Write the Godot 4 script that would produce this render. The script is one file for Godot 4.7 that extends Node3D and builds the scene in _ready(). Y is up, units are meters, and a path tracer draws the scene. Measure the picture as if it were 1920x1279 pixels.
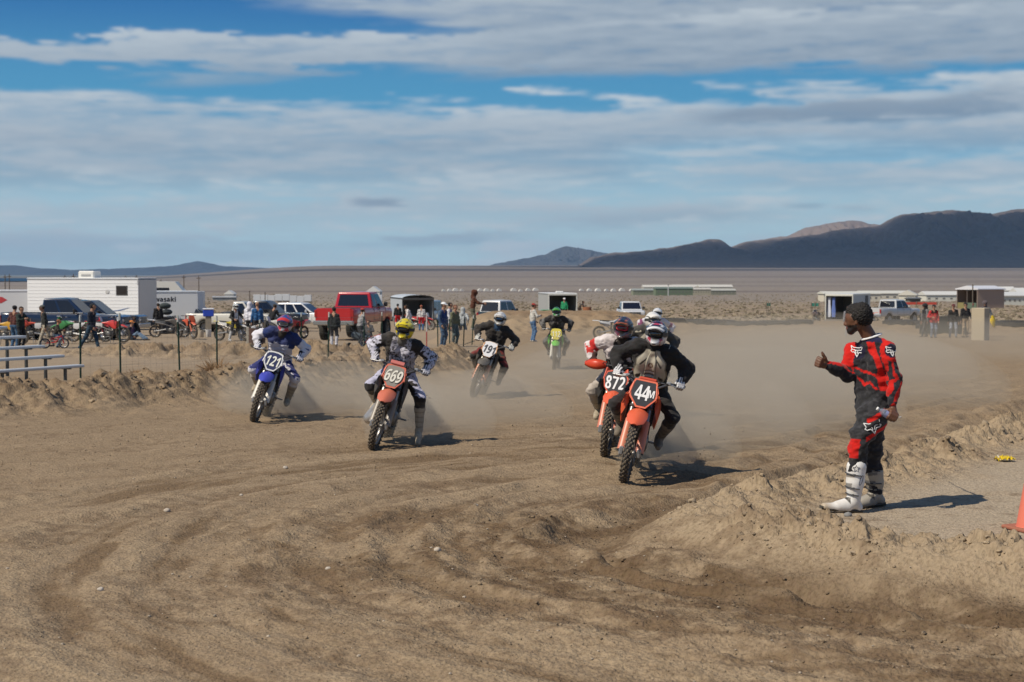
extends Node3D

const F := 3000.0            # focal length in photograph pixels (1920 wide)
const CAM_Y := 2.3
const PITCH := 0.042143      # radians, camera looks slightly down

var nz := FastNoiseLite.new()
var nz2 := FastNoiseLite.new()
var nz3 := FastNoiseLite.new()
var nz4 := FastNoiseLite.new()
var taken := {}
var mats := {}


class MB:
	# collects shapes; commit() makes one mesh of them
	var v := PackedVector3Array()
	var n := PackedVector3Array()
	var c := PackedColorArray()
	var uv := PackedVector2Array()
	var ix := PackedInt32Array()
	var col := Color(1, 1, 1)
	var xf := Transform3D.IDENTITY

	func vert(p: Vector3, nn: Vector3, u := Vector2.ZERO) -> int:
		v.append(xf * p)
		n.append((xf.basis * nn).normalized())
		c.append(col)
		uv.append(u)
		return v.size() - 1

	func tri(a: int, b: int, d: int) -> void:
		var g := (v[d] - v[a]).cross(v[b] - v[a])
		ix.append(a)
		if g.dot(n[a] + n[b] + n[d]) < 0.0:
			ix.append(d)
			ix.append(b)
		else:
			ix.append(b)
			ix.append(d)

	func poly(pts: Array, inside: Vector3) -> void:
		var nn := Vector3.ZERO
		var ctr := Vector3.ZERO
		for i in pts.size():
			ctr += pts[i]
			if i > 0 and i < pts.size() - 1:
				nn += (pts[i] - pts[0]).cross(pts[i + 1] - pts[0])
		ctr /= pts.size()
		nn = nn.normalized()
		if nn.dot(ctr - inside) < 0.0:
			nn = -nn
		var first := v.size()
		for p in pts:
			vert(p, nn)
		for i in range(1, pts.size() - 1):
			tri(first, first + i, first + i + 1)

	func box(ctr: Vector3, size: Vector3, bev := 0.0, bas := Basis.IDENTITY) -> void:
		var keep := xf
		xf = xf * Transform3D(bas, ctr)
		var h := size * 0.5
		var o := Vector3.ZERO
		bev = minf(bev, minf(h.x, minf(h.y, h.z)) * 0.95)
		for ax in 3:
			var a1 := (ax + 1) % 3
			var a2 := (ax + 2) % 3
			for s in [-1.0, 1.0]:
				var q := []
				for k in [[-1, -1], [1, -1], [1, 1], [-1, 1]]:
					var p := Vector3.ZERO
					p[ax] = s * h[ax]
					p[a1] = k[0] * (h[a1] - bev)
					p[a2] = k[1] * (h[a2] - bev)
					q.append(p)
				poly(q, o)
			if bev > 0.0:
				for k in [[-1, -1], [1, -1], [1, 1], [-1, 1]]:
					var q := []
					for e in [-1.0, 1.0]:
						var p := Vector3.ZERO
						var r := Vector3.ZERO
						p[ax] = e * (h[ax] - bev)
						r[ax] = p[ax]
						p[a1] = k[0] * h[a1]
						p[a2] = k[1] * (h[a2] - bev)
						r[a1] = k[0] * (h[a1] - bev)
						r[a2] = k[1] * h[a2]
						if e < 0:
							q.append(p)
							q.append(r)
						else:
							q.append(r)
							q.append(p)
					poly(q, o)
		if bev > 0.0:
			for sx in [-1.0, 1.0]:
				for sy in [-1.0, 1.0]:
					for sz in [-1.0, 1.0]:
						poly([Vector3(sx * h.x, sy * (h.y - bev), sz * (h.z - bev)), Vector3(sx * (h.x - bev), sy * h.y, sz * (h.z - bev)), Vector3(sx * (h.x - bev), sy * (h.y - bev), sz * h.z)], o)
		xf = keep

	func grid(rows: Array, closed: bool, hint := Vector3.ZERO, colors = null) -> void:
		var R := rows.size()
		var C: int = rows[0].size()
		var nn := PackedVector3Array()
		var s := 0.0
		for r in R:
			var row: PackedVector3Array = rows[r]
			var up: PackedVector3Array = rows[mini(r + 1, R - 1)]
			var dn: PackedVector3Array = rows[maxi(r - 1, 0)]
			var ctr := Vector3.ZERO
			for p in row:
				ctr += p
			ctr /= C
			for k in C:
				var k1 := (k + 1) % C if closed else mini(k + 1, C - 1)
				var k0 := (k + C - 1) % C if closed else maxi(k - 1, 0)
				var m := (row[k1] - row[k0]).cross(up[k] - dn[k])
				if m.length_squared() > 1e-20:
					m = m.normalized()
					s += m.dot(hint if hint != Vector3.ZERO else (row[k] - ctr))
				nn.append(m)
		var first := v.size()
		var keep := col
		for r in R:
			for k in C:
				if colors != null:
					col = colors[r * C + k]
				var m := nn[r * C + k]
				vert(rows[r][k], -m if s < 0.0 else m, Vector2(float(k) / (C - 1), float(r) / maxi(R - 1, 1)))
		col = keep
		for r in R - 1:
			for k in (C if closed else C - 1):
				var a := first + r * C + k
				var b := first + r * C + (k + 1) % C
				tri(a, b, a + C)
				tri(b, b + C, a + C)

	func ring(ctr: Vector3, a: Vector3, b: Vector3, sides: int) -> PackedVector3Array:
		var q := PackedVector3Array()
		for i in sides:
			var t := TAU * i / sides
			q.append(ctr + a * cos(t) + b * sin(t))
		return q

	func tube(pts: Array, rad, sides := 8, cap := true, flat := 1.0, side := Vector3.ZERO) -> void:
		var rows := []
		var x := side
		for i in pts.size():
			var d: Vector3 = (pts[mini(i + 1, pts.size() - 1)] - pts[maxi(i - 1, 0)]).normalized()
			if x == Vector3.ZERO:
				x = d.cross(Vector3.UP if absf(d.y) < 0.9 else Vector3.RIGHT)
			x = (x - d * x.dot(d)).normalized()
			var r: float = rad[i] if rad is Array else rad
			rows.append(ring(pts[i], x * r, d.cross(x) * r * flat, sides))
		grid(rows, true)
		if cap:
			poly(Array(rows[0]), pts[1])
			poly(Array(rows[-1]), pts[-2])

	func ball(ctr: Vector3, r: Vector3, segs := 12, rings := 8, bas := Basis.IDENTITY) -> void:
		var rows := []
		for i in rings + 1:
			var t := PI * (float(i) / rings - 0.5)
			var q := PackedVector3Array()
			for k in segs:
				var a := TAU * k / segs
				q.append(ctr + bas * (Vector3(cos(a) * maxf(cos(t), 0.004), sin(t), sin(a) * maxf(cos(t), 0.004)) * r))
			rows.append(q)
		grid(rows, true)

	func lathe(o: Vector3, axis: Vector3, prof: Array, segs := 16, cap := false) -> void:
		# prof: Vector2(radius, height along axis)
		var x := axis.cross(Vector3.UP if absf(axis.y) < 0.9 else Vector3.RIGHT).normalized()
		var y := axis.cross(x).normalized()
		var rows := []
		for p in prof:
			rows.append(ring(o + axis * p.y, x * maxf(p.x, 0.0005), y * maxf(p.x, 0.0005), segs))
		grid(rows, true)
		if cap:
			poly(Array(rows[0]), o + axis * (prof[0].y + (prof[-1].y - prof[0].y) * 0.5))
			poly(Array(rows[-1]), o + axis * (prof[0].y + (prof[-1].y - prof[0].y) * 0.5))

	func torus(o: Vector3, axis: Vector3, prof: Array, segs := 24) -> void:
		# prof: closed outline of Vector2(radius, offset along axis)
		var x := axis.cross(Vector3.UP if absf(axis.y) < 0.9 else Vector3.RIGHT).normalized()
		var y := axis.cross(x).normalized()
		var rows := []
		for i in segs + 1:
			var a := TAU * i / segs
			var q := PackedVector3Array()
			for p in prof:
				q.append(o + (x * cos(a) + y * sin(a)) * p.x + axis * p.y)
			rows.append(q)
		grid(rows, true)

	func prism(pts: PackedVector2Array, t: Transform3D, depth: float) -> void:
		# outline in the XY plane of t, thickness along its Z
		var keep := xf
		xf = xf * t
		var tris := Geometry2D.triangulate_polygon(pts)
		for s in [-0.5, 0.5]:
			var first := v.size()
			for p in pts:
				vert(Vector3(p.x, p.y, s * depth), Vector3(0, 0, s * 2))
			for i in range(0, tris.size(), 3):
				tri(first + tris[i], first + tris[i + 1], first + tris[i + 2])
		var cw := 1.0 if Geometry2D.is_polygon_clockwise(pts) else -1.0
		for i in pts.size():
			var a := pts[i]
			var b := pts[(i + 1) % pts.size()]
			var e := (b - a).normalized()
			var m := Vector3(-e.y, e.x, 0) * cw
			var q := vert(Vector3(a.x, a.y, -depth / 2), m)
			vert(Vector3(b.x, b.y, -depth / 2), m)
			vert(Vector3(b.x, b.y, depth / 2), m)
			vert(Vector3(a.x, a.y, depth / 2), m)
			tri(q, q + 1, q + 2)
			tri(q, q + 2, q + 3)
		xf = keep

	func side_prism(pts: Array, x: float, thick: float) -> void:
		# outline given as Vector2(z, y), standing in the plane of constant x
		var q := PackedVector2Array(pts)
		prism(q, Transform3D(Basis(Vector3(0, 0, 1), Vector3(0, 1, 0), Vector3(-1, 0, 0)), Vector3(x, 0, 0)), thick)

	func add(o: MB, t: Transform3D) -> void:
		var first := v.size()
		for i in o.v.size():
			v.append(t * o.v[i])
			n.append((t.basis * o.n[i]).normalized())
		c.append_array(o.c)
		uv.append_array(o.uv)
		for i in o.ix:
			ix.append(i + first)

	func commit() -> ArrayMesh:
		var m := ArrayMesh.new()
		var a := []
		a.resize(Mesh.ARRAY_MAX)
		a[Mesh.ARRAY_VERTEX] = v
		a[Mesh.ARRAY_NORMAL] = n
		a[Mesh.ARRAY_COLOR] = c
		a[Mesh.ARRAY_TEX_UV] = uv
		a[Mesh.ARRAY_INDEX] = ix
		m.add_surface_from_arrays(Mesh.PRIMITIVE_TRIANGLES, a)
		return m


class Blob:
	# a body as tapered bones joined with a smooth minimum, meshed by surface nets
	var A := PackedVector3Array()
	var B := PackedVector3Array()
	var RA := PackedFloat32Array()
	var RB := PackedFloat32Array()
	var T := PackedInt32Array()
	var k := 70.0

	func bone(a: Vector3, b: Vector3, ra: float, rb: float, tag := 0) -> void:
		A.append(a)
		B.append(b)
		RA.append(ra)
		RB.append(rb)
		T.append(tag)

	func chain(pts: Array, rad: Array, tag := 0) -> void:
		for i in pts.size() - 1:
			bone(pts[i], pts[i + 1], rad[i], rad[i + 1], tag)

	func dist(p: Vector3) -> float:
		var s := 0.0
		for i in A.size():
			var ab := B[i] - A[i]
			var t := clampf((p - A[i]).dot(ab) / maxf(ab.length_squared(), 1e-9), 0.0, 1.0)
			s += exp(-k * ((p - A[i] - ab * t).length() - lerpf(RA[i], RB[i], t)))
		return -log(maxf(s, 1e-30)) / k

	func march(o: Vector3, dir: Vector3, off: float) -> Vector3:
		var p := o
		for i in 24:
			var d := dist(p) - off
			if d < 0.0008:
				break
			p += dir * clampf(d, 0.0008, 0.2) * 0.9
		return p

	func build(mb: MB, cell: float, colf: Callable, amp: Dictionary, noise: FastNoiseLite) -> void:
		var lo := Vector3(1e9, 1e9, 1e9)
		var hi := -lo
		for i in A.size():
			var r := maxf(RA[i], RB[i]) + cell * 3.0
			var rr := Vector3(r, r, r)
			lo = lo.min(A[i].min(B[i]) - rr)
			hi = hi.max(A[i].max(B[i]) + rr)
		var nx := int((hi.x - lo.x) / cell) + 2
		var ny := int((hi.y - lo.y) / cell) + 2
		var nzz := int((hi.z - lo.z) / cell) + 2
		var acc := PackedFloat32Array()
		acc.resize(nx * ny * nzz)
		var best := PackedFloat32Array()
		best.resize(acc.size())
		best.fill(1e9)
		var who := PackedInt32Array()
		who.resize(acc.size())
		var margin := maxf(2.2 * cell, 4.0 / k)
		for bi in A.size():
			var a := A[bi]
			var ab := B[bi] - a
			var l2 := maxf(ab.length_squared(), 1e-9)
			var ra := RA[bi]
			var dr := RB[bi] - ra
			var r := maxf(RA[bi], RB[bi]) + margin
			var x0 := maxi(int((minf(a.x, a.x + ab.x) - r - lo.x) / cell), 0)
			var x1 := mini(int((maxf(a.x, a.x + ab.x) + r - lo.x) / cell) + 1, nx - 1)
			var y0 := maxi(int((minf(a.y, a.y + ab.y) - r - lo.y) / cell), 0)
			var y1 := mini(int((maxf(a.y, a.y + ab.y) + r - lo.y) / cell) + 1, ny - 1)
			var z0 := maxi(int((minf(a.z, a.z + ab.z) - r - lo.z) / cell), 0)
			var z1 := mini(int((maxf(a.z, a.z + ab.z) + r - lo.z) / cell) + 1, nzz - 1)
			for z in range(z0, z1 + 1):
				for y in range(y0, y1 + 1):
					var at := (z * ny + y) * nx
					for x in range(x0, x1 + 1):
						var p := lo + Vector3(x, y, z) * cell - a
						var t := clampf(p.dot(ab) / l2, 0.0, 1.0)
						var d := (p - ab * t).length() - ra - dr * t
						if d < margin:
							acc[at + x] += exp(-k * d)
							if d < best[at + x]:
								best[at + x] = d
								who[at + x] = bi
		var made := PackedInt32Array()
		made.resize(acc.size())
		made.fill(-1)
		var off := PackedInt32Array([0, 1, nx, nx + 1, nx * ny, nx * ny + 1, nx * ny + nx, nx * ny + nx + 1])
		var cor := [Vector3(0, 0, 0), Vector3(1, 0, 0), Vector3(0, 1, 0), Vector3(1, 1, 0), Vector3(0, 0, 1), Vector3(1, 0, 1), Vector3(0, 1, 1), Vector3(1, 1, 1)]
		var edges := [[0, 1], [2, 3], [4, 5], [6, 7], [0, 2], [1, 3], [4, 6], [5, 7], [0, 4], [1, 5], [2, 6], [3, 7]]
		var pos := PackedVector3Array()
		var own := PackedInt32Array()
		var cells := PackedInt32Array()
		for z in nzz - 1:
			for y in ny - 1:
				var row := (z * ny + y) * nx
				for x in nx - 1:
					var i := row + x
					if acc[i] == 0.0 and acc[i + off[7]] == 0.0:
						continue
					var inside := 0
					for o in off:
						if acc[i + o] > 1.0:
							inside += 1
					if inside == 0 or inside == 8:
						continue
					var sum := Vector3.ZERO
					var cnt := 0
					var w := i
					for e in edges:
						var fa := acc[i + off[e[0]]]
						var fb := acc[i + off[e[1]]]
						if (fa > 1.0) != (fb > 1.0):
							var la := log(maxf(fa, 1e-4))
							var lb := log(maxf(fb, 1e-4))
							sum += cor[e[0]].lerp(cor[e[1]], la / (la - lb))
							cnt += 1
							w = i + (off[e[0]] if fa > 1.0 else off[e[1]])
					made[i] = pos.size()
					pos.append(lo + (Vector3(x, y, z) + sum / cnt) * cell)
					own.append(who[w])
					cells.append(i)
		var idx := PackedInt32Array()
		var st := [1, nx, nx * ny]
		for ci in cells:
			for ax in 3:
				var s0: int = st[ax]
				var s1: int = st[(ax + 1) % 3]
				var s2: int = st[(ax + 2) % 3]
				var ina := acc[ci] > 1.0
				if ina == (acc[ci + s0] > 1.0):
					continue
				var q0 := made[ci]
				var q1 := made[ci - s1]
				var q2 := made[ci - s1 - s2]
				var q3 := made[ci - s2]
				if q1 < 0 or q2 < 0 or q3 < 0:
					continue
				if ina:
					idx.append_array(PackedInt32Array([q0, q2, q1, q0, q3, q2]))
				else:
					idx.append_array(PackedInt32Array([q0, q1, q2, q0, q2, q3]))
		var nrm := normals(pos, idx)
		if noise != null and not amp.is_empty():
			for i in pos.size():
				var am: float = amp.get(T[own[i]], 0.0)
				if am > 0.0:
					pos[i] += nrm[i] * am * noise.get_noise_3dv(pos[i] * Vector3(1, 1.7, 1))
			nrm = normals(pos, idx)
		var first := mb.v.size()
		for i in pos.size():
			var b := own[i]
			var ab := B[b] - A[b]
			var t := clampf((pos[i] - A[b]).dot(ab) / maxf(ab.length_squared(), 1e-9), 0.0, 1.0)
			mb.col = colf.call(T[b], pos[i], t, nrm[i])
			mb.vert(pos[i], nrm[i])
		for i in idx:
			mb.ix.append(i + first)
		mb.col = Color(1, 1, 1)

	func normals(pos: PackedVector3Array, idx: PackedInt32Array) -> PackedVector3Array:
		var nrm := PackedVector3Array()
		nrm.resize(pos.size())
		for i in range(0, idx.size(), 3):
			var g := (pos[idx[i + 2]] - pos[idx[i]]).cross(pos[idx[i + 1]] - pos[idx[i]])
			nrm[idx[i]] += g
			nrm[idx[i + 1]] += g
			nrm[idx[i + 2]] += g
		for i in nrm.size():
			nrm[i] = nrm[i].normalized()
		return nrm


# ---------------------------------------------------------------- nodes

func L(r: float, g: float, b: float) -> Color:
	return Color(r, g, b).linear_to_srgb()


func numbered(called: String) -> String:
	if not taken.has(called):
		taken[called] = 0
		return called
	taken[called] += 1
	return "%s_%03d" % [called, taken[called]]


func thing(called: String, label: String, category: String, group := "", at := Transform3D.IDENTITY) -> Node3D:
	var o := Node3D.new()
	o.name = numbered(called)
	add_child(o, true)
	o.transform = at
	tag(o, label, category, group)
	return o


func tag(o: Node, label := "", category := "", group := "", kind := "") -> void:
	if label:
		o.set_meta("label", label)
	if category:
		o.set_meta("category", category)
	if group:
		o.set_meta("group", group)
	if kind:
		o.set_meta("kind", kind)


func part(parent: Node, called: String, mesh, mat: Material, label := "") -> MeshInstance3D:
	var o := MeshInstance3D.new()
	o.name = called
	if mesh is MB:
		if mesh.v.is_empty():
			return null
		mesh = mesh.commit()
	o.mesh = mesh
	if mat:
		o.material_override = mat
	parent.add_child(o, true)
	if label:
		o.set_meta("label", label)
	return o


func lone(called: String, mesh, mat: Material, label: String, category: String, group := "", kind := "") -> MeshInstance3D:
	var o := part(self, numbered(called), mesh, mat)
	tag(o, label, category, group, kind)
	return o


func mat(key: String, rough := 0.6, metal := 0.0, extra := {}) -> StandardMaterial3D:
	# vertex-coloured materials, one of each finish
	if mats.has(key):
		return mats[key]
	var m := StandardMaterial3D.new()
	m.resource_name = key
	m.vertex_color_use_as_albedo = true
	m.roughness = rough
	m.metallic = metal
	for p in extra:
		m.set(p, extra[p])
	mats[key] = m
	return m


func text(parent: Node, called: String, s: String, t: Transform3D, size: Vector2, m: Material, depth := 0.004, slant := 0.0, heavy := 900) -> void:
	var f := SystemFont.new()
	f.font_names = PackedStringArray(["Droid Sans"])
	f.font_weight = heavy
	var tm := TextMesh.new()
	tm.font = f
	tm.text = s
	tm.font_size = 64
	tm.pixel_size = 0.01
	tm.depth = 1.0
	tm.curve_step = 2.0
	var b := tm.get_aabb()
	var o := MeshInstance3D.new()
	o.name = called
	o.mesh = tm
	o.material_override = m
	parent.add_child(o, true)
	var sx := size.x / b.size.x
	var sy := size.y / b.size.y
	var bas := Basis(Vector3(sx, 0, 0), Vector3(slant * sy, sy, 0), Vector3(0, 0, depth / b.size.z))
	var ctr := b.position + b.size * 0.5
	o.transform = t * Transform3D(bas, -(bas * ctr))


func pix(x: float, y: float, d: float) -> Vector3:
	# the point at distance d (along -z) that the photograph shows at pixel x, y
	var cx := (x - 960.0) / F
	var cy := -(y - 639.5) / F
	var t := d / (cos(PITCH) + cy * sin(PITCH))
	return Vector3(cx * t, CAM_Y + (cy * cos(PITCH) - sin(PITCH)) * t, -d)


func spot(x: float, d: float) -> Vector3:
	var X := 0.0
	var y := 0.0
	for i in 3:
		X = (x - 960.0) / F * (d * cos(PITCH) - (y - CAM_Y) * sin(PITCH))
		y = ground(X, d)
	return Vector3(X, y, -d)


func yawed(p: Vector3, deg: float) -> Transform3D:
	return Transform3D(Basis(Vector3.UP, deg_to_rad(deg)), p)


func bend(a: Vector3, b: Vector3, la: float, lb: float, pole: Vector3) -> Vector3:
	# where the elbow or knee of a two-bone limb lies
	var ab := b - a
	var d := minf(ab.length(), (la + lb) * 0.999)
	var dir := ab.normalized()
	var x := (la * la - lb * lb + d * d) / (2.0 * d)
	var h := sqrt(maxf(la * la - x * x, 0.0))
	var side := (pole - dir * pole.dot(dir)).normalized()
	return a + dir * x + side * h


# ---------------------------------------------------------------- ground

const KD := [0.0, 22.0, 140.0, 800.0, 2700.0, 5000.0, 9000.0, 15000.0]
const KH := [0.0, 0.0, -2.0, -11.5, -29.0, -34.0, 9.0, 72.0]
var berm := PackedVector2Array([Vector2(-22, 17), Vector2(-15, 21.5), Vector2(-8.6, 27.4), Vector2(-5.2, 33.6), Vector2(-2.7, 41), Vector2(-1.2, 47)])
var bank := PackedVector2Array([Vector2(1.75, 13.7), Vector2(2.1, 12.95), Vector2(2.9, 11.95), Vector2(3.9, 11.4), Vector2(6, 10.7), Vector2(14, 8.8), Vector2(40, 4), Vector2(40, 62), Vector2(22, 47), Vector2(12, 31), Vector2(7.2, 22.3), Vector2(3.9, 16.9), Vector2(2.3, 14.9)])


func line_dist(p: Vector2, q: PackedVector2Array) -> Vector2:
	# (distance, share of the way along)
	var best := 1e9
	var along := 0.0
	for i in q.size() - 1:
		var a := q[i]
		var ab := q[i + 1] - a
		var t := clampf((p - a).dot(ab) / ab.length_squared(), 0.0, 1.0)
		var d := (p - a - ab * t).length_squared()
		if d < best:
			best = d
			along = (i + t) / (q.size() - 1)
	return Vector2(sqrt(best), along)


func bank_dist(p: Vector2) -> float:
	var best := 1e9
	var inside := false
	var m := bank.size()
	var j := m - 1
	for i in m:
		var a := bank[i]
		var b := bank[j]
		var ab := b - a
		var t := clampf((p - a).dot(ab) / ab.length_squared(), 0.0, 1.0)
		best = minf(best, (p - a - ab * t).length_squared())
		if (a.y > p.y) != (b.y > p.y) and p.x < (b.x - a.x) * (p.y - a.y) / (b.y - a.y) + a.x:
			inside = not inside
		j = i
	return -sqrt(best) if inside else sqrt(best)


func plain(x: float, d: float) -> float:
	var r := maxf(sqrt(x * x + d * d), 0.0) if d < 0 else d
	var h: float = KH[-1] + (r - KD[-1]) * 0.0105
	for i in KD.size() - 1:
		if r < KD[i + 1]:
			h = lerpf(KH[i], KH[i + 1], (r - KD[i]) / (KD[i + 1] - KD[i]))
			break
	if r > 4500.0:
		var az := x / r * F + 960.0
		var up := smoothstep(180.0, 640.0, az) if d > 0 else 1.0
		h = lerpf(-36.5 - (r - 5000.0) * 0.0002, h, maxf(up, smoothstep(5600.0, 4500.0, r)))
	return h


var g_col := Color()   # soil colour found by the last call of ground()
var g_rough := 0.0

func ground(x: float, d: float) -> float:
	var h := plain(x, d)
	var col := Color(0.27, 0.203, 0.133)
	var rough := 0.42
	if d > 190.0 or d < -60.0 or absf(x) > 120.0:
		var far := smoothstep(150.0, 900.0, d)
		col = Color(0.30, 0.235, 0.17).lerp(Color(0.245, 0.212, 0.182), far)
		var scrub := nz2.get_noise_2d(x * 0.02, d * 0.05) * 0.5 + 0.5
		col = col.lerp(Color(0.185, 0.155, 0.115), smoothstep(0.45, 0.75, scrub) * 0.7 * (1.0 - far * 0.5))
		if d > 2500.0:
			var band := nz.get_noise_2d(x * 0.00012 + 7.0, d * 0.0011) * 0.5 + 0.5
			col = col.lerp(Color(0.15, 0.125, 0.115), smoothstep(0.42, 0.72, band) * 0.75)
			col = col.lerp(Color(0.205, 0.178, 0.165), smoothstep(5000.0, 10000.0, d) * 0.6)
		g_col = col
		g_rough = 0.0
		h += nz2.get_noise_2d(x * 0.05, d * 0.05) * clampf(d * 0.0012, 0.0, 1.0)
		if d > 190.0:
			return h
	var p := Vector2(x, d)
	var n1 := nz.get_noise_2d(x, d)              # metres
	var n2 := nz2.get_noise_2d(x * 1.0, d * 1.0)  # decimetres
	var n3 := nz3.get_noise_2d(x, d)             # centimetres
	# packed lot behind the fence, lighter
	var lot := smoothstep(36.0, 50.0, d) * smoothstep(2.0, -3.0, x)
	col = col.lerp(Color(0.315, 0.25, 0.18), maxf(lot, smoothstep(120.0, 150.0, d)))
	rough = lerpf(rough, 0.3, lot)
	# outer berm, left
	if x < 3.0 and d < 60.0:
		var ld := line_dist(p, berm)
		var taper := smoothstep(1.0, 0.93, ld.y) if ld.y > 0.93 else 1.0
		var w := 0.85 + n1 * 0.25
		var g := exp(-pow(ld.x / w, 2.0)) * taper
		h += g * (lerpf(0.42, 0.62, ld.y) + n1 * 0.14 + n2 * 0.085)
		rough = lerpf(rough, 1.7, minf(g * 1.6, 1.0))
		col = col.lerp(Color(0.20, 0.142, 0.09), g * smoothstep(-0.15, 0.35, n2 + n1 * 0.5) * 0.9)
		# wheel lines that follow the berm on the track side
		if ld.x > 1.0 and ld.x < 12.0 and d < 60.0:
			var u := ld.x + n1 * 0.28
			h += sin(u * 6.5) * 0.014 * smoothstep(1.0, 1.8, ld.x) * smoothstep(12.0, 6.0, ld.x)
			col = col.lerp(Color(0.215, 0.155, 0.10), smoothstep(0.35, 0.95, sin(u * 6.5 + 2.6)) * 0.5 * smoothstep(-0.25, 0.3, n1 + nz.get_noise_2d(x * 0.3, d * 0.3)))
	# spoil behind the berm
	var ridge := exp(-pow((d - 53.0 + x * 0.25 + n1 * 2.0) / 1.6, 2.0)) * smoothstep(-2.0, -5.0, x) * smoothstep(-18.0, -12.5, x)
	if ridge > 0.01:
		h += ridge * (0.32 + n2 * 0.2 + n1 * 0.3)
		rough = lerpf(rough, 1.8, ridge)
		col = col.lerp(Color(0.22, 0.16, 0.105), ridge * 0.8)
	# the jump in the middle distance
	if d > 62.0 and d < 135.0:
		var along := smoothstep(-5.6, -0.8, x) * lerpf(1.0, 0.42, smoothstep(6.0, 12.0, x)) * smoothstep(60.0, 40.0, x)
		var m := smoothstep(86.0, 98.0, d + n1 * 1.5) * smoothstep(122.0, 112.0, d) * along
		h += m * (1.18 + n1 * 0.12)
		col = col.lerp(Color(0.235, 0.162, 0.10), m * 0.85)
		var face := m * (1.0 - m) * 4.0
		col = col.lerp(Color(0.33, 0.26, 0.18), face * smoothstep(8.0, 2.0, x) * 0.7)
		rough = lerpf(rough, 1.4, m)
	# inner bank where the man stands
	if x > -9.0 and d < 62.0 and d > 3.0:
		var s := bank_dist(p)
		if s < 9.0:
			var sn := s - 0.22 + n1 * 0.14 + n2 * 0.06
			var fill := smoothstep(0.58, 0.0, sn)
			var lip := exp(-pow((sn + 0.22) / 0.42, 2.0))
			var flat := smoothstep(-0.5, -1.3, sn)
			h += fill * 0.175 + lip * (0.14 + n2 * (0.05 + 0.07 * smoothstep(-0.1, 0.3, n1)) + n1 * 0.08)
			rough = lerpf(rough, 0.8 + 1.0 * smoothstep(-0.1, 0.35, n1), clampf(fill * (1.0 - flat), 0.0, 1.0))
			col = col.lerp(Color(0.19, 0.13, 0.083), fill * (1.0 - flat) * smoothstep(0.05, 0.5, n2 * 0.6 + nz.get_noise_2d(x * 0.8 + 80.0, d * 0.8)) * 0.7)
			rough = lerpf(rough, 0.2, flat)
			col = col.lerp(Color(0.34, 0.265, 0.178), fill * (1.0 - flat) * 0.8)
			col = col.lerp(Color(0.375, 0.308, 0.226), flat * smoothstep(24.0, 18.0, d))
			# ruts that sweep round the bank
			if s > 0.3:
				var u := s + n1 * 0.22 + nz.get_noise_2d(x * 0.35 + 9.0, d * 0.35) * 0.5
				var deep := 0.0
				for k in RUTS:
					var q: float = (u - k[0]) / k[1]
					if absf(q) < 3.5:
						deep += k[2] * (exp(-q * q) - 0.55 * exp(-pow((absf(q) - 1.9) / 0.7, 2.0)))
				h -= deep * (0.75 + n1 * 0.6)
				var wet := smoothstep(0.012, 0.05, deep + n2 * 0.02)
				var patch := smoothstep(-0.35, 0.25, nz.get_noise_2d(x * 0.42 + 31.0, d * 0.42) + n1 * 0.25)
				var zone := smoothstep(0.3, 1.0, s) * smoothstep(5.5, 2.0, s) * smoothstep(17.0, 14.5, d)
				col = col.lerp(Color(0.100, 0.064, 0.036), maxf(wet * 0.75 * patch * smoothstep(26.0, 16.0, d), zone * 0.85 * smoothstep(-0.25, 0.4, n2 * 0.6 + nz.get_noise_2d(x * 0.6 - 4.0, d * 0.6) + exp(-pow((s - 1.1) / 0.6, 2.0)) * 0.55)))
				rough = lerpf(rough, 0.9, zone)
				# long scuffs along the turn
				var q2 := Vector2(x - 3.4, d - 13.6)
				var arc := nz.get_noise_2d(q2.length() * 1.7, q2.angle() * 1.6) + 0.35 * nz2.get_noise_2d(q2.length() * 1.5, q2.angle() * 2.0)
				var on := smoothstep(9.0, 6.0, s) * smoothstep(0.6, 1.4, s) * smoothstep(30.0, 20.0, d)
				col = col.lerp(Color(0.145, 0.097, 0.056), smoothstep(0.05, 0.45, arc) * 0.75 * on)
				col = col.lerp(Color(0.355, 0.275, 0.182), smoothstep(-0.12, -0.5, arc) * 0.4 * on)
				h -= arc * 0.022 * on
	# drier pale crust and damper soil in drifts everywhere
	col = col.lerp(Color(0.345, 0.265, 0.176), smoothstep(0.05, 0.6, n1) * 0.35)
	col = col.lerp(Color(0.17, 0.12, 0.077), smoothstep(0.12, 0.55, n2 * 0.7 + nz.get_noise_2d(x * 0.5 + 50.0, d * 0.5) * 0.7) * 0.55 * smoothstep(60.0, 20.0, d))
	var near := smoothstep(190.0, 70.0, d)
	var crumb := maxf(n3, -0.1)
	h += near * (n1 * 0.022 + n2 * 0.022 * rough + crumb * 0.015 * rough + nz4.get_noise_2d(x, d) * 0.006 * rough)
	col = col * (1.0 + n3 * 0.10)
	col.a = 1.0
	if d > 120.0 or absf(x) > 80.0:
		col = g_col.lerp(col, smoothstep(190.0, 120.0, d) * smoothstep(120.0, 80.0, absf(x))) if absf(x) > 120.0 else col
	g_col = col
	g_rough = rough
	return h

const RUTS := [[1.12, 0.22, 0.11], [1.75, 0.14, 0.05], [2.15, 0.2, 0.045], [2.9, 0.14, 0.04], [3.6, 0.2, 0.03], [4.5, 0.2, 0.03], [5.6, 0.25, 0.025], [6.8, 0.25, 0.02]]


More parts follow.
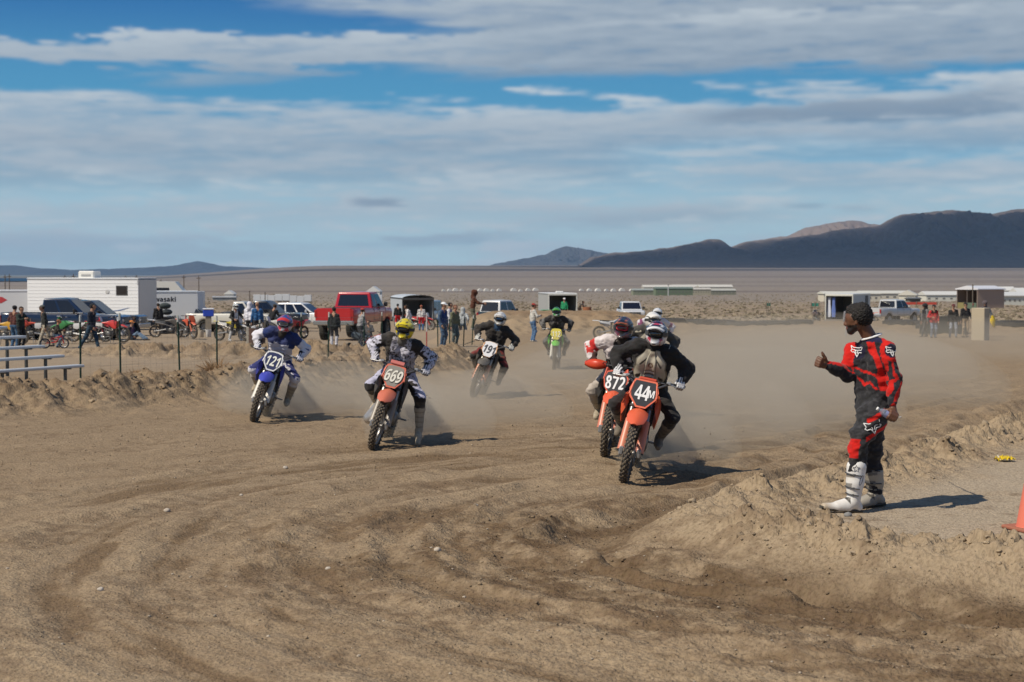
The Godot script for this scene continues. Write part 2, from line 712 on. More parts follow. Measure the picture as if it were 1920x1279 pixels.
func dirt_material() -> StandardMaterial3D:
	var m := StandardMaterial3D.new()
	m.resource_name = "dirt"
	m.vertex_color_use_as_albedo = true
	m.roughness = 0.96
	m.metallic_specular = 0.25
	var a := FastNoiseLite.new()
	a.seed = 5
	a.noise_type = FastNoiseLite.TYPE_SIMPLEX_SMOOTH
	a.frequency = 0.06
	a.fractal_octaves = 6
	a.fractal_gain = 0.62
	var t := NoiseTexture2D.new()
	t.width = 1024
	t.height = 1024
	t.seamless = true
	t.noise = a
	var r := Gradient.new()
	r.offsets = PackedFloat32Array([0.0, 0.3, 0.5, 0.7, 1.0])
	r.colors = PackedColorArray([L(0.52, 0.49, 0.46), L(0.74, 0.72, 0.70), L(0.92, 0.91, 0.90), L(1, 0.99, 0.98), L(1, 1, 1)])
	t.color_ramp = r
	m.albedo_texture = t
	var b := FastNoiseLite.new()
	b.seed = 8
	b.noise_type = FastNoiseLite.TYPE_SIMPLEX_SMOOTH
	b.frequency = 0.10
	b.fractal_octaves = 5
	b.fractal_gain = 0.6
	var hm := NoiseTexture2D.new()
	hm.width = 1024
	hm.height = 1024
	hm.seamless = true
	hm.noise = b
	m.heightmap_enabled = true
	m.heightmap_texture = hm
	m.heightmap_scale = 1.25
	return m


func build_ground() -> void:
	# one sheet: fine where the track is, coarser outwards, to the foot of the mountains and all round
	var ang := PackedFloat32Array()
	var half := 24.0
	var fine := 560
	for i in fine + 1:
		ang.append(deg_to_rad(-half + 2.0 * half * i / fine))
	for i in range(1, 40):
		ang.append(deg_to_rad(half + (360.0 - 2.0 * half) * i / 40.0))
	var rad := PackedFloat32Array([0.4, 1.5, 3.0, 4.5, 5.5, 6.3, 7.0])
	var r := 7.0
	while r < 15600.0:
		var step := 0.019
		if r > 20.0:
			step = 0.019 + (r - 20.0) * 0.0016
		if r > 140.0:
			step = 0.21 + (r - 140.0) * 0.028
		r += step
		rad.append(r)
	var C := ang.size()
	var R := rad.size()
	var v := PackedVector3Array()
	v.resize(C * R)
	var c := PackedColorArray()
	c.resize(C * R)
	var uv := PackedVector2Array()
	uv.resize(C * R)
	var sn := PackedFloat32Array()
	var cs := PackedFloat32Array()
	for a in ang:
		sn.append(sin(a))
		cs.append(cos(a))
	for j in R:
		var rr := rad[j]
		for i in C:
			var x := sn[i] * rr
			var d := cs[i] * rr
			var k := j * C + i
			v[k] = Vector3(x, ground(x, d), -d)
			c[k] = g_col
			uv[k] = Vector2(x, d) * 0.31
	var n := PackedVector3Array()
	n.resize(C * R)
	for j in R:
		var j0 := maxi(j - 1, 0) * C
		var j1 := mini(j + 1, R - 1) * C
		for i in C:
			var i0 := (i + C - 1) % C
			var i1 := (i + 1) % C
			var m := (v[j * C + i1] - v[j * C + i0]).cross(v[j1 + i] - v[j0 + i]).normalized()
			n[j * C + i] = m if m.y > 0.0 else -m
	var ix := PackedInt32Array()
	ix.resize((R - 1) * C * 6)
	var q := 0
	for j in R - 1:
		for i in C:
			var a := j * C + i
			var b := j * C + (i + 1) % C
			ix[q] = a
			ix[q + 1] = a + C
			ix[q + 2] = b
			ix[q + 3] = b
			ix[q + 4] = a + C
			ix[q + 5] = b + C
			q += 6
	var am := ArrayMesh.new()
	var arr := []
	arr.resize(Mesh.ARRAY_MAX)
	arr[Mesh.ARRAY_VERTEX] = v
	arr[Mesh.ARRAY_NORMAL] = n
	arr[Mesh.ARRAY_COLOR] = c
	arr[Mesh.ARRAY_TEX_UV] = uv
	arr[Mesh.ARRAY_INDEX] = ix
	am.add_surface_from_arrays(Mesh.PRIMITIVE_TRIANGLES, arr)
	var o := part(self, "ground", am, dirt_material())
	tag(o, "rutted brown dirt of the track, paddock and desert plain", "ground", "", "structure")


func clod_mesh(s: int) -> ArrayMesh:
	var mb := MB.new()
	var rg := RandomNumberGenerator.new()
	rg.seed = 100 + s
	var rows := []
	for i in 4:
		var t := PI * (i / 3.0 - 0.5)
		var q := PackedVector3Array()
		for k in 5:
			var a := TAU * (k + 0.5 * (i % 2)) / 5.0
			q.append(Vector3(cos(a) * maxf(cos(t), 0.05), sin(t) * 0.75, sin(a) * maxf(cos(t), 0.05)) * rg.randf_range(0.65, 1.15))
		rows.append(q)
	mb.grid(rows, true)
	return mb.commit()


func scatter(called: String, label: String, count: int, pick: Callable, mesh: Mesh, m: Material) -> void:
	var ts := []
	var cs := []
	for i in count:
		var got = pick.call()
		if got == null:
			continue
		ts.append(got[0])
		cs.append(got[1])
	var mm := MultiMesh.new()
	mm.transform_format = MultiMesh.TRANSFORM_3D
	mm.use_colors = true
	mm.mesh = mesh
	mm.instance_count = ts.size()
	for i in ts.size():
		mm.set_instance_transform(i, ts[i])
		mm.set_instance_color(i, cs[i])
	var o := MultiMeshInstance3D.new()
	o.name = numbered(called)
	o.multimesh = mm
	o.material_override = m
	add_child(o, true)
	tag(o, label, "", "", "stuff")


func build_clods() -> void:
	var rg := RandomNumberGenerator.new()
	rg.seed = 21
	var m := mat("clod", 0.97)
	for s in 3:
		var loose := func():
			var d := 8.0 * pow(6.0, rg.randf())
			var x := rg.randf_range(-0.36, 0.36) * d
			var h := ground(x, d)
			var col := g_col
			var rough := g_rough
			if rg.randf() > 0.12 + rough * 0.42:
				return null
			var r := 0.003 + 0.0055 * pow(rg.randf(), 3.0) * (0.7 + rough) + (0.018 * pow(rg.randf(), 6.0) * rough)
			r *= clampf(d / 12.0, 0.8, 1.8)
			var b := Basis.from_euler(Vector3(rg.randf(), rg.randf() * 6.0, rg.randf())).scaled(Vector3(r, r * rg.randf_range(0.6, 1.0), r))
			return [Transform3D(b, Vector3(x, h + r * 0.25, -d)), col * rg.randf_range(0.78, 1.16)]
		scatter("dirt_clod", "loose crumbs of dirt strewn over the track", 11000, loose, clod_mesh(s), m)
		var lumps := func():
			var x := 0.0
			var d := 0.0
			if rg.randf() < 0.5:
				var t := rg.randf()
				var k := int(t * (berm.size() - 1))
				var q := berm[k].lerp(berm[k + 1], t * (berm.size() - 1) - k)
				x = q.x + rg.randfn(0.0, 0.6)
				d = q.y + rg.randfn(0.0, 0.6)
			else:
				var k := rg.randi_range(0, 5)
				if k > 3:
					k = 9 + k - 4
				var q := bank[k].lerp(bank[(k + 1) % bank.size()], rg.randf())
				x = q.x + rg.randfn(0.0, 0.35)
				d = q.y + rg.randfn(0.0, 0.4)
			var h := ground(x, d)
			var col := g_col
			if g_rough < 1.0:
				return null
			var r := 0.009 + 0.075 * pow(rg.randf(), 5.0) * clampf(d / 20.0, 0.6, 1.5)
			var b := Basis.from_euler(Vector3(rg.randf() * 3, rg.randf() * 6.0, rg.randf() * 3)).scaled(Vector3(r, r * 0.8, r))
			return [Transform3D(b, Vector3(x, h - r * 0.05, -d)), col * rg.randf_range(0.75, 1.15)]
		scatter("dirt_lump", "broken lumps of dirt along the berms", 520, lumps, clod_mesh(10 + s), m)
	# pebbles, pale
	var pebble := func():
		var d := 8.5 * pow(3.2, rg.randf())
		var x := rg.randf_range(-0.35, 0.3) * d
		var r := 0.006 + 0.012 * pow(rg.randf(), 3.0)
		return [Transform3D(Basis.from_euler(Vector3(rg.randf(), rg.randf() * 6.0, rg.randf())).scaled(Vector3(r, r * 0.7, r)), Vector3(x, ground(x, d) + r * 0.3, -d)), Color(0.40, 0.34, 0.27) * rg.randf_range(0.7, 1.15)]
	scatter("pebble", "small pale pebbles scattered on the track", 420, pebble, clod_mesh(31), m)
	# stones large enough to pick out: pixel x, y, radius, tint
	var stones := [[1590, 972, 0.036, Color(0.2, 0.2, 0.2), "grey rounded stone in front of the white boot"], [313, 958, 0.034, Color(0.44, 0.38, 0.31), "pale angular stone alone on the open track at left"], [535, 882, 0.03, Color(0.42, 0.37, 0.31), "pale stone on the track below the rider with the blue bike"], [892, 953, 0.026, Color(0.42, 0.38, 0.32), "small pale stone between the dark ruts at centre"], [615, 1068, 0.024, Color(0.44, 0.39, 0.33), "small whitish stone at the edge of the dark rut"], [820, 1045, 0.03, Color(0.43, 0.37, 0.30), "flat pale stone on the track above the dark churned patch"], [188, 1117, 0.025, Color(0.46, 0.41, 0.35), "small white stone low on the left of the track"], [452, 934, 0.02, Color(0.42, 0.37, 0.31), "tiny pale stone right of the angular stone"]]
	for i in stones.size():
		var s = stones[i]
		var d: float = 2.3 * F / (s[1] - 513.0)
		if i == 0:
			d = 13.95
		var p := spot(s[0], d)
		var mb := MB.new()
		mb.col = s[3]
		var rows := []
		for a in 7:
			var t := PI * (a / 6.0 - 0.5)
			var q := PackedVector3Array()
			for b in 10:
				var w := TAU * b / 10.0
				var u := Vector3(cos(w) * maxf(cos(t), 0.03), sin(t) * 0.7, sin(w) * maxf(cos(t), 0.03) * 0.85)
				q.append(u * s[2] * (1.0 + 0.35 * nz2.get_noise_3dv(u * 3.0 + Vector3(i * 9, 0, 0))))
			rows.append(q)
		mb.grid(rows, true)
		var o := lone("stone", mb, m, s[4], "stone", "stones lying on the track")
		o.position = p + Vector3(0, s[2] * 0.35, 0)


# ---------------------------------------------------------------- sky and far land

var nsky := FastNoiseLite.new()


func cloud_at(az: float, el: float) -> Color:
	# linear sky radiance in a direction given in degrees: az right of the view, el above the horizon
	var u := az / 17.75            # -1..1 across the photograph
	var e := maxf(el, 0.0)
	var sky := Color(0.46, 0.64, 0.71).lerp(Color(0.085, 0.31, 0.53), smoothstep(0.8, 6.4, e)).lerp(Color(0.028, 0.15, 0.40), smoothstep(6.0, 10.5, e))
	if e > 10.0:
		sky = sky.lerp(Color(0.022, 0.085, 0.26), smoothstep(10.0, 50.0, e))
	# streaks run nearly level: noise is stretched along the horizon
	var big := nsky.get_noise_2d(az * 0.075 + 20.0, e * 0.40)
	var mid := nsky.get_noise_2d(az * 0.15 + 7.0 + big * 0.5, e * 1.05 + 40.0)
	var fine := nsky.get_noise_2d(az * 0.34 - 60.0 + mid * 0.6 + e * 0.12, e * 3.6 + mid * 1.0)
	fine += 0.35 * nsky.get_noise_2d(az * 0.9 + 15.0, e * 7.5 + fine)
	var slope := 0.10 * sin(az * 0.16 + 1.0)
	var cov := 0.0
	var light := 0.0
	if absf(az) < 26.0 and e < 13.0:
		for k in CLOUDS:
			# [u0, u1, lower edge at u0, u1, upper edge at u0, u1, softness, strength, lightness below, lightness above]
			var s: float = clampf((u - k[0]) / (k[1] - k[0]), 0.0, 1.0)
			var wob: float = mid * 0.10 * minf((k[1] - k[0]) * 2.0, 1.0)
			var wid: float = k[1] - k[0]
			var so: float = minf(0.10, wid * 0.25)
			var si: float = minf(0.16, wid * 0.35)
			var ends: float = smoothstep(k[0] - so, k[0] + si, u + wob + fine * minf(0.06, wid * 0.3)) * smoothstep(k[1] + so, k[1] - si, u + wob + fine * minf(0.06, wid * 0.3))
			if ends <= 0.0:
				continue
			var th: float = lerpf(k[4], k[5], s) - lerpf(k[2], k[3], s)
			var m: float = minf(th, 1.0)
			var lo: float = lerpf(k[2], k[3], s) + (mid * 0.45 + fine * 0.20 + slope) * m
			var hi: float = lerpf(k[4], k[5], s) + (big * 0.5 + mid * 0.5 + fine * 0.22 + slope) * m
			var c: float = smoothstep(lo - k[6], lo + k[6], e) * smoothstep(hi + k[6] * 0.6, hi - k[6] * 0.6, e) * ends * k[7]
			c = clampf(c * (1.0 + mid * 0.35 + fine * 0.28), 0.0, 0.97)
			var l: float = lerpf(k[8], k[9], clampf((e - lo) / maxf(hi - lo, 0.05), 0.0, 1.0)) + fine * 0.26 + mid * 0.30
			light = lerpf(light, l, c / maxf(cov + c - cov * c, 0.001))
			cov = cov + c * (1.0 - cov)
	var out := smoothstep(19.5, 26.0, absf(az))
	var up := smoothstep(10.5, 13.0, e)
	var away := maxf(out, up)
	if away > 0.0:
		var dist := 1.0 / (sin(deg_to_rad(e)) + 0.06)
		var px := sin(deg_to_rad(az)) * dist
		var pz := cos(deg_to_rad(az)) * dist
		var gen := smoothstep(-0.12, 0.30, nsky.get_noise_2d(px * 0.55, pz * 0.55) + nsky.get_noise_2d(px * 2.0, pz * 2.0) * 0.35)
		cov = lerpf(cov, gen * 0.85, away)
		light = lerpf(light, 0.45, away)
	# a thin high veil that thickens towards the horizon
	var veil := clampf(0.45 + mid * 0.65 + fine * 0.55 + big * 0.35, 0.0, 0.95) * smoothstep(6.4, 3.2, e)
	var col := sky.lerp(Color(0.40, 0.53, 0.615).lerp(Color(0.52, 0.60, 0.655), clampf(fine + mid + 0.2, 0.0, 1.0)), veil)
	var cl := Color(0.23, 0.31, 0.41).lerp(Color(0.47, 0.54, 0.605), clampf(light, -0.25, 1.35))
	cl = cl.lerp(Color(0.46, 0.57, 0.65), smoothstep(4.0, 0.5, e) * 0.45)
	return col.lerp(cl, cov)

const CLOUDS := [
	[-0.16, 1.7, 6.95, 7.35, 10.6, 11.2, 0.25, 1.05, 0.25, 0.62],
	[0.25, 1.0, 8.45, 8.7, 8.95, 9.2, 0.16, 0.75, 0.75, 0.95],
	[-0.45, 0.12, 9.25, 8.6, 9.75, 10.2, 0.2, 0.9, 0.5, 0.9],
	[-1.7, -0.02, 7.15, 7.3, 8.05, 8.4, 0.12, 1.02, 0.50, 0.92],
	[-0.73, -0.45, 6.5, 6.75, 6.95, 7.05, 0.10, 0.55, 0.35, 0.5],
	[-1.7, 1.7, 4.3, 4.6, 5.9, 6.2, 0.40, 0.80, 0.42, 0.95],
	[-0.2, 0.42, 5.0, 5.1, 6.1, 6.2, 0.28, 0.75, 0.7, 1.25],
	[0.55, 1.7, 5.6, 5.8, 6.4, 7.0, 0.30, 0.85, 0.6, 1.1],
	[0.35, 1.0, 5.2, 5.5, 5.75, 6.25, 0.18, 0.75, -0.35, 0.0],
	[-1.7, 0.25, 3.2, 3.3, 4.6, 4.7, 0.45, 0.65, 0.35, 0.55],
	[0.35, 1.7, 3.0, 3.1, 4.05, 4.15, 0.35, 0.55, 0.5, 0.85],
	[-1.0, 0.1, 1.8, 2.0, 2.8, 2.9, 0.35, 0.45, 0.5, 0.9],
	[-0.31, -0.22, 2.32, 2.32, 2.60, 2.60, 0.07, 0.85, -0.1, -0.1],
	[0.02, 0.50, 1.5, 1.9, 2.35, 2.55, 0.2, 0.7, 0.1, 0.9],
	[0.55, 0.62, 2.30, 2.32, 2.46, 2.48, 0.05, 0.6, 0.0, 0.1],
	[0.64, 0.72, 2.15, 2.18, 2.36, 2.38, 0.05, 0.45, 0.3, 0.4],
	[-0.32, 0.0, 0.95, 1.1, 1.35, 1.5, 0.10, 0.75, -0.1, 0.15],
	[-1.7, -0.4, 0.35, 0.5, 1.2, 1.4, 0.3, 0.55, 0.0, 0.4],
	[-0.785, -0.715, 0.78, 0.80, 1.02, 1.04, 0.06, 0.9, 1.2, 1.6],
	[-0.28, 0.06, 0.20, 0.22, 0.42, 0.62, 0.07, 0.8, 1.1, 1.5],
	[-0.62, -0.35, 0.14, 0.14, 0.36, 0.32, 0.06, 0.75, 1.0, 1.4],
	[-0.02, 0.2, 0.5, 0.7, 0.95, 1.15, 0.12, 0.6, 0.8, 1.3],
]


func sky_image() -> Image:
	var W := 4096
	var Hh := 2048
	var small := Image.create(1024, 512, false, Image.FORMAT_RGBF)
	for y in 512:
		var el := 90.0 - (y + 0.5) / 512.0 * 180.0
		for x in 1024:
			# Godot's panorama: the first column looks along -z, then it turns right
			var az := wrapf((x + 0.5) / 1024.0 * 360.0, -180.0, 180.0)
			if el > -2.0:
				small.set_pixel(x, y, cloud_at(az, el))
			else:
				small.set_pixel(x, y, Color(0.20, 0.165, 0.125))
	small.resize(W, Hh, Image.INTERPOLATE_BILINEAR)
	var reach := int(24.0 / 360.0 * W)
	var y0 := int((90.0 - 13.0) / 180.0 * Hh)
	for y in range(y0, Hh / 2 + 4):
		var el := 90.0 - (y + 0.5) / Hh * 180.0
		for x in range(-reach, reach):
			small.set_pixel((x + W) % W, y, cloud_at((x + 0.5) / W * 360.0, el))
	return small


func ridge_line(keys: Array, x: float) -> float:
	for i in keys.size() - 1:
		if x <= keys[i + 1][0]:
			var t: float = clampf((x - keys[i][0]) / (keys[i + 1][0] - keys[i][0]), 0.0, 1.0)
			return lerpf(keys[i][1], keys[i + 1][1], t * t * (3.0 - 2.0 * t) * 0.6 + t * 0.4)
	return keys[-1][1]


func mountains(called: String, label: String, keys: Array, d0: float, d1: float, low: float, c0: Color, c1: Color, seedy: float, rowsn := 70, colsn := 420) -> void:
	# keys: pixel x and pixel y of the skyline, which stands at distance d1; the foot lies at d0
	var mb := MB.new()
	var a: float = (keys[0][0] - 960.0) / F * d1
	var b: float = (keys[-1][0] - 960.0) / F * d1
	var rows := []
	var cols := PackedColorArray()
	for j in rowsn + 1:
		var t := float(j) / rowsn * 1.5          # 1 is the crest
		var q := PackedVector3Array()
		var d := lerpf(d0, d1, t)
		for i in colsn + 1:
			var x := lerpf(a, b, float(i) / colsn)
			var X := x + nz.get_noise_2d(x * 0.0009 + seedy, d * 0.0009) * 350.0 * minf(t, 1.0) * maxf(1.0 - t, 0.0)
			var top := (513.0 - ridge_line(keys, x / d1 * F + 960.0)) / F * d1 + nz2.get_noise_2d(x * 0.0016 + seedy, seedy) * 9.0
			var rid := 1.0 - absf(nz.get_noise_2d(X * 0.00085 + seedy * 3.0, d * 0.00042)) * 2.2
			var rid2 := 1.0 - absf(nz2.get_noise_2d(X * 0.0022 + seedy, d * 0.0013)) * 2.0
			var body := pow(t, 0.85) if t < 1.0 else maxf(1.0 - (t - 1.0) * 1.3, 0.0)
			var cut := 4.0 * clampf(t, 0.0, 1.0) * clampf(1.0 - t, 0.0, 1.0)
			var h := lerpf(low, top, clampf(body * (1.0 + cut * (rid * 0.52 + rid2 * 0.2 - 0.46)), 0.0, 1.06))
			q.append(Vector3(X, h + CAM_Y, -d))
			var k := clampf(0.5 + rid * 0.3 + nz2.get_noise_2d(X * 0.004, d * 0.004) * 0.6, 0.0, 1.0)
			cols.append(c0.lerp(c1, k))
		rows.append(q)
	mb.grid(rows, false, Vector3.UP, cols)
	var o := part(self, called, mb, mat("rock", 0.95))
	tag(o, label, "mountain", "", "structure")


func build_far() -> void:
	var dark := Color(0.075, 0.062, 0.056)
	var warm := Color(0.125, 0.098, 0.086)
	mountains("mountains", "dark brown desert mountain range rising along the right of the plain", [[1085, 497], [1110, 482], [1150, 474], [1200, 471], [1240, 466], [1290, 458], [1330, 449], [1345, 448], [1372, 463], [1400, 454], [1460, 448], [1520, 441], [1580, 430], [1640, 424], [1690, 403], [1740, 398], [1790, 394], [1850, 403], [1900, 393], [2000, 388], [2150, 402], [2350, 418], [2700, 440], [3000, 470]], 12600.0, 15500.0, 38.0, dark, warm, 3.0, 90, 620)
	mountains("far_mountains", "pale brown ridge showing behind the dark range", [[1330, 480], [1400, 452], [1470, 443], [1520, 424], [1570, 415], [1600, 412], [1640, 420], [1700, 430], [1800, 440]], 17500.0, 19000.0, 60.0, Color(0.16, 0.125, 0.11), Color(0.20, 0.155, 0.135), 9.0, 40, 160)
	mountains("peak", "blue far peak at the centre of the skyline", [[900, 502], [940, 492], [985, 484], [1020, 477], [1045, 466], [1062, 461], [1080, 464], [1100, 467], [1135, 474], [1180, 485], [1230, 498]], 24000.0, 26000.0, 50.0, Color(0.03, 0.036, 0.05), Color(0.07, 0.07, 0.078), 17.0, 40, 160)
	mountains("hills", "low blue hills along the skyline at left", [[-700, 500], [-350, 492], [-120, 497], [20, 497], [80, 503], [140, 506], [200, 504], [260, 502], [330, 498], [355, 492], [372, 489], [392, 493], [420, 499], [500, 502], [560, 504], [640, 508]], 28000.0, 30000.0, -30.0, Color(0.025, 0.032, 0.045), Color(0.045, 0.05, 0.062), 27.0, 40, 240)
	var lake := MB.new()
	lake.col = Color(0.015, 0.05, 0.10)
	var rows := []
	for j in 9:
		var d := lerpf(7600.0, 12500.0, j / 8.0)
		var q := PackedVector3Array()
		for i in 25:
			q.append(Vector3(lerpf(-11000.0, -0.19 * d, i / 24.0), -33.0, -d))
		rows.append(q)
	lake.grid(rows, false, Vector3.UP)
	var o := part(self, "lake", lake, mat("lake_water", 0.55, 0.0, {"metallic_specular": 0.12}))
	tag(o, "dark blue strip of lake on the left horizon", "lake", "", "structure")
	# sagebrush beyond the paddock
	var rg := RandomNumberGenerator.new()
	rg.seed = 77
	var bush := MB.new()
	for i in 46:
		var a := rg.randf() * TAU
		var e := rg.randf_range(0.15, 1.45)
		var tip := Vector3(cos(a) * cos(e), sin(e) * 0.75, sin(a) * cos(e)) * rg.randf_range(0.55, 1.0)
		var s := Vector3(rg.randfn(), rg.randfn() * 0.3, rg.randfn()).normalized() * 0.14
		bush.poly([tip * 0.25 - s, tip * 0.35 + s, tip + s * 0.6, tip * 1.05 - s * 0.5], Vector3(0, -1, 0))
	var pick := func():
		var d := 122.0 * pow(14.0, rg.randf())
		var x := rg.randf_range(-0.4, 0.4) * d
		if nz2.get_noise_2d(x * 0.02, d * 0.05) < -0.25 + rg.randf() * 0.4 or (d < 175.0 and rg.randf() > (d - 118.0) / 57.0):
			return null
		var r := rg.randf_range(0.2, 0.48) * (1.0 + d * 0.0009)
		var b := Basis(Vector3.UP, rg.randf() * 6.0).scaled(Vector3(r, r * rg.randf_range(0.7, 1.0), r))
		return [Transform3D(b, Vector3(x, ground(x, d) - 0.05, -d)), Color(0.40, 0.33, 0.24).lerp(Color(0.30, 0.26, 0.18), rg.randf()) * rg.randf_range(0.8, 1.2)]
	scatter("sagebrush", "dry tan sagebrush covering the plain beyond the paddock", 26000, pick, bush.commit(), mat("brush", 0.95))


# ---------------------------------------------------------------- people
# tags of body zones
const TORSO := 0
const UPPER := 1
const FORE := 2
const THIGH := 3
const SHIN := 4
const BOOT := 5
const NECK := 6
const HAND := 7
const HIPS := 8
const HEAD := 9
const HAIR := 10
const FACE := 11


func cloth() -> StandardMaterial3D:
	return mat("cloth", 0.88, 0.0, {"rim_enabled": true, "rim": 0.25, "metallic_specular": 0.3})


func grip_hand(s: float, tint: Color, key: String) -> ArrayMesh:
	# a gloved hand closed round a grip that lies along X at the origin; the thumb side points inwards
	var id := "%s %s %s" % [s, key, tint]
	if hand_cache.has(id):
		return hand_cache[id]
	var b := Blob.new()
	b.k = 190.0
	b.bone(Vector3(s * 0.03, 0.018, -0.045), Vector3(s * -0.028, 0.018, -0.045), 0.026, 0.024)
	b.bone(Vector3(s * 0.028, 0.03, -0.018), Vector3(s * -0.03, 0.03, -0.018), 0.019, 0.017)
	b.bone(Vector3(0, 0.015, -0.055), Vector3(0, 0.02, -0.11), 0.031, 0.036)
	for i in 4:
		var x: float = s * (0.034 - 0.0225 * i)
		var l: float = [0.92, 1.0, 0.96, 0.8][i]
		b.chain([Vector3(x, 0.036, -0.012), Vector3(x, 0.027, 0.028 * l), Vector3(x, -0.012, 0.034 * l), Vector3(x, -0.026, 0.004)], [0.0115, 0.0112, 0.0105, 0.009])
	b.chain([Vector3(s * -0.038, 0.012, -0.04), Vector3(s * -0.052, -0.004, -0.012), Vector3(s * -0.046, -0.022, 0.014)], [0.014, 0.0125, 0.010])
	var mb := MB.new()
	var dark := Color(0.02, 0.02, 0.025)
	var cf := func(_t, p, _u, n):
		if key == "plain":
			return tint
		if n.y > 0.25 and p.z > -0.02 and p.z < 0.02:
			return tint
		return tint.lerp(dark, 1.0 if sin(p.x * 210.0 + p.z * 60.0) > 0.35 or p.z < -0.09 else 0.0)
	b.build(mb, 0.0055, cf, {}, null)
	hand_cache[id] = mb.commit()
	return hand_cache[id]


func open_hand(mb: MB, wrist: Vector3, dir: Vector3, palm_n: Vector3, side: float, skin: Color, size := 1.0, curl := 0.35) -> void:
	# a relaxed hand with five fingers for people farther off
	var keep := mb.col
	mb.col = skin
	dir = dir.normalized()
	palm_n = (palm_n - dir * palm_n.dot(dir)).normalized()
	var across := dir.cross(palm_n).normalized() * side
	mb.ball(wrist + dir * 0.045 * size, Vector3(0.040, 0.055, 0.018) * size, 8, 5, Basis(across, dir, palm_n))
	for i in 4:
		var k := wrist + dir * 0.088 * size + across * (0.03 - 0.02 * i) * size
		var l: float = [0.072, 0.08, 0.075, 0.058][i] * size
		var m := k + dir * l * 0.5 + palm_n * l * curl * 0.3
		mb.tube([k, m, m + dir * l * 0.42 + palm_n * l * curl * 0.7], [0.0095 * size, 0.009 * size, 0.007 * size], 5)
	var th := wrist + dir * 0.03 * size + across * 0.035 * size
	mb.tube([th, th + dir * 0.035 * size + across * 0.022 * size + palm_n * 0.01, th + dir * 0.065 * size + across * 0.022 * size + palm_n * 0.022], [0.012 * size, 0.0105 * size, 0.008 * size], 5)
	mb.col = keep


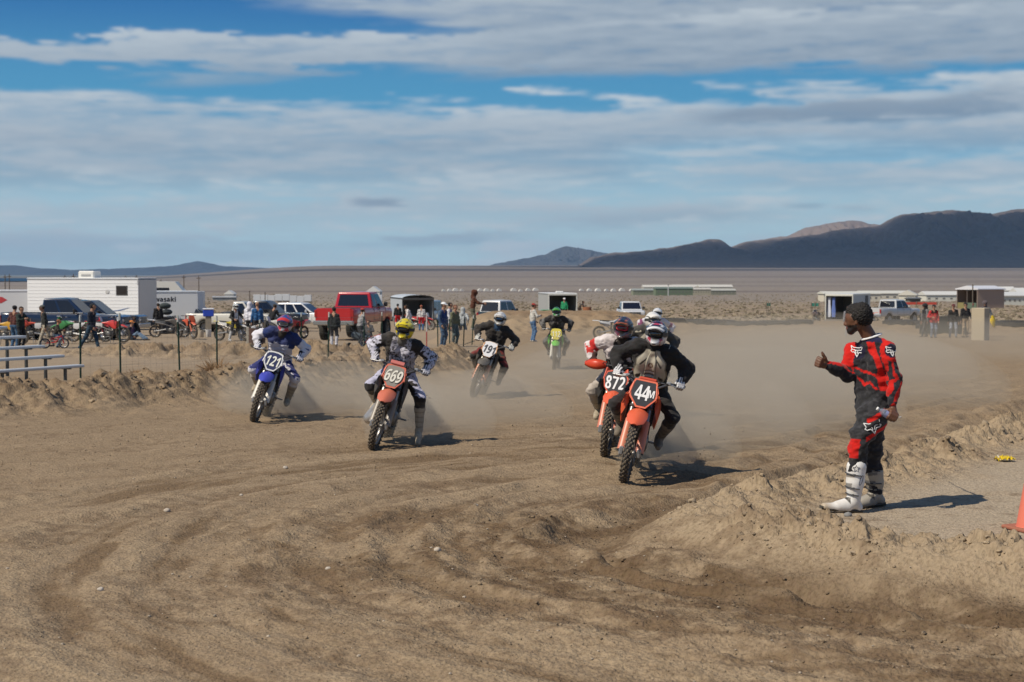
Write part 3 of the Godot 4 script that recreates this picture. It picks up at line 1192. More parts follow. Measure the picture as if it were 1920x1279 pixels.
func helmet(root: Node3D, at: Transform3D, s: Dictionary) -> void:
	# origin at the middle of the head, face towards +Z
	var mb := MB.new()
	var rows := []
	var cols := PackedColorArray()
	var shell: Color = s.get("shell", Color(0.7, 0.7, 0.7))
	var chin: Color = s.get("chin", shell)
	var mark: Color = s.get("mark", shell)
	for i in 25:
		var e := PI * (i / 24.0 - 0.5)
		var q := PackedVector3Array()
		for k in 40:
			var a := TAU * k / 40.0                # 0 is the face
			var dir := Vector3(sin(a) * cos(e), sin(e), cos(a) * cos(e))
			var aw := absf(wrapf(a, -PI, PI))
			var r := Vector3(0.126 * dir.x, 0.148 * dir.y, 0.152 * dir.z)
			# chin bar
			var c := smoothstep(0.95, 0.15, aw) * smoothstep(-1.05, -0.62, e) * smoothstep(-0.12, -0.34, e)
			r += Vector3(0, -0.040, 0.074) * c
			r.x *= 1.0 - 0.12 * c
			# eye port
			var port := smoothstep(0.98, 0.86, aw) * smoothstep(-0.36, -0.27, e) * smoothstep(0.40, 0.30, e)
			r *= 1.0 - 0.20 * port
			# open underneath
			if e < -1.0:
				r.y = maxf(r.y, -0.132)
			q.append(r)
			var col := shell
			if e < -0.22 and aw < 1.5:
				col = chin
			var v: float = sin(aw * 5.0 + e * 3.0 + nz2.get_noise_3dv(dir * 0.6) * 3.0)
			if v > s.get("graphic", 2.0):
				col = mark
			if c > 0.55 and aw < 0.25 and e > -0.62 and e < -0.42:
				col = s.get("vent", Color(0.03, 0.03, 0.03))
			if port > 0.4:
				col = Color(0.012, 0.012, 0.012)
			if e < -1.0:
				col = Color(0.03, 0.03, 0.03)
			cols.append(col)
		rows.append(q)
	mb.grid(rows, true, Vector3.ZERO, cols)
	var o := part(root, "helmet", mb, mat("helmet_paint", 0.25, 0.0, {"clearcoat_enabled": true, "clearcoat": 0.6, "clearcoat_roughness": 0.1}))
	o.transform = at
	# peak
	mb = MB.new()
	rows = []
	cols = PackedColorArray()
	var pc: Color = s.get("peak", shell)
	var pm: Color = s.get("peak_mark", pc)
	for i in 9:
		var u := i / 8.0
		var q := PackedVector3Array()
		var c := Vector3(0, 0.128 - 0.002 * u - 0.055 * u * u, 0.062 + 0.165 * u)
		var w := lerpf(0.125, 0.098, u)
		if i == 8:
			w = 0.085
		for k in 11:
			var x := k / 5.0 - 1.0
			q.append(c + Vector3(x * w, -0.060 * absf(x) ** 2.0 * (1.0 - u * 0.45) - 0.004 * (1.0 - absf(x)), -0.04 * x * x))
		for k in 11:
			var x := 1.0 - k / 5.0
			q.append(c + Vector3(x * w * 0.97, -0.060 * absf(x) ** 2.0 * (1.0 - u * 0.45) - 0.011, -0.04 * x * x))
		rows.append(q)
		for k in 22:
			var x: float = absf((k / 5.0 - 1.0) if k < 11 else (1.0 - (k - 11) / 5.0))
			var col := pc
			match s.get("peak_style", 0):
				1:   # two white claws and a mark between
					if x > 0.28 + u * 0.25 and x < 0.62 + u * 0.1 and u < 0.75:
						col = Color(0.75, 0.75, 0.75)
					elif x < 0.25 and u > 0.15 and u < 0.55:
						col = pm
					elif u > 0.85:
						col = Color(0.7, 0.7, 0.7)
				2:   # tip of another colour
					if u > 0.55:
						col = pm
				3:   # black flashes
					if absf(x - 0.2 - u * 0.4) < 0.09 or (u > 0.9):
						col = pm
			cols.append(col)
	mb.grid(rows, true, Vector3.ZERO, cols)
	mb.col = pc
	mb.poly(Array(rows[-1]), rows[-3][5])
	part(o, "peak", mb, mat("helmet_paint"))
	# goggles: frame, lens, strap
	mb = MB.new()
	mb.col = s.get("goggle", Color(0.05, 0.05, 0.05))
	var ringp := []
	for k in 25:
		var t := TAU * k / 24.0
		var a := 0.66 * cos(t)
		var e := 0.02 + 0.255 * sin(t) - 0.06 * exp(-pow(cos(t) / 0.25, 2.0)) * (1.0 if sin(t) < 0 else 0.0) * -1.0
		var dir := Vector3(sin(a) * cos(e), sin(e), cos(a) * cos(e))
		ringp.append(Vector3(0.115 * dir.x, 0.125 * dir.y, 0.136 * dir.z))
	mb.tube(ringp, 0.0105, 6, false)
	var g := part(o, "goggles", mb, mat("black_part", 0.6))
	mb = MB.new()
	mb.col = s.get("lens", Color(0.02, 0.018, 0.016))
	rows = []
	for i in 7:
		var v := i / 3.0 - 1.0
		var q := PackedVector3Array()
		for k in 13:
			var uu := k / 6.0 - 1.0
			var a := 0.66 * uu * sqrt(maxf(1.0 - v * v * 0.55, 0.0))
			var e := 0.02 + 0.235 * v * sqrt(maxf(1.0 - uu * uu * 0.5, 0.0))
			var dir := Vector3(sin(a) * cos(e), sin(e), cos(a) * cos(e))
			q.append(Vector3(0.114 * dir.x, 0.123 * dir.y, 0.138 * dir.z))
		rows.append(q)
	mb.grid(rows, false, Vector3(0, 0, 1))
	part(g, "lens", mb, mat("lens", 0.06, 0.0, {"metallic_specular": 0.8}))
	for sx in [-1.0, 1.0]:
		mb = MB.new()
		mb.col = s.get("strap", Color(0.03, 0.03, 0.03))
		rows = []
		for i in 6:
			var a := lerpf(0.66, 2.2, i / 5.0)
			var c := Vector3(sx * sin(a) * 0.131, 0.004, cos(a) * 0.155)
			rows.append(PackedVector3Array([c + Vector3(0, 0.021, 0), c + Vector3(0, -0.021, 0)]))
		mb.grid(rows, false, Vector3(sx, 0, 0))
		part(g, "strap", mb, mat("black_part", 0.6))


func rider_body(s: Dictionary) -> Blob:
	var b := Blob.new()
	b.k = 75.0
	var hip: Vector3 = s.hip
	var up: Vector3 = s.neck - hip
	var bk: float = s.get("bulk", 1.05)
	var chest := hip + up * 0.68
	var side := Vector3.RIGHT.rotated(Vector3(0, 0, 1), s.get("roll", 0.0))
	# torso as side-by-side capsules, so that it is wider than deep
	for x in [-1.0, 1.0]:
		b.bone(hip + side * x * 0.075, hip + up * 0.35 + side * x * 0.07, 0.115 * bk, 0.112 * bk, TORSO)
		b.bone(hip + up * 0.35 + side * x * 0.07, chest + side * x * 0.10, 0.112 * bk, 0.122 * bk, TORSO)
		b.bone(chest + side * x * 0.10, chest + up * 0.20 + side * x * 0.125, 0.115 * bk, 0.08 * bk, TORSO)
	b.bone(hip + side * 0.09, hip - side * 0.09, 0.125, 0.125, HIPS)
	b.bone(s.neck - up * 0.08, s.neck + Vector3(0, 0.05, 0.02), 0.072, 0.06, NECK)
	for x in [-1.0, 1.0]:
		var key := "l" if x > 0 else "r"
		var sh: Vector3 = chest + up * 0.215 + side * x * 0.188 * bk
		var hand: Vector3 = s["hand_" + key]
		var el := bend(sh, hand, 0.275, 0.25, s.get("pole_" + key, Vector3(x * 0.62, 0.12, -0.55)))
		s["elbow_" + key] = el
		b.bone(sh - side * x * 0.02, el, 0.082 * bk, 0.066 * bk, UPPER)
		b.bone(el, el.lerp(hand, 0.4), 0.066 * bk, 0.062 * bk, FORE)
		b.bone(el.lerp(hand, 0.4), el.lerp(hand, 0.86), 0.062 * bk, 0.042, FORE)
		var foot: Vector3 = s["foot_" + key]        # ankle
		var hj: Vector3 = hip + side * x * 0.095
		var kn := bend(hj, foot, 0.43, 0.43, s.get("knee_" + key, Vector3(x * 0.45, 0.25, 1.0)))
		s["kneeat_" + key] = kn
		b.bone(hj, kn, 0.098, 0.072, THIGH)
		b.bone(kn, kn + (kn - hj).normalized() * 0.01 + Vector3(0, 0, 0.008), 0.074, 0.07, THIGH)
		b.bone(kn, kn.lerp(foot, 0.35), 0.07, 0.066, SHIN)
		b.bone(kn.lerp(foot, 0.36), foot, 0.072, 0.052, BOOT)
		var toe: Vector3 = s.get("toe_" + key, Vector3(x * 0.02, -0.03, 0.2))
		b.bone(foot + Vector3(0, -0.055, 0) - toe.normalized() * 0.045, foot + Vector3(0, -0.045, 0) + toe * 0.45, 0.047, 0.047, BOOT)
		b.bone(foot + Vector3(0, -0.045, 0) + toe * 0.45, foot + Vector3(0, -0.055, 0) + toe * 0.95, 0.046, 0.036, BOOT)
	return b


func make_rider(label: String, s: Dictionary, colf: Callable, at: Transform3D) -> Node3D:
	var root := thing("person", label, "person", "riders racing on the track", at)
	var b := rider_body(s)
	var mb := MB.new()
	var wr := FastNoiseLite.new()
	wr.seed = s.get("seed", 1)
	wr.frequency = 7.0
	wr.fractal_octaves = 3
	b.build(mb, s.get("cell", 0.0135), colf, {TORSO: 0.024, UPPER: 0.022, FORE: 0.018, THIGH: 0.018, SHIN: 0.012, HIPS: 0.012, BOOT: 0.005}, wr)
	part(root, "body", mb, cloth())
	for key in ["l", "r"]:
		var sx := 1.0 if key == "l" else -1.0
		var hand: Vector3 = s["hand_" + key]
		var el: Vector3 = s["elbow_" + key]
		var back: Vector3 = (el - hand).normalized()
		var gx: Vector3 = s.get("grip_" + key, Vector3(0.9, -0.03 * sx, -0.42 * sx)).normalized()
		var gz: Vector3 = -(back - gx * back.dot(gx)).normalized()
		var gy: Vector3 = gz.cross(gx)
		var g := part(root, "glove", grip_hand(sx, s.get("glove", Color(0.6, 0.6, 0.6)), s.get("glove_key", "plain")), cloth())
		g.transform = Transform3D(Basis(gx, gy, gz).orthonormalized(), hand)
	var ht := Transform3D(Basis.from_euler(s.get("look", Vector3.ZERO)), s.neck + Vector3(0, 0.130, 0.065))
	helmet(root, ht, s.helmet)
	if s.has("plate"):
		chest_plate(root, b, s)
	return root


func chest_plate(root: Node3D, b: Blob, s: Dictionary) -> void:
	# a moulded chest protector that follows the body, with ribs and slots
	var c: Color = s.plate
	var up: Vector3 = (s.neck - s.hip).normalized()
	var fw := Vector3(0, 0, 1)
	fw = (fw - up * fw.dot(up)).normalized()
	var rt := up.cross(fw)
	var mid: Vector3 = s.hip.lerp(s.neck, 0.56)
	var rows := []
	var cols := PackedColorArray()
	var R := 44
	var C := 41
	for j in R:
		var v := 1.0 - 2.0 * j / (R - 1)        # 1 top, -1 bottom
		var w := lerpf(0.085, 0.175, smoothstep(1.0, 0.45, v)) * lerpf(1.0, 0.92, smoothstep(0.2, -0.2, v)) * lerpf(1.0, 0.62, smoothstep(-0.65, -1.0, v))
		if v < 0.15 and v > -0.75:
			w *= 1.0 + 0.22 * sin((v + 0.75) / 0.9 * PI)
		var q := PackedVector3Array()
		for i in C:
			var u := 2.0 * i / (C - 1) - 1.0
			var o := mid + up * v * 0.245 + rt * u * w + fw * 0.4
			var p := b.march(o, -fw, 0.012)
			var lift := 0.012 * (1.0 - pow(absf(u), 6.0)) * (1.0 - pow(absf(v), 8.0))
			var col := c
			var au := absf(u)
			if au < 0.34:
				lift += 0.018
				if v < 0.05 and v > -0.85 and sin(v * 26.0) > 0.45 and au < 0.26:
					lift -= 0.018
					col = c * 0.16
			if au > 0.5 and au < 0.86 and v < -0.28 and v > -0.66 and absf(v + 0.47 + (au - 0.68) * 0.7) < 0.10:
				lift -= 0.012
				col = s.get("plate_slot", Color(0.03, 0.03, 0.03))
			if au > 0.36 and au < 0.72 and v > 0.30 and v < 0.72 and absf(v - 0.5 + (au - 0.5) * 0.9) < 0.07:
				col = s.get("plate_slot", Color(0.03, 0.03, 0.03))
			if absf(au - 0.36) < 0.035 or (au > 0.93) or absf(v) > 0.965:
				col = c * 0.3
			if s.has("plate_mark") and Vector2(u * w, (v - 0.34) * 0.225).length() < 0.030 and Vector2(u * w, (v - 0.34) * 0.225).length() > 0.015:
				col = s.plate_mark
			col = col * (1.0 + 0.14 * nz2.get_noise_3dv(p * 3.0))
			q.append(p + fw * lift)
			cols.append(col)
		rows.append(q)
	var mb := MB.new()
	mb.grid(rows, false, fw, cols)
	var pm := part(root, "chest_protector", mb, mat("plastic", 0.42))
	for x in [-1.0, 1.0]:
		mb = MB.new()
		mb.col = c * 0.75
		var el: Vector3 = s["elbow_l" if x > 0 else "elbow_r"]
		var sh: Vector3 = s.hip + (s.neck - s.hip) * 0.85 + rt * x * 0.185
		var d := (el - sh).normalized()
		rows = []
		for j in 7:
			var t := j / 6.0
			var ctr := sh + d * lerpf(-0.06, 0.10, t)
			var q := PackedVector3Array()
			for i in 7:
				var a := lerpf(-1.1, 1.1, i / 6.0) * (1.0 - 0.35 * t * t)
				var n0 := (up * cos(a) + fw * sin(a))
				n0 = (n0 - d * n0.dot(d) * 0.8).normalized()
				q.append(ctr + n0 * lerpf(0.085, 0.082, t))
			rows.append(q)
		mb.grid(rows, false, up)
		part(pm, "shoulder_cup", mb, mat("plastic", 0.42))


# ---------------------------------------------------------------- motorcycles
# own axes: forward +Z, up +Y, the rider's left +X; the tyres stand on y = 0 at z = +0.74 and z = -0.74

var tyre_cache := {}
var hand_cache := {}
const RAKE := 0.466


func tyre_mesh(big: float, wide: float, tint: Color) -> ArrayMesh:
	var key := "%s %s %s" % [big, wide, tint]
	if tyre_cache.has(key):
		return tyre_cache[key]
	var mb := MB.new()
	mb.col = tint
	var inner := big - 0.085
	var w := wide * 0.5
	mb.torus(Vector3.ZERO, Vector3.RIGHT, [Vector2(inner, -w * 0.6), Vector2(inner + 0.03, -w * 0.95), Vector2(big - 0.035, -w * 0.92), Vector2(big - 0.016, -w * 0.6), Vector2(big - 0.010, 0), Vector2(big - 0.016, w * 0.6), Vector2(big - 0.035, w * 0.92), Vector2(inner + 0.03, w * 0.95), Vector2(inner, w * 0.6)], 40)
	var m := 34
	for i in m:
		var a := TAU * i / m
		for k in 2:
			var lanes := [-0.42, 0.42] if k == 0 else [-0.95, 0.0, 0.95]
			var aa := a + k * PI / m
			for l in lanes:
				mb.col = tint.lerp(Color(0.19, 0.15, 0.105), 0.75 if (i * 7 + k * 3) % 5 < 4 else 0.35)
				var r := big - 0.008 - 0.020 * absf(l)
				var out := Vector3(0, cos(aa), sin(aa))
				var b := Basis(Vector3.RIGHT, aa) * Basis(Vector3(0, 0, 1), -l * 0.6)
				mb.box(out * r + Vector3(l * w * 0.92, 0, 0), Vector3(w * 0.42, 0.026, 0.026 if k == 0 else 0.032), 0.005, b)
	tyre_cache[key] = mb.commit()
	return tyre_cache[key]


func wheel(root: Node3D, called: String, ctr: Vector3, big: float, wide: float, t: Transform3D, rim: Color, tint: Color) -> void:
	var key := "rim %s %s" % [big, rim]
	if not tyre_cache.has(key):
		var mb := MB.new()
		mb.col = rim
		var r := big - 0.09
		mb.torus(Vector3.ZERO, Vector3.RIGHT, [Vector2(r + 0.012, -0.034), Vector2(r - 0.012, -0.03), Vector2(r - 0.018, 0), Vector2(r - 0.012, 0.03), Vector2(r + 0.012, 0.034)], 36)
		tyre_cache[key] = mb.commit()
		mb = MB.new()
		mb.col = Color(0.2, 0.19, 0.18)
		mb.lathe(Vector3.ZERO, Vector3.RIGHT, [Vector2(0.0, -0.06), Vector2(0.045, -0.055), Vector2(0.045, -0.04), Vector2(0.028, -0.03), Vector2(0.028, 0.03), Vector2(0.045, 0.04), Vector2(0.045, 0.055), Vector2(0.0, 0.06)], 14)
		for i in 28:
			var a := TAU * i / 28.0
			var s := -1.0 if i % 2 else 1.0
			var a2 := a + (0.5 if i % 4 < 2 else -0.5)
			mb.tube([Vector3(s * 0.042, cos(a2) * 0.04, sin(a2) * 0.04), Vector3(s * 0.005, cos(a) * r, sin(a) * r)], 0.0024, 4, false)
		tyre_cache[key + "s"] = mb.commit()
		mb = MB.new()
		mb.col = Color(0.3, 0.3, 0.31)
		mb.torus(Vector3(0.062, 0, 0), Vector3.RIGHT, [Vector2(0.122, -0.002), Vector2(0.085, -0.002), Vector2(0.085, 0.002), Vector2(0.122, 0.002)], 28)
		tyre_cache[key + "d"] = mb.commit()
	var w := part(root, called, tyre_cache[key], mat("alloy", 0.35, 0.85))
	w.transform = t * Transform3D(Basis.IDENTITY, ctr)
	part(w, "tyre", tyre_mesh(big, wide, tint), mat("rubber", 0.92))
	part(w, "spokes", tyre_cache[key + "s"], mat("alloy", 0.35, 0.85))
	part(w, "brake_disc", tyre_cache[key + "d"], mat("alloy", 0.35, 0.85))


func sheet(mb: MB, ribs: Array, thick: float) -> void:
	# ribs: [centre, half width, droop]; a curved plastic sheet with thickness
	var rows := []
	for i in ribs.size():
		var r = ribs[i]
		var q := PackedVector3Array()
		var d: Vector3 = (ribs[mini(i + 1, ribs.size() - 1)][0] - ribs[maxi(i - 1, 0)][0]).normalized()
		var up := d.cross(Vector3.LEFT).normalized()
		if up.y < 0:
			up = -up
		for k in 7:
			var u := k / 3.0 - 1.0
			q.append(r[0] + Vector3(u * r[1], 0, 0) - up * (absf(u) ** 1.6) * r[2])
		for k in 7:
			var u := 1.0 - k / 3.0
			q.append(r[0] + Vector3(u * r[1] * 0.97, 0, 0) - up * ((absf(u) ** 1.6) * r[2] + thick))
		rows.append(q)
	mb.grid(rows, true)
	mb.poly(Array(rows[0]), rows[1][3])
	mb.poly(Array(rows[-1]), rows[-2][3])


func make_bike(called: String, label: String, group: String, s: Dictionary, at: Transform3D) -> Node3D:
	# s: plastic, plastic2, shroud, plate, plate_edge, digits, number, rim, guards, steer, fork, seat
	var root := thing(called, label, "motorcycle", group, at)
	var pl: Color = s.get("plastic", Color(0.6, 0.1, 0.03))
	var pl2: Color = s.get("plastic2", pl)
	var dusty: float = s.get("dusty", 0.25)
	var dust := Color(0.30, 0.235, 0.165)
	var plm := mat("plastic", 0.42, 0.0, {"clearcoat_enabled": true, "clearcoat": 0.2})
	var black := mat("black_part", 0.6)
	var metal := mat("alloy", 0.35, 0.85)
	var steel := mat("steel", 0.4, 0.7)
	var low: bool = s.get("low", false)
	var tint := Color(0.05, 0.045, 0.04)
	# steering turns the front end about the leaning head
	var axis := Vector3(0, cos(RAKE), -sin(RAKE))
	var head := Vector3(0, 0.94, 0.44)
	var st := Transform3D(Basis(axis, deg_to_rad(s.get("steer", 0.0))), Vector3.ZERO)
	st.origin = head - st.basis * head
	var mb := MB.new()
	wheel(root, "front_wheel", Vector3(0, 0.345, 0.74), 0.345, 0.092, st, s.get("rim", Color(0.22, 0.215, 0.21)), tint)
	wheel(root, "rear_wheel", Vector3(0, 0.335, -0.74), 0.335, 0.12, Transform3D.IDENTITY, s.get("rim", Color(0.22, 0.215, 0.21)), tint)
	var fx := func(x: float, u: float, z := 0.0) -> Vector3:   # a point u metres up the fork from the axle
		return Vector3(x, 0.345, 0.74) + axis * u + Vector3(0, sin(RAKE), cos(RAKE)) * z
	for sx in [-1.0, 1.0]:
		mb = MB.new()
		mb.col = s.get("fork", Color(0.42, 0.40, 0.36))
		mb.tube([fx.call(sx * 0.098, 0.34, -0.03), fx.call(sx * 0.098, 0.74, -0.03)], [0.029, 0.026], 10)
		mb.col = Color(0.62, 0.62, 0.63)
		mb.tube([fx.call(sx * 0.098, 0.05, -0.02), fx.call(sx * 0.098, 0.38, -0.03)], 0.023, 10)
		mb.col = Color(0.35, 0.34, 0.33)
		mb.box(fx.call(sx * 0.098, 0.01, -0.01), Vector3(0.05, 0.10, 0.07), 0.012)
		part(root, "fork_leg", mb, steel).transform = st
		mb = MB.new()
		mb.col = s.get("guard", pl).lerp(dust, dusty)
		var rows := []
		for i in 6:
			var u := lerpf(0.02, 0.40, i / 5.0)
			var w := lerpf(0.052, 0.040, i / 5.0)
			var q := PackedVector3Array()
			for k in 9:
				var a := lerpf(-2.0, 2.0, k / 8.0)
				q.append(fx.call(sx * 0.098 + sin(a) * w, u, -0.02 + cos(a) * w * 0.8))
			rows.append(q)
		mb.grid(rows, false, Vector3(0, 0.3, 1))
		part(root, "fork_guard", mb, plm).transform = st
	mb = MB.new()
	mb.col = Color(0.12, 0.12, 0.12)
	for u in [0.56, 0.73]:
		mb.box(fx.call(0, u, -0.03), Vector3(0.26, 0.035, 0.075), 0.01, Basis(Vector3.RIGHT, -RAKE))
	mb.tube([fx.call(0, 0.54, -0.08), fx.call(0, 0.76, -0.08)], 0.026, 8)
	part(root, "triple_clamp", mb, steel).transform = st
	# front fender
	mb = MB.new()
	mb.col = s.get("fender", pl).lerp(dust, dusty * 0.6)
	sheet(mb, [[Vector3(0, 0.752, 0.30), 0.05, 0.03], [Vector3(0, 0.80, 0.42), 0.065, 0.035], [Vector3(0, 0.835, 0.54), 0.095, 0.04], [Vector3(0, 0.835, 0.64), 0.108, 0.045], [Vector3(0, 0.80, 0.76), 0.115, 0.052], [Vector3(0, 0.74, 0.87), 0.095, 0.045], [Vector3(0, 0.695, 0.945), 0.035, 0.015]], 0.006)
	part(root, "front_fender", mb, plm).transform = st
	# number plate: shield with coloured edge, panel and digits
	var face := Transform3D(Basis(Vector3.RIGHT, -0.36), Vector3(0, 1.005 - s.get("plate_drop", 0.0), 0.545 + s.get("plate_drop", 0.0) * 0.4))
	var k := 1.0
	var shield := PackedVector2Array([Vector2(-0.06, -0.165), Vector2(0.06, -0.165), Vector2(0.135, -0.06), Vector2(0.158, 0.06), Vector2(0.125, 0.145), Vector2(0.05, 0.165), Vector2(-0.05, 0.165), Vector2(-0.125, 0.145), Vector2(-0.158, 0.06), Vector2(-0.135, -0.06)])
	if s.get("hex", false):
		shield = PackedVector2Array([Vector2(-0.055, -0.175), Vector2(0.055, -0.175), Vector2(0.15, -0.06), Vector2(0.165, 0.03), Vector2(0.125, 0.15), Vector2(-0.125, 0.15), Vector2(-0.165, 0.03), Vector2(-0.15, -0.06)])
	mb = MB.new()
	mb.col = s.get("plate_edge", pl)
	mb.prism(shield, face, 0.012)
	# sides that wrap back towards the bars
	for sx in [-1.0, 1.0]:
		mb.box(Vector3(sx * 0.13, 1.03, 0.515), Vector3(0.02, 0.16, 0.07), 0.006, Basis(Vector3.UP, sx * 0.5) * Basis(Vector3.RIGHT, -0.36))
	var plate := part(root, "number_plate", mb, plm)
	plate.transform = st
	mb = MB.new()
	mb.col = s.get("plate", Color(0.02, 0.02, 0.02))
	var small := PackedVector2Array()
	for p in shield:
		small.append(p * s.get("inset", 0.9))
	mb.prism(small, face * Transform3D(Basis.IDENTITY, Vector3(0, 0, 0.006)), 0.006)
	part(plate, "panel", mb, plm)
	if s.has("number"):
		var dm := mat("print" + str(s.digits), 0.55, 0.0, {"vertex_color_use_as_albedo": false, "albedo_color": s.digits.linear_to_srgb()})
		var sh := mat("print_shadow", 0.6, 0.0, {"vertex_color_use_as_albedo": false, "albedo_color": Color(0.05, 0.05, 0.05)})
		var wdt: float = s.get("number_width", 0.235) * 1.08
		if s.get("outlined", false):
			text(plate, "number_outline", s.number, face * Transform3D(Basis.IDENTITY, Vector3(0.004, -0.004, 0.010)), Vector2(wdt + 0.02, 0.187), sh, 0.003, s.get("slant", 0.0))
		text(plate, "number", s.number, face * Transform3D(Basis.IDENTITY, Vector3(-0.014 if s.has("suffix") else 0.0, 0.0, 0.013)), Vector2(wdt, 0.172), dm, 0.004, s.get("slant", 0.0))
		if s.has("suffix"):
			text(plate, "suffix", s.suffix, face * Transform3D(Basis.IDENTITY, Vector3(0.088, 0.0, 0.013)), Vector2(0.07, 0.085), dm, 0.004, s.get("slant", 0.0))
	if s.has("strip"):
		mb = MB.new()
		mb.col = s.strip
		mb.box(Vector3(0, 1.185, 0.49), Vector3(0.19, 0.055, 0.02), 0.006, Basis(Vector3.RIGHT, -0.6))
		part(plate, "top_strip", mb, plm)
	# bars, grips, levers, pad, cables
	mb = MB.new()
	mb.col = s.get("bar", Color(0.16, 0.16, 0.17))
	mb.tube([Vector3(-0.40, 1.135, 0.20), Vector3(-0.25, 1.14, 0.27), Vector3(-0.13, 1.07, 0.33), Vector3(0, 1.06, 0.34), Vector3(0.13, 1.07, 0.33), Vector3(0.25, 1.14, 0.27), Vector3(0.40, 1.135, 0.20)], 0.014, 8)
	mb.tube([Vector3(-0.22, 1.13, 0.285), Vector3(0.22, 1.13, 0.285)], 0.009, 6)
	mb.box(Vector3(0, 1.055, 0.345), Vector3(0.12, 0.05, 0.05), 0.01)
	var bars := part(root, "handlebar", mb, steel)
	bars.transform = st
	mb = MB.new()
	mb.col = s.get("pad", Color(0.03, 0.03, 0.03))
	mb.box(Vector3(0, 1.135, 0.288), Vector3(0.21, 0.05, 0.05), 0.016)
	part(bars, "bar_pad", mb, black)
	for sx in [-1.0, 1.0]:
		mb = MB.new()
		mb.col = Color(0.03, 0.03, 0.03)
		mb.tube([Vector3(sx * 0.29, 1.139, 0.253), Vector3(sx * 0.415, 1.135, 0.193)], 0.0175, 8)
		part(bars, "grip", mb, black)
		mb = MB.new()
		mb.col = Color(0.5, 0.5, 0.5)
		mb.tube([Vector3(sx * 0.25, 1.135, 0.295), Vector3(sx * 0.31, 1.125, 0.30), Vector3(sx * 0.41, 1.12, 0.262)], [0.01, 0.006, 0.005], 6)
		mb.box(Vector3(sx * 0.235, 1.145, 0.30), Vector3(0.05, 0.035, 0.04), 0.008)
		part(bars, "lever", mb, steel)
		if s.has("handguard"):
			mb = MB.new()
			mb.col = s.handguard
			var rows := []
			for i in 7:
				var u := i / 6.0
				var c := Vector3(sx * lerpf(0.17, 0.455, u), 1.13 - 0.01 * u, 0.335 + 0.05 * sin(u * PI) - 0.09 * u * u)
				var h := 0.055 * sin(PI * lerpf(0.18, 0.9, u)) + 0.012
				rows.append(PackedVector3Array([c + Vector3(0, h, -0.02), c + Vector3(0, h * 0.4, 0.01), c + Vector3(0, -h * 0.4, 0.012), c + Vector3(0, -h, -0.012), c + Vector3(0, -h * 0.4, 0.004), c + Vector3(0, h * 0.4, 0.002)]))
			mb.grid(rows, true)
			part(bars, "handguard", mb, plm)
	mb = MB.new()
	mb.col = Color(0.02, 0.02, 0.02)
	mb.tube([Vector3(0.24, 1.13, 0.30), Vector3(0.17, 1.16, 0.45), Vector3(0.06, 1.10, 0.50), Vector3(0.09, 0.9, 0.53)], 0.006, 5)
	mb.tube([Vector3(-0.24, 1.13, 0.30), Vector3(-0.18, 1.17, 0.43), Vector3(-0.08, 1.06, 0.46), Vector3(-0.06, 0.85, 0.38)], 0.006, 5)
	part(bars, "cables", mb, black)
	# tank and shrouds
	mb = MB.new()
	mb.col = s.get("tank", pl)
	var rows := []
	for e in [[0.40, 0.93, 0.07, 0.10], [0.33, 0.99, 0.115, 0.16], [0.20, 1.00, 0.125, 0.18], [0.08, 0.965, 0.105, 0.16], [0.0, 0.93, 0.08, 0.10]]:
		var q := PackedVector3Array()
		for i in 12:
			var a := TAU * i / 12.0
			q.append(Vector3(cos(a) * e[2], e[1] - e[3] * 0.5 + sin(a) * e[3] * 0.5, e[0]))
		rows.append(q)
	mb.grid(rows, true)
	part(root, "tank", mb, plm)
	for sx in [-1.0, 1.0]:
		mb = MB.new()
		mb.col = s.get("shroud", pl).lerp(dust, dusty * 0.4)
		# a wing that flares out beside the radiator
		var wing := [[0.47, 0.98, 0.86, 0.155], [0.52, 0.955, 0.72, 0.205], [0.44, 0.965, 0.62, 0.195], [0.30, 0.985, 0.64, 0.165], [0.14, 0.975, 0.76, 0.135], [-0.05, 0.93, 0.83, 0.115], [-0.24, 0.905, 0.85, 0.105]]
		rows = []
		for e in wing:
			var q := PackedVector3Array()
			for i in 5:
				var u := i / 4.0
				q.append(Vector3(sx * (e[3] + 0.018 * sin(u * PI)), lerpf(e[1], e[2], u), e[0]))
			for i in 5:
				var u := 1.0 - i / 4.0
				q.append(Vector3(sx * (e[3] - 0.007 + 0.018 * sin(u * PI)), lerpf(e[1], e[2], u), e[0]))
			rows.append(q)
		mb.grid(rows, true)
		mb.poly(Array(rows[0]), rows[1][2])
		part(root, "radiator_shroud", mb, plm)
		mb = MB.new()
		mb.col = Color(0.025, 0.025, 0.027)
		mb.box(Vector3(sx * 0.10, 0.76, 0.37), Vector3(0.11, 0.24, 0.035), 0.005, Basis(Vector3.UP, sx * 0.25))
		mb.col = Color(0.07, 0.07, 0.07)
		if not low:
			for i in 8:
				mb.box(Vector3(sx * 0.10, 0.665 + i * 0.027, 0.391), Vector3(0.10, 0.006, 0.006), 0.0, Basis(Vector3.UP, sx * 0.25))
		part(root, "radiator", mb, black)
		# side number panel and rear
		mb = MB.new()
		mb.col = s.get("side", pl2)
		rows = []
		for e in [[-0.20, 0.88, 0.66, 0.115], [-0.38, 0.885, 0.62, 0.13], [-0.55, 0.90, 0.70, 0.12], [-0.74, 0.925, 0.86, 0.085]]:
			rows.append(PackedVector3Array([Vector3(sx * e[3], e[1], e[0]), Vector3(sx * (e[3] + 0.012), (e[1] + e[2]) / 2, e[0]), Vector3(sx * e[3], e[2], e[0]), Vector3(sx * (e[3] - 0.008), e[2], e[0]), Vector3(sx * (e[3] - 0.002), (e[1] + e[2]) / 2, e[0]), Vector3(sx * (e[3] - 0.008), e[1], e[0])]))
		mb.grid(rows, true)
		mb.poly(Array(rows[0]), rows[1][1])
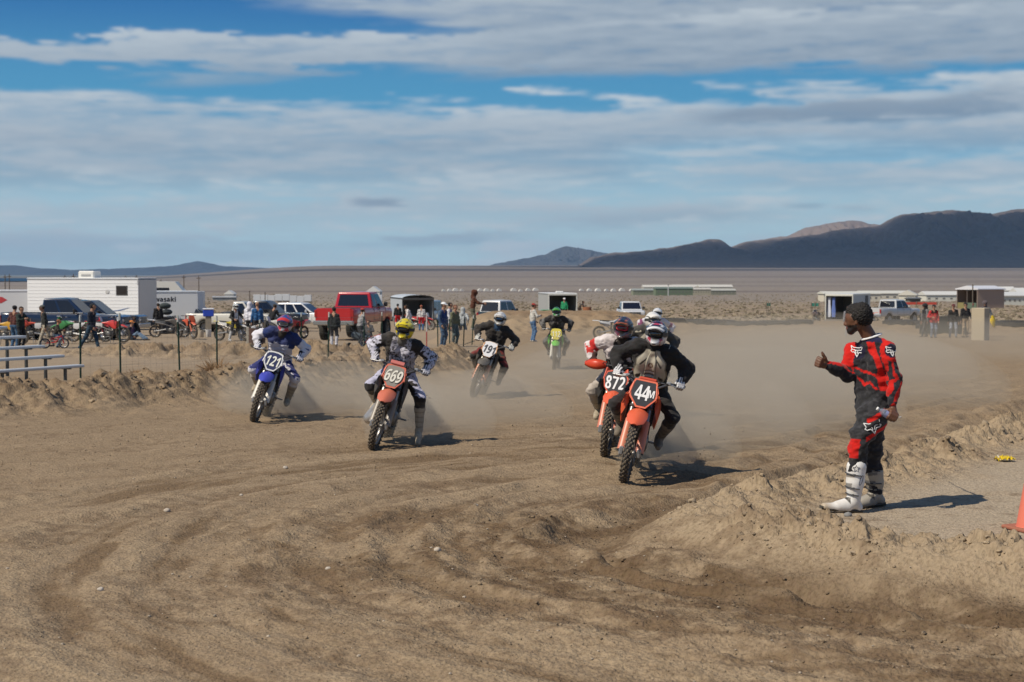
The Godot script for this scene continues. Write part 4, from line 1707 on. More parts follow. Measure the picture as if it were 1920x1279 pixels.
		part(root, "side_panel", mb, plm)
	mb = MB.new()
	mb.col = s.get("seat", Color(0.02, 0.02, 0.02))
	rows = []
	for e in [[0.10, 0.955, 0.055, 0.05], [0.0, 0.945, 0.075, 0.07], [-0.2, 0.935, 0.10, 0.08], [-0.45, 0.95, 0.11, 0.08], [-0.66, 0.965, 0.085, 0.055], [-0.72, 0.965, 0.05, 0.03]]:
		var q := PackedVector3Array()
		for i in 10:
			var a := TAU * i / 10.0
			q.append(Vector3(signf(cos(a)) * pow(absf(cos(a)), 0.6) * e[2], e[1] - e[3] * 0.5 + signf(sin(a)) * pow(absf(sin(a)), 0.6) * e[3] * 0.5, e[0]))
		rows.append(q)
	mb.grid(rows, true)
	mb.poly(Array(rows[0]), rows[1][0])
	mb.poly(Array(rows[-1]), rows[-2][0])
	part(root, "seat", mb, mat("seat", 0.8))
	mb = MB.new()
	mb.col = s.get("rear", pl2)
	sheet(mb, [[Vector3(0, 0.90, -0.55), 0.10, 0.03], [Vector3(0, 0.935, -0.75), 0.095, 0.03], [Vector3(0, 0.96, -0.95), 0.085, 0.03], [Vector3(0, 0.955, -1.08), 0.06, 0.02]], 0.007)
	part(root, "rear_fender", mb, plm)
	# frame, swingarm
	mb = MB.new()
	mb.col = s.get("frame", Color(0.07, 0.07, 0.075))
	mb.tube([head, Vector3(0, 0.72, 0.36), Vector3(0.06, 0.30, 0.27), Vector3(0.10, 0.26, 0.0), Vector3(0.11, 0.42, -0.16), Vector3(0.10, 0.80, -0.12)], 0.02, 6)
	mb.tube([Vector3(0, 0.72, 0.36), Vector3(-0.06, 0.30, 0.27), Vector3(-0.10, 0.26, 0.0), Vector3(-0.11, 0.42, -0.16), Vector3(-0.10, 0.80, -0.12)], 0.02, 6)
	for sx in [-1.0, 1.0]:
		mb.tube([head, Vector3(sx * 0.08, 0.86, 0.2), Vector3(sx * 0.09, 0.82, -0.1), Vector3(sx * 0.08, 0.90, -0.6)], 0.017, 6)
		mb.tube([Vector3(sx * 0.10, 0.5, -0.18), Vector3(sx * 0.09, 0.78, -0.5)], 0.013, 6)
	part(root, "frame", mb, steel)
	mb = MB.new()
	mb.col = Color(0.38, 0.38, 0.38)
	for sx in [-1.0, 1.0]:
		mb.tube([Vector3(sx * 0.085, 0.44, -0.15), Vector3(sx * 0.095, 0.37, -0.5), Vector3(sx * 0.09, 0.335, -0.78)], [0.03, 0.028, 0.022], 6, true, 1.4)
	part(root, "swingarm", mb, steel)
	# engine
	mb = MB.new()
	mb.col = Color(0.17, 0.165, 0.16)
	mb.box(Vector3(0, 0.41, 0.03), Vector3(0.22, 0.24, 0.36), 0.05)
	mb.box(Vector3(0, 0.60, 0.12), Vector3(0.15, 0.22, 0.16), 0.03, Basis(Vector3.RIGHT, 0.2))
	mb.col = Color(0.26, 0.255, 0.25)
	for sx in [-1.0, 1.0]:
		mb.lathe(Vector3(sx * 0.10, 0.40, 0.07), Vector3(sx, 0, 0), [Vector2(0.10, 0), Vector2(0.095, 0.035), Vector2(0.06, 0.045), Vector2(0.0, 0.046)], 16)
	part(root, "engine", mb, steel)
	mb = MB.new()
	mb.col = s.get("pipe_color", Color(0.33, 0.31, 0.29))
	if s.get("pipe", false):
		mb.tube([Vector3(-0.03, 0.60, 0.22), Vector3(-0.10, 0.50, 0.36), Vector3(-0.17, 0.36, 0.36), Vector3(-0.20, 0.33, 0.22), Vector3(-0.17, 0.45, 0.05), Vector3(-0.14, 0.62, -0.1), Vector3(-0.14, 0.72, -0.3)], [0.024, 0.045, 0.075, 0.088, 0.075, 0.04, 0.02], 10)
	else:
		mb.tube([Vector3(-0.03, 0.62, 0.20), Vector3(-0.07, 0.56, 0.31), Vector3(-0.13, 0.55, 0.2), Vector3(-0.14, 0.66, -0.1), Vector3(-0.135, 0.72, -0.32)], [0.02, 0.021, 0.021, 0.022, 0.024], 8)
	mb.tube([Vector3(-0.135, 0.72, -0.30), Vector3(-0.14, 0.80, -0.72)], [0.045, 0.05], 10)
	part(root, "exhaust", mb, steel)
	for sx in [-1.0, 1.0]:
		mb = MB.new()
		mb.col = Color(0.25, 0.25, 0.25)
		mb.box(Vector3(sx * 0.20, 0.40, -0.13), Vector3(0.11, 0.02, 0.055), 0.004)
		mb.tube([Vector3(sx * 0.10, 0.40, -0.13), Vector3(sx * 0.16, 0.40, -0.13)], 0.012, 6)
		part(root, "footpeg", mb, steel)
	if s.get("stand", false):
		mb = MB.new()
		mb.col = Color(0.3, 0.3, 0.3)
		mb.box(Vector3(0, 0.27, 0.02), Vector3(0.3, 0.03, 0.3), 0.005)
		for sx in [-1.0, 1.0]:
			for sz in [-1.0, 1.0]:
				mb.tube([Vector3(sx * 0.13, 0.26, 0.02 + sz * 0.13), Vector3(sx * 0.19, 0.0, 0.02 + sz * 0.19)], 0.012, 5)
		part(root, "stand", mb, steel)
	return root


func bike_place(px: float, d: float, yaw: float, lean: float, front := true) -> Transform3D:
	# so that the front (or rear) tyre touches the ground where the photograph shows it
	var p := spot(px, d)
	var b := Basis(Vector3.UP, deg_to_rad(yaw)) * Basis(Vector3(0, 0, 1), deg_to_rad(-lean))
	var off := b * Vector3(0, 0, 0.74 if front else -0.74)
	var o := p - off
	# pitch so that both tyres rest on the ground
	var r := p - off * 2.0
	var hr := ground(r.x, -r.z)
	o.y = (p.y + hr) * 0.5 - 0.012
	var slope := atan2((p.y - hr) * (1.0 if front else -1.0), 1.48)
	return Transform3D(Basis(Vector3.UP, deg_to_rad(yaw)) * Basis(Vector3.RIGHT, -slope) * Basis(Vector3(0, 0, 1), deg_to_rad(-lean)), o)


# ---------------------------------------------------------------- the riders

func steer_turn(deg: float) -> Transform3D:
	var axis := Vector3(0, cos(RAKE), -sin(RAKE))
	var head := Vector3(0, 0.94, 0.44)
	var b := Basis(axis, deg_to_rad(deg))
	return Transform3D(b, head - b * head)


func suit(c: Dictionary) -> Callable:
	# colours of a rider's clothing by zone
	var dust := Color(0.34, 0.27, 0.19)
	var top: Color = c.top
	var sleeve: Color = c.get("sleeve", top)
	var fore: Color = c.get("fore", sleeve)
	var pants: Color = c.get("pants", Color(0.03, 0.03, 0.03))
	var knee: Color = c.get("knee", pants)
	var boot: Color = c.get("boot", Color(0.3, 0.25, 0.18))
	var alt: Color = c.get("alt", top)
	var style: String = c.get("style", "")
	return func(tag, p, t, n):
		var w: float = nz2.get_noise_3dv(p * 1.6)
		var f: float = nz3.get_noise_3dv(p * 1.1)
		var col := top
		match tag:
			TORSO:
				col = top
				if style == "zebra":
					col = alt if absf(f * 1.2 + w) < 0.16 else top
					if absf(p.x) > 0.185 + w * 0.03:
						col = Color(0.02, 0.02, 0.022)
				elif style == "yoke":
					col = alt if p.y > 1.32 + absf(p.x) * 0.25 - 0.05 else top
					if absf(p.x) > 0.12 and p.y > 1.25:
						col = alt
				elif style == "fleck":
					col = alt if absf(p.x) > 0.10 + f * 0.08 and p.y > 1.2 else top
			UPPER, FORE:
				col = sleeve if tag == UPPER else fore
				if style == "zebra":
					col = alt if absf(f * 1.2 + w) < 0.15 else sleeve
					if n.y < -0.25 + w * 0.2 or (tag == UPPER and t < 0.3):
						col = Color(0.02, 0.02, 0.022)
				elif style == "yoke":
					col = alt if (tag == UPPER and t < 0.45) or n.y > 0.62 + w * 0.3 and tag == FORE else sleeve
				elif style == "fleck":
					col = c.get("patch", sleeve) if (tag == UPPER and t > 0.55 and t < 0.85) or (tag == FORE and w > 0.12) else sleeve
			NECK:
				col = c.get("neck", top)
			HIPS:
				col = pants
			THIGH:
				col = pants
				if c.has("stripe") and n.y > 0.35 + w * 0.4:
					col = c.stripe
			SHIN:
				col = knee
			BOOT:
				col = boot * (1.0 + w * 0.35)
				if absf(fposmod(t * 4.0, 1.0) - 0.5) < 0.1 and n.z > 0.1:
					col = boot * 0.55
		var grime: float = (0.30 if tag == BOOT or tag == SHIN else 0.07) * clampf(0.7 + w, 0.0, 1.5) * c.get("grime", 1.0)
		col = col.lerp(dust, clampf(grime, 0.0, 0.8))
		return col * (1.0 + f * 0.08)


func racer(o: Dictionary) -> void:
	var at := bike_place(o.px, o.d, o.yaw, o.lean)
	var st := steer_turn(o.bike.get("steer", 0.0))
	var s: Dictionary = o.rider
	s.hip = s.get("hip", Vector3(0.0, 1.045, -0.10))
	s.neck = s.get("neck", Vector3(-0.02, 1.49, 0.24))
	for key in ["l", "r"]:
		var x := 1.0 if key == "l" else -1.0
		s["hand_" + key] = st * Vector3(x * 0.355, 1.137, 0.222)
		s["grip_" + key] = st.basis * Vector3(0.9, -0.03 * x, -0.42 * x)
		if not s.has("foot_" + key):
			s["foot_" + key] = Vector3(x * 0.205, 0.515, -0.17)
	make_bike("motorcycle", o.bike_label, "racing motorcycles on the track", o.bike, at)
	make_rider(o.label, s, suit(o.suit), at)


func build_race() -> void:
	var orange := Color(0.72, 0.085, 0.018)
	var black := Color(0.018, 0.018, 0.02)
	racer({"px": 1168.0, "d": 17.6, "yaw": -8.5, "lean": 12.5,
		"label": "rider in black with pale chest protector, riding the orange bike numbered 44M",
		"bike_label": "orange motocross bike with black plate numbered 44M, nearest of the pack",
		"bike": {"plastic": orange, "fender": orange, "guard": Color(0.68, 0.17, 0.09), "side": black, "rear": orange, "shroud": orange, "tank": black, "plate": Color(0.03, 0.03, 0.032), "plate_edge": Color(0.75, 0.16, 0.08), "hex": true, "inset": 0.88, "number": "44", "suffix": "M", "digits": Color(0.8, 0.8, 0.8), "number_width": 0.15, "rim": Color(0.05, 0.05, 0.05), "steer": -2.0, "fork": Color(0.25, 0.25, 0.26), "dusty": 0.3, "pad": Color(0.5, 0.06, 0.03)},
		"rider": {"look": Vector3(-0.03, -0.05, 0.10), "glove": Color(0.6, 0.6, 0.62), "glove_key": "striped", "plate": Color(0.46, 0.42, 0.34), "plate_mark": Color(0.14, 0.08, 0.05), "seed": 3, "bulk": 1.10, "neck": Vector3(-0.02, 1.535, 0.24), "foot_l": Vector3(0.25, 0.46, -0.2), "knee_l": Vector3(0.75, 0.2, 1.0),
			"helmet": {"shell": Color(0.015, 0.015, 0.025), "chin": Color(0.62, 0.62, 0.64), "mark": Color(0.45, 0.03, 0.03), "graphic": 0.93, "peak": Color(0.012, 0.012, 0.025), "peak_mark": Color(0.5, 0.02, 0.02), "peak_style": 1, "goggle": Color(0.02, 0.02, 0.02), "strap": Color(0.05, 0.05, 0.05), "lens": Color(0.03, 0.02, 0.015)}},
		"suit": {"top": black, "pants": Color(0.022, 0.022, 0.024), "boot": Color(0.17, 0.145, 0.115), "neck": black, "grime": 0.35}})
	racer({"px": 1133.0, "d": 19.8, "yaw": -7.5, "lean": 8.0,
		"label": "rider in black vest with red and white sleeves on the bike numbered 872",
		"bike_label": "orange motocross bike numbered 872, half hidden behind the nearest bike",
		"bike": {"plastic": orange, "guard": Color(0.6, 0.16, 0.09), "shroud": black, "side": black, "rear": orange, "tank": black, "plate": Color(0.025, 0.025, 0.028), "plate_edge": Color(0.65, 0.10, 0.05), "number": "872", "digits": Color(0.8, 0.8, 0.8), "plate_drop": 0.075, "number_width": 0.225, "rim": Color(0.05, 0.05, 0.05), "handguard": Color(0.55, 0.05, 0.015), "steer": -3.0, "dusty": 0.2},
		"rider": {"look": Vector3(0.01, -0.1, 0.02), "glove": Color(0.06, 0.03, 0.025), "seed": 4,
			"helmet": {"shell": Color(0.02, 0.03, 0.035), "chin": Color(0.05, 0.05, 0.055), "mark": Color(0.16, 0.03, 0.03), "graphic": 0.75, "peak": Color(0.015, 0.022, 0.026), "peak_mark": Color(0.42, 0.12, 0.05), "peak_style": 3, "goggle": Color(0.55, 0.03, 0.05), "lens": Color(0.10, 0.012, 0.012), "vent": Color(0.5, 0.5, 0.5)}},
		"suit": {"top": black, "alt": Color(0.55, 0.50, 0.50), "sleeve": Color(0.62, 0.57, 0.57), "patch": Color(0.5, 0.02, 0.02), "style": "fleck", "pants": Color(0.42, 0.37, 0.32), "knee": Color(0.36, 0.31, 0.26), "boot": Color(0.40, 0.34, 0.25)}})
	racer({"px": 697.0, "d": 21.0, "yaw": -3.0, "lean": 16.0,
		"label": "rider in grey patterned jersey and yellow helmet with left foot off the peg",
		"bike_label": "dusty salmon orange motocross bike numbered 669, ridden by the yellow helmet",
		"bike": {"plastic": Color(0.62, 0.12, 0.06), "guard": Color(0.20, 0.19, 0.18), "side": Color(0.5, 0.5, 0.5), "rear": Color(0.6, 0.6, 0.6), "tank": black, "shroud": Color(0.05, 0.05, 0.055), "plate": Color(0.25, 0.235, 0.20), "plate_edge": Color(0.60, 0.14, 0.08), "number": "669", "digits": Color(0.72, 0.70, 0.62), "outlined": true, "slant": 0.15, "number_width": 0.212, "inset": 0.86, "strip": Color(0.50, 0.14, 0.12), "pipe": true, "pipe_color": Color(0.5, 0.48, 0.46), "steer": -3.0, "dusty": 0.4},
		"rider": {"look": Vector3(0.03, -0.08, 0.16), "glove": Color(0.5, 0.5, 0.56), "glove_key": "striped", "seed": 5, "foot_l": Vector3(0.47, 0.36, 0.02), "toe_l": Vector3(0.05, -0.12, 0.17), "knee_l": Vector3(0.7, 0.35, 0.7), "hip": Vector3(-0.02, 1.05, -0.08), "neck": Vector3(-0.06, 1.50, 0.22),
			"helmet": {"shell": Color(0.62, 0.50, 0.01), "chin": Color(0.60, 0.48, 0.01), "mark": Color(0.02, 0.02, 0.02), "graphic": 0.9, "peak": Color(0.68, 0.56, 0.01), "peak_mark": Color(0.02, 0.02, 0.02), "peak_style": 3, "goggle": Color(0.02, 0.02, 0.02), "lens": Color(0.012, 0.012, 0.014)}},
		"suit": {"top": Color(0.46, 0.46, 0.54), "alt": Color(0.025, 0.025, 0.03), "sleeve": Color(0.52, 0.52, 0.62), "style": "zebra", "pants": Color(0.02, 0.02, 0.024), "stripe": Color(0.42, 0.42, 0.55), "knee": Color(0.02, 0.02, 0.022), "boot": Color(0.44, 0.38, 0.29), "neck": Color(0.10, 0.10, 0.10)}})
	racer({"px": 474.0, "d": 25.2, "yaw": 1.5, "lean": 17.5,
		"label": "rider in navy and white with blue and red helmet, leftmost of the pack",
		"bike_label": "blue and white motocross bike numbered 121, leftmost of the pack",
		"bike": {"plastic": Color(0.65, 0.65, 0.66), "fender": Color(0.015, 0.035, 0.42), "guard": Color(0.62, 0.60, 0.55), "shroud": Color(0.015, 0.03, 0.30), "side": Color(0.6, 0.6, 0.6), "rear": Color(0.015, 0.03, 0.35), "tank": Color(0.02, 0.03, 0.25), "plate": Color(0.012, 0.02, 0.09), "plate_edge": Color(0.68, 0.68, 0.68), "number": "121", "digits": Color(0.78, 0.78, 0.70), "slant": 0.12, "number_width": 0.195, "inset": 0.86, "steer": -3.0, "dusty": 0.2},
		"rider": {"look": Vector3(0.05, -0.10, 0.16), "glove": Color(0.55, 0.55, 0.62), "glove_key": "striped", "seed": 6, "foot_l": Vector3(0.34, 0.45, -0.08), "knee_l": Vector3(0.6, 0.3, 0.9), "neck": Vector3(-0.03, 1.49, 0.21), "hip": Vector3(0, 1.03, -0.10),
			"helmet": {"shell": Color(0.03, 0.06, 0.22), "chin": Color(0.40, 0.40, 0.43), "mark": Color(0.5, 0.03, 0.03), "graphic": 0.6, "peak": Color(0.03, 0.06, 0.24), "peak_mark": Color(0.55, 0.04, 0.03), "peak_style": 2, "goggle": Color(0.35, 0.35, 0.36), "lens": Color(0.16, 0.15, 0.14)}},
		"suit": {"top": Color(0.58, 0.58, 0.64), "alt": Color(0.014, 0.03, 0.12), "sleeve": Color(0.60, 0.60, 0.66), "style": "yoke", "pants": Color(0.58, 0.57, 0.60), "stripe": Color(0.02, 0.03, 0.14), "knee": Color(0.56, 0.55, 0.56), "boot": Color(0.36, 0.31, 0.23), "neck": Color(0.03, 0.03, 0.03)}})
	racer({"px": 885.0, "d": 31.5, "yaw": -6.0, "lean": 19.0,
		"label": "rider in plain black sweatshirt and white helmet with blue goggles",
		"bike_label": "dark dusty motocross bike with white plate numbered 191 in the middle",
		"bike": {"plastic": Color(0.55, 0.09, 0.05), "fender": Color(0.06, 0.06, 0.06), "guard": Color(0.6, 0.18, 0.07), "shroud": Color(0.03, 0.03, 0.03), "side": black, "rear": black, "tank": black, "plate": Color(0.66, 0.66, 0.68), "plate_edge": Color(0.6, 0.28, 0.08), "inset": 0.97, "number": "191", "digits": Color(0.02, 0.02, 0.03), "slant": 0.12, "number_width": 0.22, "pad": Color(0.25, 0.25, 0.25), "steer": -5.0, "dusty": 0.4},
		"rider": {"look": Vector3(0.01, -0.02, 0.2), "glove": Color(0.5, 0.5, 0.47), "glove_key": "striped", "seed": 7, "neck": Vector3(-0.04, 1.51, 0.19), "foot_l": Vector3(0.30, 0.46, -0.22), "cell": 0.016,
			"helmet": {"shell": Color(0.62, 0.60, 0.56), "chin": Color(0.58, 0.57, 0.54), "mark": Color(0.2, 0.2, 0.2), "graphic": 0.96, "peak": Color(0.66, 0.64, 0.60), "peak_mark": Color(0.2, 0.18, 0.18), "peak_style": 3, "goggle": Color(0.02, 0.02, 0.02), "lens": Color(0.01, 0.09, 0.26)}},
		"suit": {"top": Color(0.022, 0.022, 0.024), "pants": Color(0.03, 0.03, 0.03), "stripe": Color(0.16, 0.025, 0.025), "knee": Color(0.04, 0.04, 0.04), "boot": Color(0.22, 0.17, 0.13), "neck": Color(0.02, 0.06, 0.13)}})
	racer({"px": 1039.0, "d": 44.5, "yaw": -5.0, "lean": 2.0,
		"label": "rider in black gear and green helmet, upright on the green bike",
		"bike_label": "bright green motocross bike with yellow plate, wheels veiled in dust",
		"bike": {"plastic": Color(0.09, 0.50, 0.03), "guard": Color(0.55, 0.55, 0.5), "plate": Color(0.62, 0.52, 0.07), "plate_edge": Color(0.60, 0.52, 0.08), "number": "112", "digits": Color(0.72, 0.70, 0.5), "outlined": true, "number_width": 0.22, "rear": Color(0.03, 0.03, 0.03), "side": Color(0.03, 0.03, 0.03), "tank": black, "steer": 4.0},
		"rider": {"look": Vector3(-0.04, 0.0, 0.0), "glove": Color(0.04, 0.04, 0.04), "seed": 8, "cell": 0.018,
			"helmet": {"shell": Color(0.02, 0.08, 0.03), "chin": Color(0.5, 0.5, 0.5), "mark": Color(0.06, 0.30, 0.04), "graphic": 0.5, "peak": Color(0.03, 0.14, 0.04), "peak_mark": Color(0.08, 0.35, 0.03), "peak_style": 2, "lens": Color(0.03, 0.025, 0.02)}},
		"suit": {"top": Color(0.03, 0.03, 0.032), "alt": Color(0.10, 0.10, 0.10), "style": "fleck", "sleeve": Color(0.025, 0.025, 0.028), "patch": Color(0.13, 0.13, 0.13), "pants": Color(0.03, 0.03, 0.032), "stripe": Color(0.10, 0.10, 0.10), "boot": Color(0.05, 0.05, 0.05)}})
	racer({"px": 1196.0, "d": 26.0, "yaw": -8.0, "lean": 8.0,
		"label": "rider in white helmet and pale chest protector, hidden behind the two orange bikes",
		"bike_label": "dark motocross bike mostly hidden behind the nearest orange bike",
		"bike": {"plastic": Color(0.08, 0.08, 0.085), "plate": Color(0.6, 0.6, 0.6), "plate_edge": Color(0.08, 0.08, 0.08), "steer": -3.0},
		"rider": {"look": Vector3(-0.09, 0.35, 0.08), "glove": Color(0.05, 0.05, 0.05), "plate": Color(0.44, 0.40, 0.32), "seed": 9, "cell": 0.016,
			"helmet": {"shell": Color(0.68, 0.66, 0.62), "chin": Color(0.64, 0.62, 0.58), "mark": Color(0.66, 0.64, 0.6), "peak": Color(0.68, 0.66, 0.62), "peak_mark": Color(0.5, 0.06, 0.05), "goggle": Color(0.25, 0.25, 0.25), "lens": Color(0.02, 0.02, 0.02)}},
		"suit": {"top": Color(0.05, 0.05, 0.05), "pants": Color(0.04, 0.04, 0.04), "boot": Color(0.25, 0.21, 0.16)}})
	racer({"px": 1216.0, "d": 40.0, "yaw": -6.0, "lean": 8.0,
		"label": "rider in white and purple jersey and white helmet, farthest in the bunch at right",
		"bike_label": "motocross bike hidden behind the riders at right, farthest of that bunch",
		"bike": {"plastic": Color(0.5, 0.5, 0.5), "plate": Color(0.6, 0.6, 0.6), "plate_edge": Color(0.1, 0.1, 0.1)},
		"rider": {"look": Vector3(-0.09, 0.0, 0.08), "glove": Color(0.05, 0.05, 0.05), "seed": 10, "cell": 0.02,
			"helmet": {"shell": Color(0.66, 0.66, 0.66), "mark": Color(0.3, 0.3, 0.3), "lens": Color(0.02, 0.02, 0.02)}},
		"suit": {"top": Color(0.58, 0.55, 0.60), "alt": Color(0.16, 0.03, 0.12), "sleeve": Color(0.56, 0.54, 0.58), "patch": Color(0.18, 0.03, 0.12), "style": "fleck", "pants": Color(0.2, 0.2, 0.2)}})


# ---------------------------------------------------------------- the man on foot

const FOX := [[[-0.95, 0.80], [-0.42, 0.52], [0.42, 0.52], [0.95, 0.80], [0.80, 0.22], [1.0, -0.02], [0.80, -0.26], [0.38, -0.22], [0.24, -0.45], [0.0, -1.0], [-0.24, -0.45], [-0.38, -0.22], [-0.80, -0.26], [-1.0, -0.02], [-0.80, 0.22], [-0.95, 0.80]],
	[[-0.82, 0.14], [-0.30, 0.16], [-0.16, -0.05], [-0.12, -0.42]], [[0.82, 0.14], [0.30, 0.16], [0.16, -0.05], [0.12, -0.42]], [[-0.16, 0.10], [0.16, 0.10]]]


func emblem(root: Node3D, b: Blob, at: Vector3, r: Vector2, turn: float, w: float) -> void:
	# a fox-head outline sewn on the cloth: raised white lines that follow the body
	var mb := MB.new()
	mb.col = Color(0.74, 0.74, 0.74)
	for line in FOX:
		var pts := []
		for i in line.size():
			var a := Vector2(line[i][0], line[i][1])
			var steps := 1
			if i + 1 < line.size():
				steps = 3
			for k in steps:
				var p := a
				if i + 1 < line.size():
					p = a.lerp(Vector2(line[i + 1][0], line[i + 1][1]), k / 3.0)
				p = (p * r).rotated(turn)
				pts.append(b.march(at + Vector3(p.x, p.y, 0.35), Vector3(0, 0, -1), 0.002))
		mb.tube(pts, w, 5)
	part(root, "emblem", mb, cloth())


func make_boot(root: Node3D, ankle: Vector3, top: Vector3, toe_dir: Vector3, white: Color, clean: bool) -> void:
	# a tall motocross boot; toe_dir points along the sole
	var b := Blob.new()
	b.k = 110.0
	var up := (top - ankle).normalized()
	var fw := toe_dir.normalized()
	var dn := -(Vector3.UP - fw * Vector3.UP.dot(fw)).normalized()
	var side := fw.cross(dn).normalized()
	b.bone(ankle + up * 0.03, ankle.lerp(top, 0.55), 0.062, 0.076)
	b.bone(ankle.lerp(top, 0.55), top, 0.076, 0.086)
	b.bone(ankle.lerp(top, 0.3) + fw * 0.03, top + fw * 0.022, 0.04, 0.058)
	b.bone(ankle + dn * 0.02, ankle + dn * 0.065 - fw * 0.045, 0.055, 0.044)
	b.bone(ankle + dn * 0.03 + fw * 0.02, ankle + dn * 0.07 + fw * 0.14, 0.058, 0.050)
	for s in [-1.0, 1.0]:
		b.bone(ankle + dn * 0.075 + fw * 0.05 + side * s * 0.012, ankle + dn * 0.082 + fw * 0.268 + side * s * 0.012, 0.038, 0.030)
	var mb := MB.new()
	var cf := func(_t, p, _u, n):
		var q: Vector3 = p - ankle
		var h := q.dot(up)
		var f := q.dot(fw)
		var col := white
		if f > 0.17:
			col = white.lerp(Color(0.42, 0.34, 0.24), smoothstep(0.17, 0.30, f))
		if h < 0.02 and f > 0.05 and f < 0.085 + h:
			col = Color(0.03, 0.03, 0.03)
		if h > 0.10 and h < 0.15 and f > 0.055:
			col = Color(0.25, 0.24, 0.23)
		if h > 0.20 and h < 0.225 and f > 0.045:
			col = Color(0.2, 0.19, 0.18)
		return col.lerp(Color(0.34, 0.27, 0.19), clampf(0.16 + nz2.get_noise_3dv(p * 2.0) * 0.35 - h * 0.3, 0.0, 0.6)) * (1.0 if clean else 0.55)
	b.build(mb, 0.0075, cf, {}, null)
	var o := part(root, "boot", mb, mat("boot", 0.5))
	# sole
	mb = MB.new()
	mb.col = Color(0.06, 0.055, 0.05)
	var rows := []
	for i in 9:
		var u := i / 8.0
		var c := ankle + dn * (0.113 - 0.012 * smoothstep(0.25, 0.5, u) * (1.0 - u)) + fw * lerpf(-0.085, 0.305, u)
		if u > 0.85:
			c -= dn * (u - 0.85) * 0.09
		var w := 0.046 * pow(sin(PI * lerpf(0.14, 0.86, u)), 0.45)
		rows.append(PackedVector3Array([c + side * w, c + side * w - dn * 0.028, c - side * w - dn * 0.028, c - side * w]))
	mb.grid(rows, true)
	mb.poly(Array(rows[0]), rows[1][0])
	mb.poly(Array(rows[-1]), rows[-2][0])
	part(o, "sole", mb, mat("rubber", 0.92))
	# straps with buckles round the front of the shaft
	for h in [0.055, 0.115, 0.235]:
		mb = MB.new()
		mb.col = Color(0.03, 0.03, 0.032)
		var pts := []
		for k in 7:
			var a := lerpf(-0.5, 1.75, k / 6.0)
			var dir := (fw * cos(a) + side * sin(a)).normalized()
			if side.z < 0:
				dir = (fw * cos(a) - side * sin(a)).normalized()
			pts.append(b.march(ankle + up * (h - 0.012 * k / 6.0) + dir * 0.2, -dir, 0.004))
		mb.tube(pts, 0.011, 5, true, 0.4)
		part(o, "strap", mb, mat("black_part", 0.6))
		mb = MB.new()
		mb.col = Color(0.2, 0.2, 0.2)
		mb.box(pts[4], Vector3(0.026, 0.018, 0.014), 0.004)
		part(o, "buckle", mb, mat("steel", 0.4, 0.7))
	if clean:
		# dark outlines on the shin plate: a star and a blade
		mb = MB.new()
		mb.col = Color(0.05, 0.05, 0.06)
		var star := []
		for k in 11:
			var a := TAU * k / 10.0 + 0.2
			var r := 0.032 if k % 2 == 0 else 0.014
			var p := ankle + up * 0.285 + fw * 0.02 + fw * cos(a) * r + up * sin(a) * r
			star.append(b.march(p + Vector3(0, 0, 0.2), Vector3(0, 0, -1), 0.0015))
		mb.tube(star, 0.0028, 4)
		var blade := []
		for k in 13:
			var a := TAU * k / 12.0
			var p := ankle + up * (0.185 + 0.045 * sin(a)) - fw * (0.035 - 0.014 * cos(a) + 0.012 * sin(a))
			blade.append(b.march(p + Vector3(0, 0, 0.2), Vector3(0, 0, -1), 0.0015))
		mb.tube(blade, 0.0028, 4)
		part(o, "outline_mark", mb, mat("black_part", 0.6))


